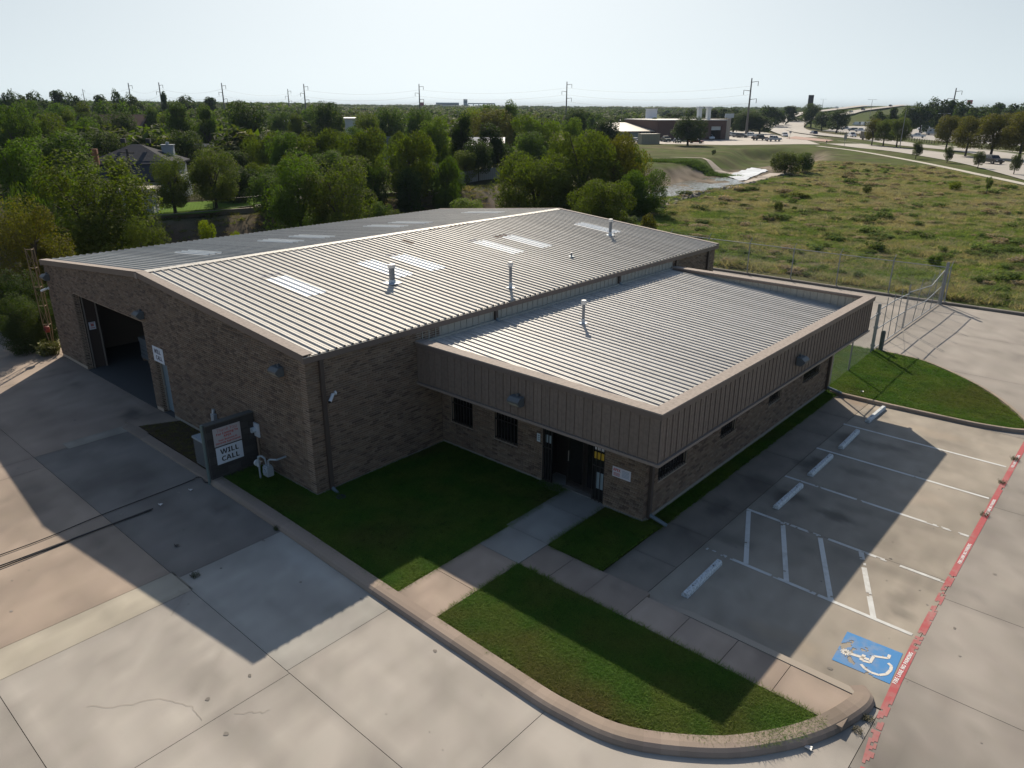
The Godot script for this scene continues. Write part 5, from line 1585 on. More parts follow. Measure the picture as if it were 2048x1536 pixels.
		["creek_row_tree", "leafy tree filling the thick growth along the far creek bank", -69.1, -23.2, 6.2, 2.8, 1, "olive", 0.00, "trees of the thick growth along the far creek bank", 1],
		["creek_row_tree", "leafy tree filling the thick growth along the far creek bank", -111.1, -47.2, 6.2, 5.2, 0, "mid", 0.00, "trees of the thick growth along the far creek bank", 1],
		["creek_row_tree", "leafy tree filling the thick growth along the far creek bank", -98.1, -39.5, 4.6, 3.3, 0, "mid", 0.00, "trees of the thick growth along the far creek bank", 1],
		["creek_row_tree", "leafy tree filling the thick growth along the far creek bank", -42.9, -7.2, 6.8, 3.8, 1, "mid", 0.00, "trees of the thick growth along the far creek bank", 1],
		["creek_row_tree", "leafy tree filling the thick growth along the far creek bank", -46.2, -10.1, 6.1, 3.2, 0, "bright", 0.00, "trees of the thick growth along the far creek bank", 1],
		["creek_row_tree", "leafy tree filling the thick growth along the far creek bank", -64.7, -71.0, 4.7, 4.5, 0, "olive", 0.00, "trees of the thick growth along the far creek bank", 1],
		["creek_row_tree", "leafy tree filling the thick growth along the far creek bank", -70.4, -86.2, 5.5, 6.7, 1, "dark", 0.00, "trees of the thick growth along the far creek bank", 1],
		["creek_row_tree", "leafy tree filling the thick growth along the far creek bank", -73.7, -96.6, 6.7, 6.3, 0, "mid", 0.00, "trees of the thick growth along the far creek bank", 1],
		["woodland_tree", "mixed tree on the wooded slope below the left horizon", -184.3, -51.0, 12.1, 7.7, 0, "mid", 0.03, "trees on the wooded slope at the left horizon", 1],
		["woodland_tree", "mixed tree on the wooded slope below the left horizon", -201.1, -63.8, 11.5, 8.8, 0, "bright", 0.03, "trees on the wooded slope at the left horizon", 1],
		["woodland_tree", "mixed tree on the wooded slope below the left horizon", -209.1, -71.4, 11.2, 9.4, 3, "olive", 0.03, "trees on the wooded slope at the left horizon", 1],
		["woodland_tree", "mixed tree on the wooded slope below the left horizon", -225.4, -84.8, 11.7, 10.5, 0, "mid", 0.03, "trees on the wooded slope at the left horizon", 0],
		["woodland_tree", "mixed tree on the wooded slope below the left horizon", -213.9, -86.4, 11.3, 9.0, 0, "bright", 0.03, "trees on the wooded slope at the left horizon", 0],
		["woodland_tree", "mixed tree on the wooded slope below the left horizon", -193.7, -82.9, 10.4, 7.3, 3, "mid", 0.03, "trees on the wooded slope at the left horizon", 1],
		["woodland_tree", "mixed tree on the wooded slope below the left horizon", -159.5, -61.2, 9.7, 7.8, 0, "blue", 0.03, "trees on the wooded slope at the left horizon", 1],
		["woodland_tree", "mixed tree on the wooded slope below the left horizon", -152.1, -52.4, 9.7, 8.0, 0, "blue", 0.03, "trees on the wooded slope at the left horizon", 1],
		["woodland_tree", "mixed tree on the wooded slope below the left horizon", -139.4, -43.4, 9.8, 5.6, 3, "olive", 0.03, "trees on the wooded slope at the left horizon", 1],
		["woodland_tree", "mixed tree on the wooded slope below the left horizon", -178.6, -79.8, 9.6, 5.7, 0, "olive", 0.03, "trees on the wooded slope at the left horizon", 1],
		["woodland_tree", "mixed tree on the wooded slope below the left horizon", -178.2, -112.0, 9.6, 9.4, 0, "mid", 0.03, "trees on the wooded slope at the left horizon", 1],
		["woodland_tree", "mixed tree on the wooded slope below the left horizon", -150.9, -98.9, 9.0, 7.1, 3, "olive", 0.03, "trees on the wooded slope at the left horizon", 1],
		["woodland_tree", "mixed tree on the wooded slope below the left horizon", -199.4, -134.4, 9.8, 9.3, 0, "bright", 0.03, "trees on the wooded slope at the left horizon", 0],
		["woodland_tree", "mixed tree on the wooded slope below the left horizon", -298.0, -89.3, 15.1, 9.2, 0, "dark", 0.03, "trees on the wooded slope at the left horizon", 0],
		["woodland_tree", "mixed tree on the wooded slope below the left horizon", -315.0, -101.7, 16.3, 11.6, 3, "dark", 0.03, "trees on the wooded slope at the left horizon", 0],
		["woodland_tree", "mixed tree on the wooded slope below the left horizon", -294.1, -101.0, 14.5, 9.6, 0, "dark", 0.03, "trees on the wooded slope at the left horizon", 0],
		["woodland_tree", "mixed tree on the wooded slope below the left horizon", -316.8, -125.5, 16.5, 6.6, 0, "dark", 0.03, "trees on the wooded slope at the left horizon", 0],
		["woodland_tree", "mixed tree on the wooded slope below the left horizon", -301.1, -136.5, 16.2, 6.7, 3, "dark", 0.03, "trees on the wooded slope at the left horizon", 0],
		["woodland_tree", "mixed tree on the wooded slope below the left horizon", -281.4, -75.2, 15.0, 6.9, 0, "dark", 0.03, "trees on the wooded slope at the left horizon", 0],
		["woodland_tree", "mixed tree on the wooded slope below the left horizon", -324.1, -158.0, 14.9, 12.4, 0, "dark", 0.03, "trees on the wooded slope at the left horizon", 0],
		["woodland_tree", "mixed tree on the wooded slope below the left horizon", -319.9, -166.3, 14.6, 12.6, 3, "dark", 0.03, "trees on the wooded slope at the left horizon", 0],
		["woodland_tree", "mixed tree on the wooded slope below the left horizon", -296.1, -123.2, 14.5, 10.5, 0, "blue", 0.03, "trees on the wooded slope at the left horizon", 0],
		["woodland_tree", "mixed tree on the wooded slope below the left horizon", -290.2, -80.6, 14.2, 8.7, 0, "blue", 0.03, "trees on the wooded slope at the left horizon", 0],
		["woodland_tree", "mixed tree on the wooded slope below the left horizon", -319.6, -118.6, 15.0, 10.7, 3, "blue", 0.03, "trees on the wooded slope at the left horizon", 0],
		["far_roadside_tree", "dark tree in the row behind the van yard", -80.0, -377.8, 12.8, 12.0, 0, "dark", 0.03, "dark trees behind the van yard", 0],
		["far_roadside_tree", "dark tree in the row behind the van yard", -76.9, -388.8, 15.0, 12.1, 0, "dark", 0.03, "dark trees behind the van yard", 0],
		["far_roadside_tree", "dark tree in the row behind the van yard", -70.9, -385.1, 14.5, 11.8, 3, "dark", 0.03, "dark trees behind the van yard", 0],
		["far_roadside_tree", "dark tree in the row behind the van yard", -63.1, -376.5, 13.8, 11.3, 0, "dark", 0.03, "dark trees behind the van yard", 0],
		["far_roadside_tree", "dark tree in the row behind the van yard", -90.5, -354.2, 9.8, 7.1, 0, "blue", 0.03, "dark trees behind the van yard", 0],
		["far_roadside_tree", "dark tree in the row behind the van yard", -88.7, -365.1, 11.1, 8.0, 3, "dark", 0.03, "dark trees behind the van yard", 0],
		["far_roadside_tree", "dark tree in the row behind the van yard", -84.6, -376.6, 11.5, 8.9, 0, "blue", 0.03, "dark trees behind the van yard", 0],
		["far_roadside_tree", "dark tree in the row behind the van yard", -45.0, -313.8, 11.4, 10.8, 0, "blue", 0.03, "dark trees behind the van yard", 0],
		["far_roadside_tree", "dark tree in the row behind the van yard", -55.5, -403.4, 13.3, 13.5, 3, "dark", 0.03, "dark trees behind the van yard", 0],
		["far_roadside_tree", "dark tree in the row behind the van yard", -44.0, -385.0, 13.2, 14.3, 0, "dark", 0.03, "dark trees behind the van yard", 0],
		["far_roadside_tree", "dark tree in the row behind the van yard", -45.5, -334.1, 11.1, 8.1, 0, "dark", 0.03, "dark trees behind the van yard", 0],
		["far_roadside_tree", "dark tree in the row behind the van yard", -32.3, -346.3, 12.2, 12.6, 3, "dark", 0.03, "dark trees behind the van yard", 0],
		["shop_row_tree", "tree in the row behind the brick workshop", -167.3, -263.6, 7.6, 9.1, 0, "blue", 0.03, "trees behind the workshop", 0],
		["shop_row_tree", "tree in the row behind the brick workshop", -157.6, -258.1, 7.3, 8.0, 0, "dark", 0.03, "trees behind the workshop", 0],
		["shop_row_tree", "tree in the row behind the brick workshop", -138.8, -246.2, 7.2, 9.3, 3, "dark", 0.03, "trees behind the workshop", 0],
		["shop_row_tree", "tree in the row behind the brick workshop", -163.4, -301.4, 8.7, 11.0, 0, "dark", 0.03, "trees behind the workshop", 0],
		["shop_row_tree", "tree in the row behind the brick workshop", -183.6, -358.9, 9.9, 12.7, 0, "dark", 0.03, "trees behind the workshop", 0],
		["shop_row_tree", "tree in the row behind the brick workshop", -179.3, -372.4, 10.4, 12.9, 3, "blue", 0.03, "trees behind the workshop", 0],
		["shop_row_tree", "tree in the row behind the brick workshop", -176.9, -384.8, 10.9, 15.6, 0, "dark", 0.03, "trees behind the workshop", 0],
		["shop_row_tree", "tree in the row behind the brick workshop", -161.3, -403.0, 11.8, 15.5, 0, "dark", 0.03, "trees behind the workshop", 0],
		["shop_row_tree", "tree in the row behind the brick workshop", -179.5, -471.3, 12.3, 17.7, 3, "blue", 0.03, "trees behind the workshop", 0],
		["shop_row_tree", "tree in the row behind the brick workshop", -165.2, -423.0, 9.5, 10.7, 0, "dark", 0.03, "trees behind the workshop", 0],
		["shop_row_tree", "tree in the row behind the brick workshop", -162.4, -324.8, 8.6, 9.2, 0, "blue", 0.03, "trees behind the workshop", 0],
		["shop_row_tree", "tree in the row behind the brick workshop", -159.9, -232.2, 9.2, 9.5, 3, "mid", 0.03, "trees behind the workshop", 0],
		["shop_row_tree", "tree in the row behind the brick workshop", -145.3, -218.1, 8.7, 7.8, 0, "mid", 0.03, "trees behind the workshop", 0]]:
		tree(q[0], q[1], "shrub" if q[0].ends_with("shrub") or q[0].ends_with("bush") else "tree", q[2], q[3], height(q[2], q[3]) - 0.1, q[4], q[5], q[6], q[7], q[8], q[9], q[10])
	# the woods farther off, which read as one mass
	var r := RandomNumberGenerator.new()
	r.seed = 31
	var far := crown(90, 14, 420, 0.085, 0)
	var keep := []
	for rd in [ROAD_A, ROAD_B]:
		for p in rd: keep.append(Vector2(p.x, p.z))
	var cols := [Color(0.075, 0.1, 0.034), Color(0.095, 0.122, 0.038), Color(0.055, 0.078, 0.03), Color(0.105, 0.11, 0.036), Color(0.085, 0.118, 0.034), Color(0.12, 0.15, 0.042)]
	var xf := []; var cs := []
	var tries := 0
	while xf.size() < 5200 and tries < 60000:
		tries += 1
		var ang := r.randf_range(-1.5, 0.06)
		var dist := 125.0 + 2000.0 * pow(r.randf(), 1.5)
		var x := 16.5 + sin(ang) * dist; var z := 10.4 - cos(ang) * dist
		if dist < 150 and ang > -1.05: continue
		if ang > -0.66 and dist < 420: continue
		if ang > -0.8 and dist < 250: continue
		var pp := Vector2(x, z)
		var ok := true
		if ang > -0.75 and dist < 1100:
			for rd in [ROAD_A, ROAD_B]:
				var v := []
				for q in rd: v.append(Vector2(q.x, q.z))
				if poly_near(pp, v).x < 42.0: ok = false
			if ang > -0.45 and dist < 480: ok = false
			if ang < -0.45 and ang > -0.56 and dist < 900 and dist > 330: ok = false
		if not ok: continue
		for g in OPEN:
			if pp.distance_to(g[0]) < g[1]: ok = false
		if not ok: continue
		var w := r.randf_range(7.5, 13.0)
		var h := r.randf_range(6.0, 10.5)
		if dist < 260: h = minf(h, 8.0)
		if ang > -0.95: h *= 0.8
		if dist > 500: w *= 1.5; h *= 1.1
		var b := Basis(Vector3.UP, r.randf() * TAU).scaled(Vector3(w, h, w))
		xf.append(Transform3D(b, Vector3(x, height(x, z) + h * 0.46, z)))
		cs.append(cols[r.randi() % 6] * r.randf_range(0.8, 1.25))
	var fm: StandardMaterial3D = leafmat("mid").duplicate()
	fm.resource_name = "leaf_far"
	fm.albedo_color = Color.WHITE
	tag(multi("distant_woods", far, fm, xf, cs, self), "wooded suburb and woods stretching to the horizon", "woods")
const OPEN := [[Vector2(-96, -32), 20], [Vector2(-79, -30), 16], [Vector2(-135, -54), 16], [Vector2(-202, -77), 16], [Vector2(-116, -60), 14], [Vector2(-107, -91), 12], [Vector2(-147, -113), 24], [Vector2(-119, -92), 22], [Vector2(-95, -74), 16], [Vector2(-254, -161), 24], [Vector2(-212, -134), 22], [Vector2(-169, -107), 20], [Vector2(-183, -69), 14], [Vector2(-160, -60), 14], [Vector2(-97, -109), 14], [Vector2(-159, -269), 60], [Vector2(-120, -222), 55], [Vector2(-123, -244), 50], [Vector2(-119, -257), 50], [Vector2(-109, -194), 50], [Vector2(-93, -322), 70], [Vector2(-75, -327), 80], [Vector2(-54, -312), 90], [Vector2(-106, -423), 60]]

# ---------- things on the site ----------
func build_site_objects():
	var steel := mat("steel", 0.5, 0.48, 0.45, 0.3, 0.8)
	# wall lamps: (place, outward turn, label)
	var lamp := thing("wall_lamp", "", "wall lamp", Vector3.ZERO, 0.0, "box shaped lamps on the building")
	var m := MB.new()
	m.prism(PackedVector2Array([Vector2(0, 0.14), Vector2(0.16, 0.13), Vector2(0.27, 0.05), Vector2(0.27, 0.0), Vector2(0.17, -0.12), Vector2(0, -0.12)]), Vector3(-0.2, 0, 0), Vector3(0, 0, 1), Vector3.UP, 0.4)
	var mm := MB.new()
	mm.v = m.v; mm.n = m.n; mm.c = m.c; mm.i = m.i
	part("housing", mm, mat("lamp_bronze", 0.10, 0.115, 0.125, 0.5), lamp)
	m = MB.new()
	m.quad(Vector3(-0.16, -0.105, 0.187), Vector3(0.16, -0.105, 0.187), Vector3(0.16, -0.005, 0.273), Vector3(-0.16, -0.005, 0.273))
	part("lens", m, mat("lamp_lens", 0.42, 0.42, 0.37, 0.25), lamp)
	m = MB.new()
	m.span(Vector3(-0.03, 0.13, 0.0), Vector3(0.03, 0.2, 0.07))
	part("photo_cell", m, mat("lamp_bronze", 0.10, 0.115, 0.125, 0.5), lamp)
	var first := true
	for q in [[Vector3(-1.25, 3.6, 0.01), 0.0, "wall lamp on the gable wall close to its tall brick corner"], [Vector3(-10.06, 3.62, 0.01), 0.0, "wall lamp on the gable wall above the large open doorway"], [Vector3(-19.2, 3.64, 0.01), 0.0, "wall lamp high at the far end of the gable wall above the lattice mast"], [Vector3(4.21, 3.0, -3.89), 0.0, "wall lamp on the brown metal fascia above the office lawn"], [Vector3(8.64, 3.05, -12.3), PI / 2, "wall lamp on the ribbed fascia above the parking bays"]]:
		if first:
			lamp.position = q[0]; lamp.rotation.y = q[1]; lamp.set_meta("label", q[2]); first = false
		else:
			copy(lamp, "wall_lamp", q[2], q[0], q[1])
	# cameras
	var cw := mat("camera_white", 0.62, 0.66, 0.7, 0.4)
	for q in [[Vector3(0.01, 3.0, -0.9), Vector3(0.12, -0.14, 0.2), "white bullet camera on the brick side wall beside the downspout"], [Vector3(-19.4, 3.12, 0.01), Vector3(-0.28, -0.12, 0.12), "white bullet camera at the far end of the gable wall"], [Vector3(6.05, 2.4, -4.9), Vector3(0.02, -0.12, 0.1), "small white camera under the fascia above the entrance"]]:
		var t := thing("security_camera", q[2], "security camera", q[0], 0.0, "white security cameras on the building")
		m = MB.new()
		var nrm := Vector3(1, 0, 0) if q[0].x == 0.01 else Vector3(0, 0, 1)
		m.cyl(Vector3.ZERO, nrm * 0.05, 0.06, 0.055, 12)
		m.cyl(nrm * 0.04, nrm * 0.09 + q[1] * 0.25, 0.025, 0.025, 8)
		part("mount", m, cw, t)
		m = MB.new()
		m.cyl(nrm * 0.09 + q[1] * 0.1, nrm * 0.09 + q[1] * 1.1, 0.048, 0.05, 12)
		part("barrel", m, cw, t)
		m = MB.new()
		m.cyl(nrm * 0.09 + q[1] * 1.1, nrm * 0.09 + q[1] * 1.15, 0.045, 0.045, 12)
		part("lens", m, mat("camera_lens", 0.02, 0.02, 0.02, 0.1), t)
	# signs
	var board := mat("sign_white", 0.60, 0.66, 0.74, 0.5)
	var navy := mat("sign_navy", 0.035, 0.045, 0.09, 0.6)
	var black := mat("sign_black", 0.01, 0.01, 0.012, 0.6)
	var red := mat("sign_red", 0.45, 0.055, 0.05, 0.6)
	var pink := mat("sign_pink", 0.45, 0.17, 0.17, 0.6)
	var s := thing("will_call_sign", "white sign reading WILL CALL above the grey metal side door", "sign", Vector3(-9.2, 2.31, 0.012))
	m = MB.new(); m.span(Vector3(-0.4, -0.28, 0), Vector3(0.4, 0.28, 0.012)); part("board", m, board, s)
	text_part("lettering", "WILL", 0.155, navy, s, Vector3(-0.03, 0.115, 0.016), Vector3.RIGHT, Vector3.UP, true, 0.95)
	text_part("lettering", "CALL", 0.155, navy, s, Vector3(0.03, -0.115, 0.016), Vector3.RIGHT, Vector3.UP, true, 0.95)
	s = thing("warning_sign", "small white notice on the brown jamb inside the large doorway", "sign", Vector3(-16.655, 1.85, -0.5))
	m = MB.new(); m.span(Vector3(0, -0.16, -0.13), Vector3(0.008, 0.16, 0.13)); part("board", m, board, s)
	m = MB.new(); m.box(Vector3(0.011, 0.03, 0), Vector3(0.004, 0.11, 0.12)); m.box(Vector3(0.011, -0.09, 0), Vector3(0.004, 0.03, 0.18)); m.box(Vector3(0.011, 0.12, 0), Vector3(0.004, 0.02, 0.18)); part("print", m, pink, s)
	# the dark block wall that screens the air conditioner
	var bw := thing("block_wall", "short dark concrete block screen wall standing out from the gable wall", "wall")
	m = MB.new(); m.span(Vector3(-3.24, -0.1, 0.02), Vector3(-3.062, 1.82, 1.545)); part("mortar_core", m, mat("block_mortar", 0.085, 0.08, 0.08, 1.0), bw)
	for r in 9:
		var z := 0.02
		while z < 1.5:
			var w := 0.4 if not (z < 0.05 and r % 2) else 0.2
			var e := minf(z + w, 1.55)
			m = MB.new()
			m.span(Vector3(-3.25, r * 0.203 + 0.006, z + 0.006), Vector3(-3.05 + rng.randf() * 0.003, r * 0.203 + 0.197, e - 0.006))
			var bt: float = [0.045, 0.052, 0.04, 0.058][rng.randi() % 4]
			part("block", m, mat("block_%.3f" % bt, bt * 1.05, bt, bt * 0.98, 0.95), bw)
			z = e
	m = MB.new(); m.span(Vector3(-3.27, 1.83, 0.02), Vector3(-3.03, 1.865, 1.57)); part("coping", m, mat("coping_dark", 0.08, 0.08, 0.075, 0.9), bw)
	m = MB.new(); m.cyl(Vector3(-3.12, -0.05, 1.62), Vector3(-3.12, 1.9, 1.62), 0.045, 0.045, 10); part("corner_pipe", m, mat("pipe_green", 0.14, 0.19, 0.19, 0.5, 0.3), bw)
	s = thing("thank_you_sign", "white sign with red thank you lettering on the dark block wall", "sign", Vector3(-3.045, 1.41, 0.92))
	m = MB.new(); m.span(Vector3(0, -0.285, -0.43), Vector3(0.012, 0.285, 0.43)); part("board", m, mat("sign_grey", 0.46, 0.44, 0.46, 0.5), s)
	for q in [["Thank You", 0.1, 0.2, pink, false, 1.0], ["For Coming To", 0.072, 0.085, red, true, 1.0], ["APEX", 0.072, -0.01, red, true, 1.0], ["Your Business Is", 0.054, -0.115, red, true, 1.0], ["Sincerely Appreciated", 0.054, -0.2, red, true, 1.0]]:
		text_part("lettering", q[0], q[1], q[3], s, Vector3(0.015, q[2], 0), Vector3(0, 0, -1), Vector3.UP, q[4], q[5])
	s = thing("will_call_board", "white board with bold black WILL CALL low on the dark block wall", "sign", Vector3(-3.045, 0.815, 0.915))
	m = MB.new(); m.span(Vector3(0, -0.27, -0.42), Vector3(0.012, 0.27, 0.42)); part("board", m, board, s)
	text_part("lettering", "WILL", 0.155, black, s, Vector3(0.016, 0.115, 0.0), Vector3(0, 0, -1), Vector3.UP, true, 1.15)
	text_part("lettering", "CALL", 0.155, black, s, Vector3(0.016, -0.115, 0.0), Vector3(0, 0, -1), Vector3.UP, true, 1.15)
	s = thing("company_sign", "small white company sign with red APEX on the brick beside the entrance", "sign", Vector3(6.99, 1.31, -4.925))
	m = MB.new(); m.span(Vector3(-0.29, -0.15, 0), Vector3(0.29, 0.15, 0.01)); part("board", m, mat("sign_pale", 0.58, 0.58, 0.64, 0.5), s)
	text_part("lettering", "APEX", 0.085, red, s, Vector3(-0.15, 0.065, 0.014), Vector3.RIGHT, Vector3.UP, true, 0.8)
	for k in 3:
		m = MB.new(); m.box(Vector3(-0.15, -0.03 - k * 0.035, 0.013), Vector3(0.2, 0.018, 0.004)); part("print_line", m, pink, s)
	for k in 5:
		m = MB.new(); m.box(Vector3(0.13, 0.09 - k * 0.042, 0.013), Vector3(0.22, 0.018, 0.004)); part("print_line", m, mat("print_blue", 0.3, 0.36, 0.46, 0.6), s)
	s = thing("hours_sign", "tiny white notice on the bricks at the left edge of the entrance", "sign", Vector3(4.1, 1.5, -4.925))
	m = MB.new(); m.span(Vector3(-0.06, -0.13, 0), Vector3(0.06, 0.13, 0.01)); part("board", m, mat("paper_blue2", 0.5, 0.58, 0.62, 0.6), s)
	for k in 3:
		m = MB.new(); m.box(Vector3(0.005, 0.07 - k * 0.06, 0.012), Vector3(0.07, 0.025, 0.004)); part("print_line", m, mat("print_dark", 0.12, 0.18, 0.22, 0.6), s)
	# air conditioner behind the block wall
	var ac := thing("air_conditioner", "grey air conditioner with round fan top behind the block wall", "air conditioner", Vector3(-4.15, 0.06, 0.85))
	m = MB.new(); m.span(Vector3(-0.42, 0.04, -0.42), Vector3(0.42, 0.9, 0.42)); part("cabinet", m, mat("ac_grey", 0.12, 0.13, 0.14, 0.6), ac)
	m = MB.new(); m.span(Vector3(-0.45, 0.9, -0.45), Vector3(0.45, 0.96, 0.45)); part("top", m, mat("ac_top", 0.28, 0.34, 0.38, 0.5), ac)
	m = MB.new(); m.cyl(Vector3(0, 0.96, 0), Vector3(0, 0.975, 0), 0.33, 0.33, 20); part("fan_opening", m, mat("ac_dark", 0.02, 0.025, 0.03, 0.6), ac)
	m = MB.new()
	for k in 6: m.cyl(Vector3(cos(k) * 0.05, 0.985, sin(k) * 0.05), Vector3(cos(TAU * k / 6) * 0.34, 0.985, sin(TAU * k / 6) * 0.34), 0.008, 0.008, 4)
	for k in 3:
		for j in 20: m.cyl(Vector3(cos(TAU * j / 20) * (0.12 + k * 0.1), 0.985, sin(TAU * j / 20) * (0.12 + k * 0.1)), Vector3(cos(TAU * (j + 1) / 20) * (0.12 + k * 0.1), 0.985, sin(TAU * (j + 1) / 20) * (0.12 + k * 0.1)), 0.006, 0.006, 4)
	part("fan_guard", m, mat("ac_top", 0.28, 0.34, 0.38, 0.5), ac)
	m = MB.new()
	for k in 12: m.span(Vector3(-0.43, 0.1 + k * 0.064, -0.4), Vector3(0.43, 0.125 + k * 0.064, 0.432))
	part("louvres", m, mat("ac_louvre", 0.09, 0.1, 0.105, 0.6), ac)
	# electrics and gas on the gable wall
	var el := thing("power_disconnect", "small silver electrical box on the gable wall above the air conditioner", "electrical box", Vector3(-5.55, 0.95, 0.01))
	m = MB.new(); m.span(Vector3(-0.1, -0.15, 0), Vector3(0.1, 0.15, 0.12)); part("cabinet", m, mat("box_silver", 0.42, 0.46, 0.5, 0.4, 0.3), el)
	m = MB.new(); m.cyl(Vector3(0.02, -0.15, 0.06), Vector3(0.02, -0.7, 0.06), 0.03, 0.03, 8); m.cyl(Vector3(-0.02, 0.15, 0.06), Vector3(-0.02, 0.3, 0.03), 0.05, 0.06, 8); part("conduit", m, mat("box_silver", 0.42, 0.46, 0.5, 0.4, 0.3), el)
	el = thing("electric_meter", "white meter panel with round dial and tan conduit on the gable wall", "electric meter", Vector3(-2.96, 1.3, 0.01))
	m = MB.new(); m.span(Vector3(-0.17, -0.22, 0), Vector3(0.17, 0.22, 0.05)); part("panel", m, mat("meter_white", 0.55, 0.6, 0.66, 0.5), el)
	m = MB.new(); m.cyl(Vector3(-0.04, 0, 0.05), Vector3(-0.04, 0, 0.17), 0.095, 0.085, 16); part("dial", m, mat("meter_glass", 0.45, 0.52, 0.58, 0.15), el)
	m = MB.new(); m.cyl(Vector3(0.06, -0.22, 0.04), Vector3(0.06, -1.18, 0.04), 0.03, 0.03, 8); part("conduit", m, mat("conduit_tan", 0.23, 0.17, 0.125, 0.7), el)
	m = MB.new(); m.tube([Vector3(-0.08, -1.13, 0.12), Vector3(0.03, -1.08, 0.1), Vector3(0.14, -1.02, 0.03)], 0.02, 6); part("tap", m, mat("tap_white", 0.55, 0.5, 0.42, 0.5), el)
	var gs := thing("gas_meter", "grey gas meter with bent pipes standing on the lawn by the wall corner", "gas meter", Vector3(-2.02, 0.1, 0.42))
	var gp := mat("gas_grey", 0.33, 0.38, 0.42, 0.5, 0.2)
	m = MB.new(); m.box(Vector3(0.14, 0.3, -0.03), Vector3(0.26, 0.28, 0.2)); m.box(Vector3(0.14, 0.46, -0.03), Vector3(0.2, 0.06, 0.16)); m.cyl(Vector3(0.14, 0.3, 0.07), Vector3(0.14, 0.3, 0.11), 0.09, 0.08, 12); part("meter_body", m, gp, gs)
	m = MB.new(); m.tube([Vector3(-0.12, -0.1, 0.1), Vector3(-0.12, 0.72, 0.1), Vector3(-0.02, 0.76, 0.05), Vector3(0.08, 0.7, 0.0), Vector3(0.08, 0.46, -0.03)], 0.03, 8); m.tube([Vector3(0.2, 0.46, -0.03), Vector3(0.2, 0.64, -0.03), Vector3(0.3, 0.72, -0.03), Vector3(0.55, 0.76, -0.12), Vector3(0.55, 0.76, -0.42)], 0.03, 8); part("pipe", m, gp, gs)
	m = MB.new(); m.cyl(Vector3(-0.2, 0.52, 0.12), Vector3(-0.14, 0.52, 0.12), 0.1, 0.1, 14); m.cyl(Vector3(-0.14, 0.4, 0.1), Vector3(-0.14, 0.52, 0.1), 0.05, 0.05, 8); part("regulator", m, mat("gas_pale", 0.5, 0.55, 0.58, 0.5), gs)
	# the lattice mast at the far corner with its red hose reel
	var ms := thing("lattice_mast", "tall rusty triangular lattice mast at the far corner of the gable wall", "lattice mast", Vector3(-20.3, 0, 0.1), 0.4)
	var rust := mat("mast_rust", 0.2, 0.15, 0.09, 0.7, 0.3)
	var leg_at := func(k, y):
		var rr := 0.025 + 0.17 * clampf(y / 1.35, 0, 1)
		return Vector3(cos(TAU * k / 3 + 0.5) * rr - 0.05 * y * 0.35, y, sin(TAU * k / 3 + 0.5) * rr)
	for k in 3:
		m = MB.new(); m.tube([leg_at.call(k, 0.0), leg_at.call(k, 1.35), leg_at.call(k, 3.0), leg_at.call(k, 4.75)], 0.02, 6); part("leg", m, rust, ms)
	for y in [1.35, 2.2, 3.05, 3.9, 4.7]:
		m = MB.new()
		for k in 3: m.cyl(leg_at.call(k, y), leg_at.call(k + 1, y), 0.011, 0.011, 5)
		part("brace", m, rust, ms)
		if y < 4.5:
			m = MB.new()
			for k in 3: m.cyl(leg_at.call(k, y), leg_at.call(k + 1, y + 0.85), 0.01, 0.01, 5)
			part("brace", m, rust, ms)
	var hr := thing("red_reel", "red coiled hose hanging on the lattice mast", "hose reel", Vector3(-20.05, 1.2, 0.2))
	m = MB.new()
	for r in 3:
		for k in 14: m.cyl(Vector3(cos(TAU * k / 14) * 0.13, sin(TAU * k / 14) * 0.13, r * 0.05), Vector3(cos(TAU * (k + 1) / 14) * 0.13, sin(TAU * (k + 1) / 14) * 0.13, r * 0.05), 0.032, 0.032, 6, false)
	part("coil", m, mat("hose_red", 0.32, 0.05, 0.03, 0.5), hr)
	m = MB.new(); m.cyl(Vector3(0, 0, -0.05), Vector3(0, 0, 0.18), 0.06, 0.06, 8); part("hub", m, mat("hose_hub", 0.12, 0.05, 0.04, 0.6), hr)
	# hoses on the drive
	var hm := mat("hose_black", 0.012, 0.012, 0.015, 0.5)
	var cbl := thing("black_cable", "thin black cable running from the block wall across the drive", "cable")
	m = MB.new()
	var pts := []
	for q in smooth([Vector2(-3.15, 1.54), Vector2(-3.30, 1.68), Vector2(-3.66, 1.61), Vector2(-3.78, 1.72), Vector2(-3.69, 2.11), Vector2(-3.60, 4.54), Vector2(-3.46, 5.83), Vector2(-3.45, 6.96), Vector2(-3.55, 9.5), Vector2(-3.6, 13.0)], 4): pts.append(Vector3(q.x, 0.03, q.y))
	m.tube(pts, 0.013, 6); part("cable", m, hm, cbl)
	var hs := thing("black_hose", "thicker black double hose lying shorter and parallel on the drive", "hose")
	for o in [0.0, 0.06]:
		m = MB.new(); pts = []
		for q in smooth([Vector2(-2.90, 3.41), Vector2(-2.90, 4.17), Vector2(-2.90, 5.43), Vector2(-2.91, 7.12), Vector2(-3.1, 9.5), Vector2(-3.15, 13.0)], 3): pts.append(Vector3(q.x + o * (1.0 + 0.8 * sin(q.y)), 0.032, q.y + o))
		m.tube(pts, 0.017, 6); part("hose_run", m, hm, hs)
	# wheel stops
	var ws := thing("wheel_stop", "", "wheel stop", Vector3.ZERO, 0.0, "painted concrete wheel stops in the parking bays")
	m = MB.new()
	m.prism(PackedVector2Array([Vector2(-0.085, 0), Vector2(0.085, 0), Vector2(0.08, 0.07), Vector2(0.05, 0.118), Vector2(-0.05, 0.118), Vector2(-0.08, 0.07)]), Vector3(0, 0, 0.88), Vector3.RIGHT, Vector3.UP, 1.76)
	var wmat := mat("stop_paint", 0.56, 0.6, 0.63, 0.85)
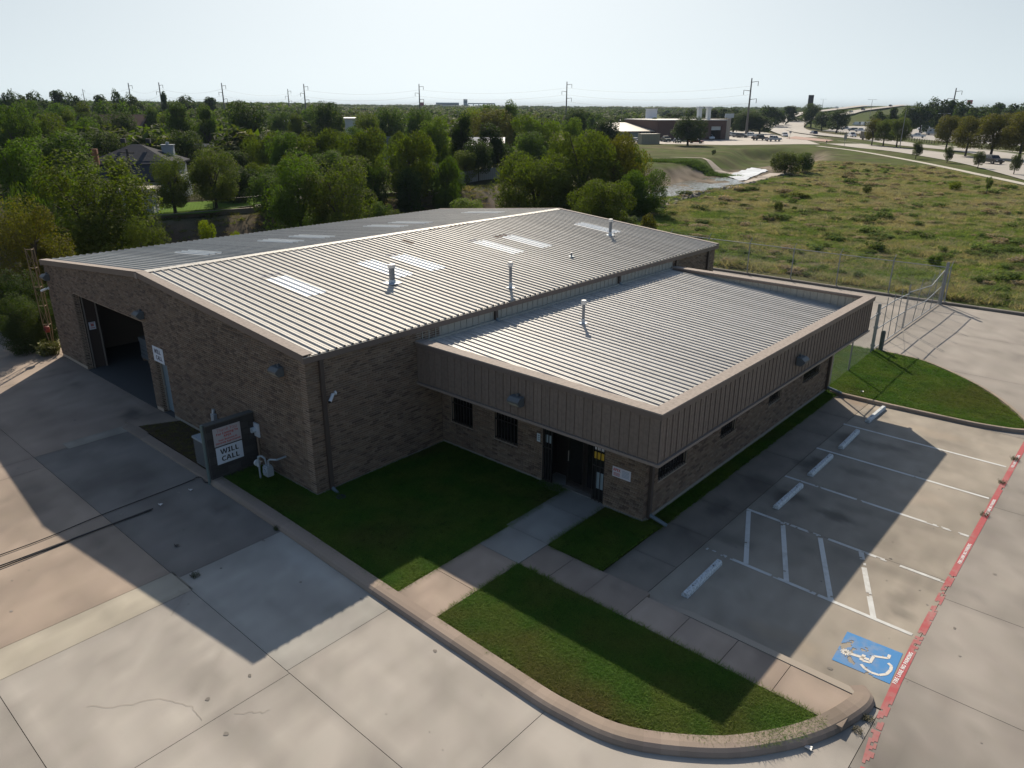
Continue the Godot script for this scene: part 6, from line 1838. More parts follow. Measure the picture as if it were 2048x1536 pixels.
	grain(wmat, noise_tex(0.05, 0.35, 1.0, 1.05, 4, 256, 77), 0.9)
	part("stop_body", m, wmat, ws)
	m = MB.new()
	for z in [-0.55, 0.5]: m.cyl(Vector3(0, 0.112, z), Vector3(0, 0.122, z), 0.022, 0.022, 8)
	part("spike", m, mat("rusty_spike", 0.08, 0.06, 0.045, 0.8), ws)
	first = true
	for q in [[Vector2(10.11, -3.79), "white wheel stop nearest the blue wheelchair square, with flaking paint", 0.02], [Vector2(10.04, -9.07), "white wheel stop just beyond the hatched aisle beside an oil stain", -0.01], [Vector2(10.00, -11.68), "white wheel stop in the third bay from the blue wheelchair square", 0.0], [Vector2(10.00, -14.29), "white wheel stop in the bay second from the grass island", 0.02], [Vector2(9.97, -17.19), "white wheel stop in the end bay next to the grass island", -0.02]]:
		var at := Vector3(q[0].x, 0.004, q[0].y)
		if first:
			ws.position = at; ws.rotation.y = q[2]; ws.set_meta("label", q[1]); first = false
		else: copy(ws, "wheel_stop", q[1], at, q[2])
	# plants at the mast and the kerb end, litter
	for q in [[Vector3(-20.2, 0, 0.35), 60, 0.75, "tall weeds growing at the foot of the lattice mast", Color(0.12, 0.12, 0.035)], [Vector3(14.45, 0, -1.9), 26, 0.11, "low weeds in the joint at the kerb end by the red line", Color(0.10, 0.09, 0.05)], [Vector3(14.4, 0, -1.5), 24, 0.1, "low dry weeds beside the curved kerb end", Color(0.13, 0.11, 0.07)], [Vector3(14.47, 0, -16.3), 26, 0.14, "weed tuft in the joint near the end bay line", Color(0.07, 0.07, 0.03)], [Vector3(14.47, 0, -14.2), 20, 0.12, "weed tuft in the joint beside the second bay line", Color(0.075, 0.07, 0.03)], [Vector3(14.48, 0, -11.7), 20, 0.12, "weed tuft in the joint beside the third bay", Color(0.07, 0.07, 0.03)], [Vector3(1.01, 0.00, 4.14), 18, 0.14, "dark weed tuft at the corner of the pale strip in the drive", Color(0.03, 0.04, 0.015)], [Vector3(0.58, 0.00, 1.67), 30, 0.13, "weeds in the joint below the lawn kerb", Color(0.05, 0.07, 0.02)], [Vector3(7.54, 0.00, -25.54), 30, 0.15, "weed tuft at the gate posts", Color(0.07, 0.09, 0.03)]]:
		var t := thing("weed_plant", q[3], "weeds", q[0])
		m = MB.new()
		var sp: float = q[2] * 0.55 + 0.06
		for k in q[1] * 3:
			var b0 := Vector3(rng.randf_range(-sp, sp), 0, rng.randf_range(-sp, sp)) * 0.7
			var tip: Vector3 = b0 + Vector3(rng.randf_range(-0.5, 0.5), rng.randf_range(0.35, 1.0), rng.randf_range(-0.5, 0.5)) * q[2]
			var wv: Vector3 = Vector3(rng.randf_range(-1, 1), 0, rng.randf_range(-1, 1)).normalized() * q[2] * 0.035
			m.tri(b0 - wv, b0 + wv, tip, q[4] * rng.randf_range(0.6, 1.5))
			for j in 3:
				var f := b0.lerp(tip, 0.4 + 0.2 * j)
				m.tri(f, f + Vector3(rng.randf_range(-0.18, 0.18), 0.02, rng.randf_range(-0.18, 0.18)) * q[2], f + Vector3(rng.randf_range(-0.18, 0.18), 0.08, rng.randf_range(-0.18, 0.18)) * q[2], q[4] * rng.randf_range(0.7, 1.7))
		part("stems", m, leaf_paint(), t)
	for q in [[Vector3(13.89, 0.00, -0.53), "scrap of white paper against the curved kerb"], [Vector3(7.84, 0.00, -39.26), "white litter on the grass behind the rear gate post"], [Vector3(7.53, 0.00, -37.83), "flat white scrap beside the rear gate post"], [Vector3(8.88, 0.10, -19.08), "white scrap on the island grass near the downspout"], [Vector3(-3.17, 0.00, 2.18), "white scrap on the drive near the cable"], [Vector3(-2.98, 0.00, 3.15), "pale scrap on the dark drive between hose and kerb"], [Vector3(-0.60, 0.00, 3.82), "small dark twist of wire on the dark slab"]]:
		var t := thing("litter_scrap", q[1], "litter", q[0])
		m = MB.new()
		var pa := Vector3(-0.07, 0.012, -0.03)
		m.quad(pa, Vector3(-0.06, 0.03, 0.05), Vector3(0.06, 0.02, 0.04), Vector3(0.05, 0.05, -0.04))
		m.tri(Vector3(-0.06, 0.03, 0.05), Vector3(-0.01, 0.09, 0.06), Vector3(0.06, 0.02, 0.04))
		part("scrap", m, mat("paper_scrap", 0.7, 0.7, 0.7) if q[1][0] != "s" or "white" in q[1] or "paper" in q[1] else mat("wire_scrap", 0.03, 0.03, 0.03), t)
	# shrink wrapped goods inside the doorway
	var wr := mat("wrap_film", 0.16, 0.18, 0.20, 0.25)
	for q in [[Vector3(-15.6, 0.01, -2.6), 1.25, 1.1, 1.0, "pallet of film wrapped goods just inside the large doorway"], [Vector3(-13.9, 0.01, -4.2), 1.3, 1.2, 1.1, "second wrapped pallet deeper inside the warehouse"], [Vector3(-17.6, 0.01, -5.0), 1.3, 1.3, 1.3, "third wrapped pallet against the warehouse partition"]]:
		var t := thing("wrapped_pallet", q[4], "pallet", q[0])
		m = MB.new()
		for k in 5: m.span(Vector3(-q[1] / 2, 0.1, -0.5 + k * 0.22), Vector3(q[1] / 2, 0.13, -0.38 + k * 0.22))
		for x in [-0.5, 0.0, 0.5]: m.span(Vector3(x - 0.05, 0, -0.5), Vector3(x + 0.05, 0.1, 0.5))
		part("pallet", m, mat("pallet_wood", 0.2, 0.15, 0.1, 0.9), t)
		for k in 5:
			m = MB.new()
			m.box(Vector3(0, 0.24 + k * 0.19, 0), Vector3(q[1] * rng.randf_range(0.94, 0.99), 0.18, q[2] * rng.randf_range(0.9, 0.98)))
			part("layer", m, wr, t)
	var rk := thing("storage_rack", "dark storage rack with pale boxes at the back of the warehouse", "rack", Vector3(-11.2, 0.01, -8.3))
	for x in [-2.4, 0.0, 2.4]:
		m = MB.new(); m.span(Vector3(x - 0.05, 0, -0.4), Vector3(x + 0.05, 2.4, -0.3)); m.span(Vector3(x - 0.05, 0, 0.3), Vector3(x + 0.05, 2.4, 0.4)); part("upright", m, mat("rack_steel", 0.1, 0.12, 0.16, 0.5), rk)
	for y in [0.3, 0.95, 1.6, 2.2]:
		m = MB.new(); m.span(Vector3(-2.4, y, -0.4), Vector3(2.4, y + 0.08, 0.4)); part("shelf", m, mat("rack_shelf", 0.2, 0.22, 0.24, 0.6), rk)
		for k in 6:
			m = MB.new(); m.box(Vector3(-2.0 + k * 0.8, y + 0.26, 0.05), Vector3(rng.randf_range(0.5, 0.7), rng.randf_range(0.25, 0.36), 0.6)); part("carton", m, mat("carton_%d" % (k % 2), 0.22 + 0.1 * (k % 2), 0.2 + 0.12 * (k % 2), 0.17 + 0.14 * (k % 2), 0.8), rk)
	var dn := thing("drain_cover", "small dark drain cover in the lawn below the side wall downspout", "drain", Vector3(0.60, 0.11, -0.37))
	m = MB.new(); m.cyl(Vector3(0, 0.0, 0), Vector3(0, 0.03, 0), 0.14, 0.14, 16); part("lid", m, mat("drain_iron", 0.06, 0.065, 0.07, 0.7), dn)
	m = MB.new()
	for k in 4: m.span(Vector3(-0.09, 0.03, -0.075 + k * 0.045), Vector3(0.09, 0.036, -0.055 + k * 0.045))
	part("grate", m, mat("drain_dark", 0.02, 0.02, 0.02, 0.7), dn)
func leaf_paint() -> StandardMaterial3D:
	var m := vmat("weed_leaf", 0.8)
	m.backlight_enabled = true
	m.backlight = Color(0.5, 0.55, 0.25)
	return m

# ---------- chain link fence, gate, bollard ----------
func mesh_wires(a: Vector3, b: Vector3, h: float, m: MB, every := 0.085):
	var d := b - a
	var L := d.length()
	var u := d / L
	var n := int((L + h) / every)
	for k in n:
		for s in [1, -1]:
			var t0 := -h + k * every
			var x0 := t0 if s > 0 else t0 + h
			var x1 := t0 + h if s > 0 else t0
			var y0 := 0.0; var y1 := h
			if s < 0:
				x0 = t0; x1 = t0 + h; y0 = h; y1 = 0.0
			var f0 := clampf((0.0 - x0) / (x1 - x0), 0, 1); var f1 := clampf((L - x0) / (x1 - x0), 0, 1)
			if f1 - f0 < 0.01: continue
			var p := a + u * lerpf(x0, x1, f0) + Vector3.UP * lerpf(y0, y1, f0)
			var q := a + u * lerpf(x0, x1, f1) + Vector3.UP * lerpf(y0, y1, f1)
			m.cyl(p, q, 0.0013, 0.0013, 3, false)
func build_fence():
	var galv := mat("galv_pipe", 0.26, 0.28, 0.3, 0.45, 0.4)
	var wire := mat("galv_wire", 0.30, 0.32, 0.33, 0.45, 0.4)
	var fc := thing("chain_link_fence", "grey chain link fence along the rear kerb before the rough field", "fence")
	var xs := [7.62, 4.58, 1.5, -1.4, -4.4, -7.4, -10.4, -13.4]
	for k in xs.size():
		var m := MB.new()
		var x: float = xs[k]
		m.cyl(Vector3(x, -0.1, -37.35), Vector3(x, 2.15, -37.35), 0.035, 0.035, 8)
		m.cyl(Vector3(x, 2.15, -37.35), Vector3(x + 0.02, 2.45, -37.6), 0.02, 0.015, 6)
		part("post", m, galv, fc)
		if k > 0:
			m = MB.new(); m.cyl(Vector3(xs[k - 1], 2.08, -37.35), Vector3(x, 2.08, -37.35), 0.024, 0.024, 6); part("top_rail", m, galv, fc)
			m = MB.new(); mesh_wires(Vector3(x, 0.05, -37.35), Vector3(xs[k - 1], 0.05, -37.35), 2.0, m); part("wire_mesh", m, wire, fc, "stuff")
			m = MB.new()
			for j in 2: m.cyl(Vector3(xs[k - 1], 2.25 + j * 0.12, -37.43 - j * 0.1), Vector3(x, 2.25 + j * 0.12, -37.43 - j * 0.1), 0.004, 0.004, 3)
			part("barbed_wire", m, wire, fc, "stuff")
	var f2 := thing("short_fence", "short chain link fence from the office corner to the gate post", "fence")
	var line := [Vector3(7.66, 0, -18.9), Vector3(7.6, 0, -21.35), Vector3(7.5, 0, -24.6)]
	for k in 3:
		var m := MB.new(); m.cyl(line[k], line[k] + Vector3(0, 1.95, 0), 0.035, 0.035, 8); part("post", m, galv, f2)
		if k > 0:
			m = MB.new(); m.cyl(line[k - 1] + Vector3(0, 1.9, 0), line[k] + Vector3(0, 1.9, 0), 0.022, 0.022, 6); part("top_rail", m, galv, f2)
			m = MB.new(); mesh_wires(line[k] + Vector3(0, 0.1, 0), line[k - 1] + Vector3(0, 0.1, 0), 1.8, m); part("wire_mesh", m, wire, f2, "stuff")
	for q in [[Vector3(7.45, 0, -24.95), 2.25, 0.075, "thick round gate post at the grass island end of the gate"], [Vector3(7.5, 0, -37.0), 2.4, 0.085, "thick round gate post at the rear kerb end of the gate"]]:
		var t := thing("gate_post", q[3], "gate post", q[0])
		var m := MB.new(); m.cyl(Vector3(0, -0.1, 0), Vector3(0, q[1], 0), q[2], q[2], 12); part("pipe", m, galv, t)
		m = MB.new(); m.cyl(Vector3(0, q[1], 0), Vector3(0, q[1] + 0.05, 0), q[2] * 1.1, q[2] * 0.6, 12); part("post_cap", m, galv, t)
		m = MB.new()
		for y in [0.35, 1.2, 1.85]: m.cyl(Vector3(0, y - 0.05, 0), Vector3(0, y + 0.05, 0), q[2] * 1.35, q[2] * 1.35, 10)
		part("hinge", m, galv, t)
	for q in [[[0, -25.1, 0.0], [0.0, -27.4, 0.0], [0.02, -29.75, 0.04], "bent chain link gate leaf hinged near the grass island"], [[0, -36.85, 0.0], [0.22, -33.2, 0.1], [0.0, -29.95, 0.02], "sagging chain link gate leaf hinged at the rear gate post"]]:
		var t := thing("gate_leaf", q[3], "gate", Vector3(7.42, 0, 0), 0.0, "chain link gate leaves")
		for lv in [[0.1, "bottom_rail"], [1.05, "middle_rail"], [1.98, "top_rail"]]:
			var m := MB.new()
			var pp := []
			for k in 3: pp.append(Vector3(q[k][0] * lv[0] * 0.6, lv[0] - q[k][2] * lv[0], q[k][1]))
			var sm := []
			for k in 9:
				var f := k / 8.0
				sm.append(pp[0].lerp(pp[1], f * 2) if f < 0.5 else pp[1].lerp(pp[2], f * 2 - 1))
			m.tube(sm, 0.024, 6); part(lv[1], m, galv, t)
		for k in 5:
			var f := k / 4.0
			var b0 := Vector3(0, 0.1, lerpf(q[0][1], q[2][1], f))
			var mid: float = (q[1][0] * (1.0 - absf(f - 0.5) * 2.0))
			var m := MB.new(); m.cyl(b0, b0 + Vector3(mid * 1.2, 2.25 if k > 0 else 1.95, 0), 0.02, 0.018, 6); part("stay", m, galv, t)
		var m := MB.new()
		var za := minf(q[0][1], q[2][1]); var zb := maxf(q[0][1], q[2][1])
		if q[0][1] > -30:
			mesh_wires(Vector3(0, 0.12, (za + zb) * 0.5 - 1.0), Vector3(0, 0.12, za), 0.9, m)
			m.cyl(Vector3(0, 1.95, zb), Vector3(0, 0.1, za), 0.008, 0.008, 4); m.cyl(Vector3(0, 0.1, zb), Vector3(0, 1.0, za), 0.006, 0.006, 4)
		else: mesh_wires(Vector3(0, 0.12, zb), Vector3(0, 0.12, za), 1.85, m)
		part("wire_mesh", m, wire, t, "stuff")
	var bo := thing("steel_bollard", "short thick grey green bollard in front of the gate post", "bollard", Vector3(7.72, 0, -25.3))
	var m := MB.new(); m.cyl(Vector3(0, -0.1, 0), Vector3(0, 0.98, 0), 0.1, 0.1, 14); part("pipe", m, mat("bollard_green", 0.075, 0.095, 0.095, 0.6), bo)
	m = MB.new(); m.cyl(Vector3(0, 0.98, 0), Vector3(0, 1.03, 0), 0.1, 0.06, 14); part("concrete_cap", m, mat("bollard_cap", 0.14, 0.16, 0.155, 0.8), bo)
	# low rail fence along the far road
	var pf := thing("field_fence", "dark low post and rail fence along the far side of the road", "fence")
	var rb := smooth3(ROAD_B, 6)
	var posts := []
	for k in range(2, 36):
		var d: Vector3 = (rb[k + 1] - rb[k]).normalized()
		var a: Vector3 = rb[k] + Vector3(-d.z, 0, d.x) * 9.5
		var b: Vector3 = rb[k + 1] + Vector3(-d.z, 0, d.x) * 9.5
		var n := int(a.distance_to(b) / 2.6)
		for j in n: posts.append(a.lerp(b, float(j) / n))
	for k in posts.size():
		var mm := MB.new(); mm.box(posts[k] + Vector3(0, 0.55, 0), Vector3(0.13, 1.3, 0.13)); part("post", mm, mat("fence_dark", 0.03, 0.027, 0.025, 0.9), pf)
		if k > 0 and k % 3 == 0:
			mm = MB.new()
			for y in [0.45, 0.95]: mm.cyl(posts[k - 3] + Vector3(0, y, 0), posts[k] + Vector3(0, y, 0), 0.03, 0.03, 4)
			part("rail", mm, mat("fence_dark", 0.03, 0.027, 0.025, 0.9), pf)

# ---------- vehicles ----------
func vehicle_parts(t: Node3D, kind: String, paint: Material):
	var L := 4.7; var W := 1.82
	var low := []; var cab := []
	match kind:
		"sedan": low = [[-2.3, 0.3], [2.3, 0.3], [2.32, 0.62], [2.15, 0.75], [1.0, 0.92], [-1.6, 0.98], [-2.25, 0.92], [-2.33, 0.6]]; cab = [[1.05, 0.9], [0.35, 1.42], [-0.95, 1.44], [-1.75, 0.97]]
		"suv": low = [[-2.3, 0.35], [2.3, 0.35], [2.35, 0.75], [2.2, 0.98], [1.05, 1.08], [-2.25, 1.1], [-2.36, 0.8]]; cab = [[1.1, 1.06], [0.45, 1.68], [-2.0, 1.72], [-2.28, 1.08]]; W = 1.92
		"pickup": low = [[-2.85, 0.5], [2.8, 0.45], [2.85, 0.85], [2.7, 1.12], [1.35, 1.18], [-2.85, 1.12]]; cab = [[1.4, 1.16], [0.75, 1.85], [-0.85, 1.87], [-1.1, 1.14]]; L = 5.8; W = 2.0
		"van": low = [[-2.8, 0.4], [2.75, 0.4], [2.85, 0.8], [2.6, 1.25], [2.0, 1.4], [-2.85, 1.4]]; cab = [[2.05, 1.38], [1.35, 2.2], [0.8, 2.42], [-2.8, 2.42], [-2.84, 1.38]]; L = 5.7; W = 2.0
	var pv := func(a):
		var r := PackedVector2Array()
		for q in a: r.append(Vector2(q[0], q[1]))
		return r
	var m := MB.new()
	m.prism(pv.call(low), Vector3(0, 0, W / 2), Vector3.RIGHT, Vector3.UP, W)
	if kind == "pickup":
		pass
	part("body", m, paint, t)
	m = MB.new()      # the cabin leans in towards its roof
	var n := cab.size()
	var ymin: float = cab[0][1]; var ymax := 0.0
	for q in cab: ymax = maxf(ymax, q[1])
	var pt := func(k, s): 
		var q: Array = cab[k % n]
		var inn := 0.16 * clampf((q[1] - ymin) / (ymax - ymin), 0, 1) + 0.04
		return Vector3(q[0], q[1], s * (W / 2 - inn))
	for k in n - 1: m.quad(pt.call(k, 1), pt.call(k, -1), pt.call(k + 1, -1), pt.call(k + 1, 1))
	for k in range(1, n - 1):
		m.tri(pt.call(0, 1), pt.call(k, 1), pt.call(k + 1, 1)); m.tri(pt.call(0, -1), pt.call(k + 1, -1), pt.call(k, -1))
	part("cabin", m, paint, t)
	m = MB.new()
	var glass := mat("car_glass", 0.015, 0.018, 0.022, 0.08)
	var shrink := func(k0, k1, s):      # side glass between two corners of the cabin
		var a: Vector3 = pt.call(k0, s); var b: Vector3 = pt.call(k1, s)
		return [a, b]
	for s in [1, -1]:
		var base_f: Vector3 = pt.call(0, s); var top_f: Vector3 = pt.call(1, s); var top_r: Vector3 = pt.call(n - 2 if kind != "van" else 2, s); var base_r: Vector3 = pt.call(n - 1, s)
		if kind == "van": top_r = Vector3(0.7, top_f.y, top_f.z); base_r = Vector3(0.7, base_f.y, base_f.z)
		var o := Vector3(0, 0, s * 0.012)
		var g := [base_f.lerp(top_f, 0.12) + Vector3(-0.18, 0, 0), top_f + Vector3(-0.12, -0.08, 0), top_r + Vector3(0.12, -0.08, 0), base_r.lerp(top_r, 0.12) + Vector3(0.22, 0, 0)]
		var md0: Vector3 = g[1].lerp(g[2], 0.46); var md1: Vector3 = g[0].lerp(g[3], 0.46)
		var md2: Vector3 = g[1].lerp(g[2], 0.52); var md3: Vector3 = g[0].lerp(g[3], 0.52)
		m.quad(g[0] + o, md1 + o, md0 + o, g[1] + o); m.quad(md3 + o, g[3] + o, g[2] + o, md2 + o)
	var wf := [pt.call(0, 1), pt.call(0, -1), pt.call(1, -1), pt.call(1, 1)]
	var out := Vector3(0.02, 0.015, 0)
	m.quad(wf[0].lerp(wf[2], 0.07) + out, wf[1].lerp(wf[3], 0.07) + out, wf[2].lerp(wf[0], 0.07) + out, wf[3].lerp(wf[1], 0.07) + out)
	wf = [pt.call(n - 1, 1), pt.call(n - 1, -1), pt.call(n - 2, -1), pt.call(n - 2, 1)]
	out = Vector3(-0.02, 0.01, 0)
	m.quad(wf[0].lerp(wf[2], 0.1) + out, wf[1].lerp(wf[3], 0.1) + out, wf[2].lerp(wf[0], 0.1) + out, wf[3].lerp(wf[1], 0.1) + out)
	part("window_glass", m, glass, t)
	var ax := L * 0.31
	for x in [ax, -ax]:
		for s in [1, -1]:
			m = MB.new()
			m.cyl(Vector3(x, 0.35, s * (W / 2 - 0.22)), Vector3(x, 0.35, s * (W / 2 + 0.02)), 0.35, 0.35, 14)
			var w := part("wheel", m, mat("tyre", 0.012, 0.012, 0.013, 0.8), t)
			m = MB.new(); m.cyl(Vector3(x, 0.35, s * (W / 2 + 0.02)), Vector3(x, 0.35, s * (W / 2 + 0.035)), 0.2, 0.17, 10)
			part("rim", m, mat("rim", 0.35, 0.35, 0.36, 0.35, 0.6), w)
	for s in [1, -1]:
		m = MB.new(); m.box(Vector3(low[2][0] - 0.08, low[2][1] + 0.02, s * (W / 2 - 0.28)), Vector3(0.2, 0.16, 0.36)); part("headlight", m, mat("headlight", 0.6, 0.62, 0.62, 0.15), t)
		m = MB.new(); m.box(Vector3(low[low.size() - 1][0] + 0.03, low[low.size() - 1][1] - 0.06, s * (W / 2 - 0.16)), Vector3(0.1, 0.3, 0.2)); part("tail_light", m, mat("tail_light", 0.3, 0.015, 0.012, 0.25), t)
	if kind == "pickup":
		m = MB.new(); m.span(Vector3(-2.8, 1.125, -W / 2 + 0.1), Vector3(-1.2, 1.135, W / 2 - 0.1)); part("load_bed", m, mat("bed_dark", 0.03, 0.03, 0.032, 0.9), t)
func build_vehicles():
	var protos := {}
	for q in [
		[Vector3(-14.7, 0.0, -174.4), "suv", "black", 5.48, "black car coming along the near carriageway beside a young street tree", ""],
		[Vector3(-109.9, -0.0, -329.7), "suv", "blue", 2.26, "blue car driving away on the far carriageway before the oaks", ""],
		[Vector3(-108.9, 0.0, -296.3), "suv", "white", 5.26, "white car waiting at the car park junction", ""],
		[Vector3(-149.3, 0.0, -402.5), "sedan", "blue", 1.91, "dark blue car turning through the junction", ""],
		[Vector3(-140.2, 0.0, -348.5), "suv", "black", 2.61, "black car half hidden by the junction oak", ""],
		[Vector3(-88.7, 0.0, -313.7), "pickup", "white", 2.21, "white pickup towing the black trailer on the far carriageway", ""],
		[Vector3(-226.6, 10.9, -688.5), "suv", "white", 4.76, "white car coming down the raised highway", ""],
		[Vector3(-199.6, 8.1, -644.9), "sedan", "silver", 1.51, "silver car climbing the raised highway", ""],
		[Vector3(-206.5, 9.7, -695.2), "suv", "black", 1.51, "black boxy car climbing the raised highway", ""],
		[Vector3(-218.2, 13.1, -811.8), "suv", "black", 1.51, "dark car near the crest of the raised highway", ""],
		[Vector3(-309.3, 0.0, -1058.4), "sedan", "silver", 3.11, "silver car on the side road below the highway bank", ""],
		[Vector3(-116.3, 0.0, -280.8), "pickup", "white", 6.26, "white pickup parked in front of the junction oaks", ""],
		[Vector3(-94.0, 0.0, -250.5), "pickup", "silver", 1.11, "silver pickup parked at the lot corner by the junction", ""],
		[Vector3(-101.0, -0.0, -255.3), "pickup", "black", 1.01, "black pickup parked behind the silver one", ""],
		[Vector3(-132.4, 0.0, -296.8), "sedan", "silver", 6.36, "silver car at the far end of the row beside the workshop", ""],
		[Vector3(-125.9, 0.0, -286.6), "sedan", "white", 6.36, "white car second in the row beside the workshop", ""],
		[Vector3(-121.0, -0.0, -279.7), "suv", "silver", 6.36, "silver car third in the row beside the workshop", ""],
		[Vector3(-117.4, 0.0, -275.9), "suv", "grey", 6.36, "grey car next to the white pickup in the workshop row", ""],
		[Vector3(-118.2, 0.0, -219.9), "pickup", "green", 5.56, "dark green pickup beside the beige container", ""],
		[Vector3(-111.6, 0.0, -215.9), "sedan", "blue", 5.46, "blue car parked nose out beside the green pickup", ""],
		[Vector3(-140.8, 0.0, -233.7), "sedan", "white", 5.86, "white car behind the beige container", ""],
		[Vector3(-123.1, 0.0, -209.4), "sedan", "silver", 6.06, "silver car left of the beige container", ""],
		[Vector3(-153.4, 0.0, -249.6), "van", "white", 5.96, "white van at the left of the workshop yard", ""],
		[Vector3(-117.0, 0.0, -248.4), "suv", "white", 5.66, "white car before the open workshop bay", ""],
		[Vector3(-105.3, 0.0, -217.0), "sedan", "red", 6.56, "red car in the shade under the workshop oak", ""],
		[Vector3(-67.3, 0.0, -324.5), "pickup", "white", 3.41, "white pickup behind the street lamp in the van yard", ""],
		[Vector3(-80.7, 0.0, -390.8), "van", "white", 3.21, "tall white van in the van yard left of the autumn trees", ""],
		[Vector3(-72.4, 0.0, -369.6), "van", "silver", 3.31, "silver van beside the autumn trees", ""],
		[Vector3(-95.9, 0.0, -447.4), "van", "white", 3.51, "second tall white van farther back in the van yard", ""],
		[Vector3(-110.4, 0.0, -392.6), "pickup", "white", 3.41, "white pickup at the end of the yard row behind the trailer", ""],
		[Vector3(-117.7, 0.0, -403.3), "suv", "grey", 3.41, "grey car in the yard row beside the white pickup", ""],
		[Vector3(-126.7, 0.0, -420.4), "pickup", "white", 3.41, "white truck in the middle of the yard row under the oaks", ""],
		[Vector3(-132.6, 0.0, -421.0), "suv", "black", 3.21, "black car under the right oak in the van yard", ""],
		[Vector3(-246.6, 0.0, -1150.5), "suv", "black", 3.21, "dark car parked on the dry verge behind the van yard", ""],
		[Vector3(-161.7, 0.0, -544.2), "van", "white", 2.71, "white van in the short rear row of the van yard", "white vans in the short rear row"],
		[Vector3(-159.1, 0.0, -547.2), "van", "white", 2.71, "white van in the short rear row of the van yard", "white vans in the short rear row"],
		[Vector3(-156.5, 0.0, -550.3), "van", "white", 2.71, "white van in the short rear row of the van yard", "white vans in the short rear row"],
		[Vector3(-153.9, 0.0, -553.4), "van", "white", 2.71, "white van in the short rear row of the van yard", "white vans in the short rear row"],
		[Vector3(-141.8, 0.0, -617.9), "van", "white", 2.71, "white van in the long rear row of the van yard", "white vans in the long rear row"],
		[Vector3(-139.5, 0.0, -620.7), "van", "white", 2.71, "white van in the long rear row of the van yard", "white vans in the long rear row"],
		[Vector3(-137.2, 0.0, -623.5), "van", "white", 2.71, "white van in the long rear row of the van yard", "white vans in the long rear row"],
		[Vector3(-134.8, 0.0, -626.2), "van", "white", 2.71, "white van in the long rear row of the van yard", "white vans in the long rear row"],
		[Vector3(-132.5, 0.0, -629.0), "van", "white", 2.71, "white van in the long rear row of the van yard", "white vans in the long rear row"],
		[Vector3(-130.1, 0.0, -631.8), "van", "white", 2.71, "white van in the long rear row of the van yard", "white vans in the long rear row"]]:
		var key: String = "%s_%s" % [q[1], q[2]]
		var paint: Array = {"white": [0.68, 0.7, 0.72], "black": [0.015, 0.015, 0.018], "blue": [0.025, 0.045, 0.11], "silver": [0.36, 0.38, 0.40], "grey": [0.12, 0.13, 0.14], "red": [0.25, 0.025, 0.025], "green": [0.06, 0.075, 0.05]}[q[2]]
		var called: String = {"sedan": "sedan_car", "suv": "sport_utility", "pickup": "pickup_truck", "van": "delivery_van"}[q[1]]
		var at: Vector3 = q[0]
		at.y = maxf(at.y, 0.0) + 0.08
		var cat: String = {"sedan": "car", "suv": "car", "pickup": "pickup truck", "van": "van"}[q[1]]
		if not protos.has(key):
			var t := thing(called, q[4], cat, at, q[3], q[5])
			var pm := mat("paint_" + q[2], paint[0], paint[1], paint[2], 0.3, 0.1)
			pm.clearcoat_enabled = true
			pm.clearcoat = 0.6
			vehicle_parts(t, q[1], pm)
			protos[key] = t
		else:
			var c := copy(protos[key], called, q[4], at, q[3])
			if q[5] != "": c.set_meta("group", q[5])
			elif c.has_meta("group"): c.remove_meta("group")
	# trailer behind the white pickup, container, signs and lamps by the road
	var tp: Vector3 = Vector3(-75.32, 0.00, -288.23)
	var tr := thing("box_trailer", "black box trailer towed behind a white pickup on the far carriageway", "trailer", Vector3(tp.x, 0.08, tp.z), 2.21)
	block(tr, "box", Vector3(-3.0, 0.5, -1.1), Vector3(3.0, 2.9, 1.1), mat("trailer_black", 0.02, 0.02, 0.022, 0.35))
	block(tr, "roof", Vector3(-3.02, 2.9, -1.12), Vector3(3.02, 2.96, 1.12), mat("trailer_roof", 0.55, 0.55, 0.55, 0.4))
	for x in [-0.5, 0.5]:
		for s in [-1, 1]:
			var m := MB.new(); m.cyl(Vector3(x, 0.35, s * 0.95), Vector3(x, 0.35, s * 1.15), 0.35, 0.35, 12); part("wheel", m, mat("tyre", 0.012, 0.012, 0.013, 0.8), tr)
	block(tr, "rear_trim", Vector3(-3.05, 0.5, -1.12), Vector3(-3.0, 2.96, -1.0), mat("rim", 0.35, 0.35, 0.36, 0.35, 0.6))
	var ca: Vector3 = Vector3(-114.93, 0.00, -199.73); var cb: Vector3 = Vector3(-111.82, 0.00, -205.36)
	var cd := (cb - ca)
	var ct := thing("storage_container", "beige storage container at the edge of the workshop car park", "container", ca, atan2(-cd.z, cd.x))
	var cl := minf(cd.length(), 7.5)
	block(ct, "box", Vector3(0, 0, -2.6), Vector3(cl, 3.0, 0), mat("container_beige", 0.37, 0.34, 0.26, 0.7))
	for k in 12: block(ct, "wall_rib", Vector3(cl * k / 12.0 + 0.1, 0.15, 0), Vector3(cl * k / 12.0 + 0.25, 2.85, 0.06), mat("container_rib", 0.33, 0.30, 0.23, 0.7))
	block(ct, "roof", Vector3(-0.05, 3.0, -2.65), Vector3(cl + 0.05, 3.1, 0.05), mat("container_top", 0.42, 0.4, 0.34, 0.6))
	for q in [[Vector3(-47.73, 0.00, -229.95), 10.5, "tall grey street lamp standing in the road median between trees"], [Vector3(-113.79, 0.00, -414.11), 15.0, "tall thin dark lamp pole in the van yard"], [Vector3(-203.16, 12.73, -590.72), 12.0, "double armed street lamp far along the raised highway"], [Vector3(-56.39, 3.06, -311.45), 9.0, "yard lamp standing behind the autumn coloured road trees"]]:
		var at: Vector3 = q[0]
		var t := thing("street_lamp", q[2], "street lamp", Vector3(at.x, maxf(0.0, height(at.x, at.z)), at.z), 0.9)
		var m := MB.new(); m.cyl(Vector3.ZERO, Vector3(0, q[1], 0), 0.13, 0.08, 8); part("pole", m, mat("lamp_pole", 0.22, 0.22, 0.21, 0.5, 0.3), t)
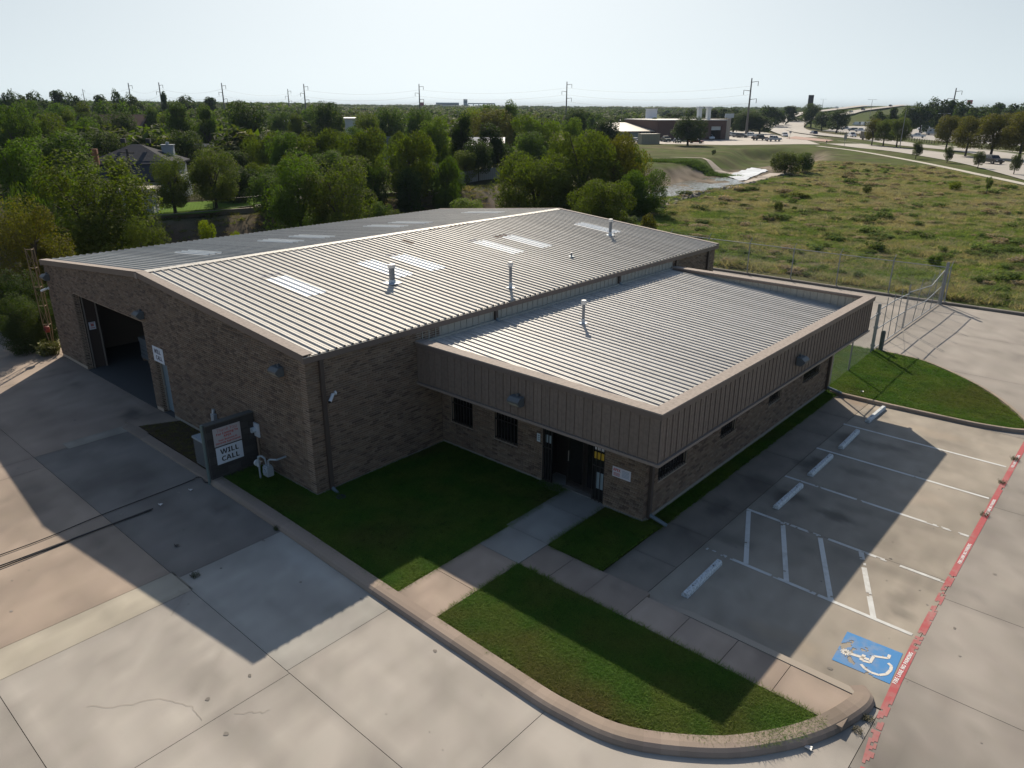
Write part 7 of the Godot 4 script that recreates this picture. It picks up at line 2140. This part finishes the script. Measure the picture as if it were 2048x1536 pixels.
		m = MB.new(); m.cyl(Vector3(-1.8, q[1] + 0.15, 0), Vector3(1.8, q[1] + 0.15, 0), 0.05, 0.05, 6); part("arm", m, mat("lamp_pole", 0.22, 0.22, 0.21, 0.5, 0.3), t)
		for s in [-1, 1]:
			m = MB.new(); m.box(Vector3(s * 2.0, q[1] + 0.15, 0), Vector3(0.8, 0.16, 0.34)); part("lamp_head", m, mat("lamp_head", 0.5, 0.5, 0.5, 0.5), t)
	for q in [[Vector3(-62.42, 0.00, -227.58), 2.9, Vector3(0.9, 1.5, 0.03), "pale rectangular road sign seen from behind beside the near carriageway", [0.3, 0.29, 0.26]], [Vector3(-97.10, 0.00, -272.29), 2.6, Vector3(0.8, 0.8, 0.03), "grey back of a stop sign at the car park exit", [0.4, 0.4, 0.4]], [Vector3(-152.62, 0.00, -429.10), 2.2, Vector3(1.1, 1.1, 0.03), "yellow warning sign at the bend of the far carriageway", [0.55, 0.3, 0.02]], [Vector3(-69.82, 0.00, -233.48), 1.2, Vector3(0.3, 0.5, 0.2), "short dark marker post beside the near carriageway", [0.06, 0.06, 0.06]], [Vector3(-179.09, 0.00, -450.93), 1.6, Vector3(0.8, 0.8, 0.06), "small dark sign on the median nose at the junction", [0.05, 0.05, 0.05]]]:
		var t := thing("road_sign", q[3], "road sign", q[0], 0.75)
		var m := MB.new(); m.cyl(Vector3.ZERO, Vector3(0, q[1], 0), 0.05, 0.05, 6); part("post", m, mat("lamp_pole", 0.22, 0.22, 0.21, 0.5, 0.3), t)
		m = MB.new(); m.box(Vector3(0, q[1], 0.06), q[2], Basis(Vector3(0, 0, 1), PI / 4 if q[2].x > 1 else 0.0)); part("plate", m, mat("plate_%.2f%.2f" % [q[4][0], q[4][2]], q[4][0], q[4][1], q[4][2], 0.6), t)
	var py: Vector3 = Vector3(-182.90, 19.22, -512.89)
	var pyl := thing("sign_pylon", "tall dark sign pylon rising above the oaks by the highway", "sign pylon", Vector3(py.x, 0, py.z), 0.8)
	block(pyl, "column", Vector3(-0.8, 0, -0.5), Vector3(0.8, py.y - 8, 0.5), mat("pylon_dark", 0.03, 0.03, 0.035, 0.5))
	block(pyl, "panel", Vector3(-1.6, py.y - 8, -0.6), Vector3(1.6, py.y, 0.6), mat("pylon_dark", 0.03, 0.03, 0.035, 0.5))
	var bs: Vector3 = Vector3(-592.87, 14.73, -538.24)
	var bb := thing("red_billboard", "small red board below a power pole on the horizon", "billboard", Vector3(bs.x, 0, bs.z), 0.45)
	block(bb, "panel", Vector3(-2.6, bs.y - 2.0, -0.2), Vector3(2.6, bs.y + 1.2, 0.2), mat("billboard_red", 0.35, 0.1, 0.14, 0.6))
	block(bb, "column", Vector3(-0.3, 0, -0.18), Vector3(0.3, bs.y - 2.0, 0.18), mat("pole_steel", 0.13, 0.12, 0.11, 0.7))
	bs = Vector3(-102.95, 15.18, -577.59)
	bb = thing("red_roadside_board", "small red roadside board above the dark woods at the far right", "billboard", Vector3(bs.x, 0, bs.z), 0.5)
	block(bb, "panel", Vector3(-1.5, bs.y - 1.2, -0.2), Vector3(1.5, bs.y + 1.2, 0.2), mat("billboard_red2", 0.45, 0.08, 0.1, 0.6))
	block(bb, "column", Vector3(-0.2, 0, -0.18), Vector3(0.2, bs.y - 1.2, 0.18), mat("pole_steel", 0.13, 0.12, 0.11, 0.7))
	bs = Vector3(-115.26, 8.05, -259.10)
	bb = thing("shop_sign", "grey shop sign on a pylon beside the brick workshop", "sign", Vector3(bs.x, 0, bs.z), 0.7)
	block(bb, "panel", Vector3(-1.6, bs.y - 0.6, -0.25), Vector3(1.6, bs.y + 0.8, 0.25), mat("shop_sign", 0.4, 0.45, 0.5, 0.5))
	block(bb, "column", Vector3(-0.7, 0, -0.2), Vector3(0.7, bs.y - 0.6, 0.2), mat("shop_pole", 0.3, 0.33, 0.35, 0.6))

# ---------- field and lawn vegetation ----------
func tuft(blades: int, h: float, spread: float, sd: int, lean := 0.5, wide := 0.05, soft := 0.6) -> ArrayMesh:
	var r := RandomNumberGenerator.new()
	r.seed = sd
	var m := MB.new()
	for k in blades:
		var b0 := Vector3(r.randf_range(-spread, spread), -0.02, r.randf_range(-spread, spread))
		var d := Vector3(r.randf_range(-1, 1), 0, r.randf_range(-1, 1)) * lean * h
		var hh := h * r.randf_range(0.5, 1.1)
		var w := Vector3(r.randf_range(-1, 1), 0, r.randf_range(-1, 1)).normalized() * wide * h
		var md := b0 + d * 0.4 + Vector3.UP * hh * 0.6
		var tp := b0 + d + Vector3.UP * hh
		var g := r.randf_range(0.75, 1.25)
		var c := Color(g, g, g * 0.95)
		m.quad(b0 - w, b0 + w, md + w * 0.7, md - w * 0.7, c)
		m.tri(md - w * 0.7, md + w * 0.7, tp, c)
	for k in m.n.size():
		if soft == 0.0: break
		var q: Vector3 = m.n[k] if m.n[k].y >= 0 else -m.n[k]
		m.n[k] = (q + Vector3.UP * soft).normalized()
	return m.mesh()
func build_field():
	var fm := vmat("field_leaf", 0.85)
	fm.metallic_specular = 0.15
	fm.backlight_enabled = true
	fm.backlight = Color(1.0, 1.0, 0.75)
	var meshes := [tuft(30, 0.42, 0.42, 1, 1.7, 0.045, 0.0), tuft(34, 0.3, 0.4, 2, 1.8, 0.09, 0.0), tuft(30, 0.5, 0.4, 3, 1.2, 0.03, 0.0)]
	var lists := [[[], []], [[], []], [[], []]]
	var r := RandomNumberGenerator.new()
	r.seed = 12
	var sidewalk := [Vector2(14, -98), Vector2(-2.6, -128), Vector2(-10.5, -141.4), Vector2(-18.0, -154.4), Vector2(-30, -174), Vector2(-52.3, -207)]
	var tries := 0
	while tries < 120000:
		tries += 1
		var x := r.randf_range(-44, 40); var z := -37.6 - 120.0 * pow(r.randf(), 1.25)
		var p := Vector2(x, z)
		var q := poly_near(p, CHAN)
		if q.x < 11.0: continue
		var s := poly_near(p, sidewalk)
		var k := clampi(int(s.y), 0, 4)
		var dv: Vector2 = sidewalk[k + 1] - sidewalk[k]
		if dv.cross(p - sidewalk[k]) > -2.0 * dv.length() : continue
		if z < -112 and x < -20 : 
			if r.randf() < 0.7: continue
		var a := nz.get_noise_2d(x * 1.3, z * 1.3); var b := nz2.get_noise_2d(x * 0.5, z * 0.5)
		var g := clampf(0.22 + a * 1.5 + b * 0.9, 0, 1)
		if z > -66: g = clampf(g + 0.3, 0, 1)
		if z > -41.5: g = 0.25
		if z > -38.9:
			if r.randf() < 0.85: continue
		var dense := nz.get_noise_2d(x * 2.1 + 90, z * 2.1)
		if dense < -0.25 and r.randf() < 0.7: continue
		var dry := Color(0.40, 0.355, 0.275) if r.randf() < 0.6 else Color(0.36, 0.30, 0.20)
		if b < -0.15: dry = Color(0.34, 0.315, 0.265)
		var green := Color(0.15, 0.225, 0.07) if r.randf() < 0.7 else Color(0.22, 0.28, 0.09)
		var c := dry.lerp(green, 1.0 if r.randf() < g else 0.12) * r.randf_range(0.75, 1.2)
		var sc := r.randf_range(0.45, 1.15) * (0.75 + 0.8 * maxf(0, dense))
		if z > -38.9: sc *= 0.35
		var which := 0 if r.randf() < 0.5 else (1 if g > 0.5 else 2)
		lists[which][0].append(Transform3D(Basis(Vector3.UP, r.randf() * TAU).scaled(Vector3(sc, sc * r.randf_range(0.7, 1.1), sc)), Vector3(x, height(x, z), z)))
		lists[which][1].append(c)
	for k in 3:
		tag(multi(["field_grass", "field_weeds", "dry_field_grass"][k], meshes[k], fm, lists[k][0], lists[k][1], self), ["mixed rough grass over the open field", "broad leaved green weeds scattered in the rough field", "tall dry grass stalks standing in the rough field"][k], "grass")
	var cl := crown(120, 9, 420, 0.075, 0)
	var cx := []; var cc := []
	for k in 5200:
		var x := r.randf_range(-40, 40); var z := -39.5 - 112.0 * pow(r.randf(), 1.3)
		var p := Vector2(x, z)
		if poly_near(p, CHAN).x < 14.0: continue
		var s := poly_near(p, sidewalk)
		var q := clampi(int(s.y), 0, 4)
		var dv: Vector2 = sidewalk[q + 1] - sidewalk[q]
		if dv.cross(p - sidewalk[q]) > -3.0 * dv.length(): continue
		if nz.get_noise_2d(x * 2.4 - 60, z * 2.4) < -0.05: continue
		var w := r.randf_range(0.5, 1.5) * (1.0 if r.randf() < 0.9 else 1.7)
		var h := w * r.randf_range(0.25, 0.55)
		cx.append(Transform3D(Basis(Vector3.UP, r.randf() * TAU).scaled(Vector3(w, h, w)), Vector3(x, height(x, z) + h * 0.3, z)))
		var far_ := smoothstep(-60.0, -100.0, z)
		var gr := r.randf() < lerpf(0.75, 0.35, far_)
		cc.append((Color(0.14, 0.215, 0.065) if gr else Color(0.38, 0.335, 0.265)) * r.randf_range(0.7, 1.25))
	tag(multi("field_scrub", cl, fm, cx, cc, self), "low rounded clumps of scrub all over the rough field", "scrub")
	# creek bank growth
	var xf := []; var cs := []
	for k in 9000:
		var x := r.randf_range(-66, -20); var z := r.randf_range(-135, 26)
		var q := poly_near(Vector2(x, z), CHAN)
		if q.x < 8.5 or q.x > 15.5: continue
		if z < -88: continue
		var g := r.randf()
		var c := Color(0.10, 0.135, 0.03).lerp(Color(0.28, 0.23, 0.13), g * g)
		var sc := r.randf_range(0.5, 1.4)
		xf.append(Transform3D(Basis(Vector3.UP, r.randf() * TAU).scaled(Vector3.ONE * sc), Vector3(x, height(x, z), z)))
		cs.append(c)
	var spots := [[-67.13, -133.32, 2.5, 1.2], [-64.65, -135.68, 2.5, 1.2], [-62.09, -138.12, 2.5, 1.2], [-58.54, -137.98, 2.2, 1.0]]
	for sp in spots:
		for k in 260:
			var x: float = sp[0] + r.randfn() * sp[2]; var z: float = sp[1] + r.randfn() * sp[3]
			xf.append(Transform3D(Basis(Vector3.UP, r.randf() * TAU).scaled(Vector3.ONE * r.randf_range(0.8, 1.9)), Vector3(x, height(x, z), z)))
			cs.append(Color(0.07, 0.12, 0.03) * r.randf_range(0.7, 1.4))
	tag(multi("creek_undergrowth", meshes[1], fm, xf, cs, self), "rough undergrowth along both banks of the creek", "undergrowth")
func build_lawn_grass():
	var gm := vmat("lawn_leaf", 0.7)
	gm.metallic_specular = 0.2
	gm.backlight_enabled = true
	gm.backlight = Color(0.85, 0.95, 0.25)
	var tf := tuft(12, 0.085, 0.055, 5, 1.7, 0.075, 0.0)
	var labels := ["clipped lawn in the shaded corner between warehouse and office", "small lawn square beside the entrance path", "curved lawn strip along the street kerb", "narrow grass strip at the foot of the office side wall", "grass island and verge at the gate", "thin dead grass on the bare bed behind the block wall"]
	var r := RandomNumberGenerator.new()
	r.seed = 44
	for k in LAWNS.size():
		var poly: PackedVector2Array = LAWNS[k][0]
		var rect := Rect2(poly[0], Vector2.ZERO)
		for q in poly: rect = rect.expand(q)
		var xf := []; var cs := []
		for j in int(rect.get_area() * LAWNS[k][2]):
			var p := rect.position + Vector2(r.randf(), r.randf()) * rect.size
			if not Geometry2D.is_point_in_polygon(p, poly): continue
			var a := nz2.get_noise_2d(p.x * 1.6, p.y * 1.6); var b := nz.get_noise_2d(p.x * 3.0, p.y * 3.0)
			var c := Color(0.10, 0.20, 0.034).lerp(Color(0.165, 0.235, 0.046), clampf(0.4 + a, 0, 1))
			var brown := clampf(b * 1.1 - 0.12, 0, 1)
			if k == 2: brown = clampf(brown + smoothstep(0.2, 1.5, -p.y) * 0.3 + 0.05 + 0.3 * a, 0, 0.85)
			if k == 4: brown = clampf(brown * 0.9 + 0.5 * smoothstep(2.2, 0.4, p.distance_to(Vector2(12.0, 20.8))), 0, 0.8)
			if k == 5: brown = 0.8
			c = c.lerp(Color(0.18, 0.14, 0.06), brown) * r.randf_range(0.7, 1.3)
			var sc := r.randf_range(0.6, 1.2) * (1.0 - 0.35 * brown)
			xf.append(Transform3D(Basis(Vector3.UP, r.randf() * TAU).scaled(Vector3(sc, sc, sc)), Vector3(p.x, LAWNS[k][1], -p.y)))
			cs.append(c)
		tag(multi("lawn_grass", tf, gm, xf, cs, self), labels[k], "grass")
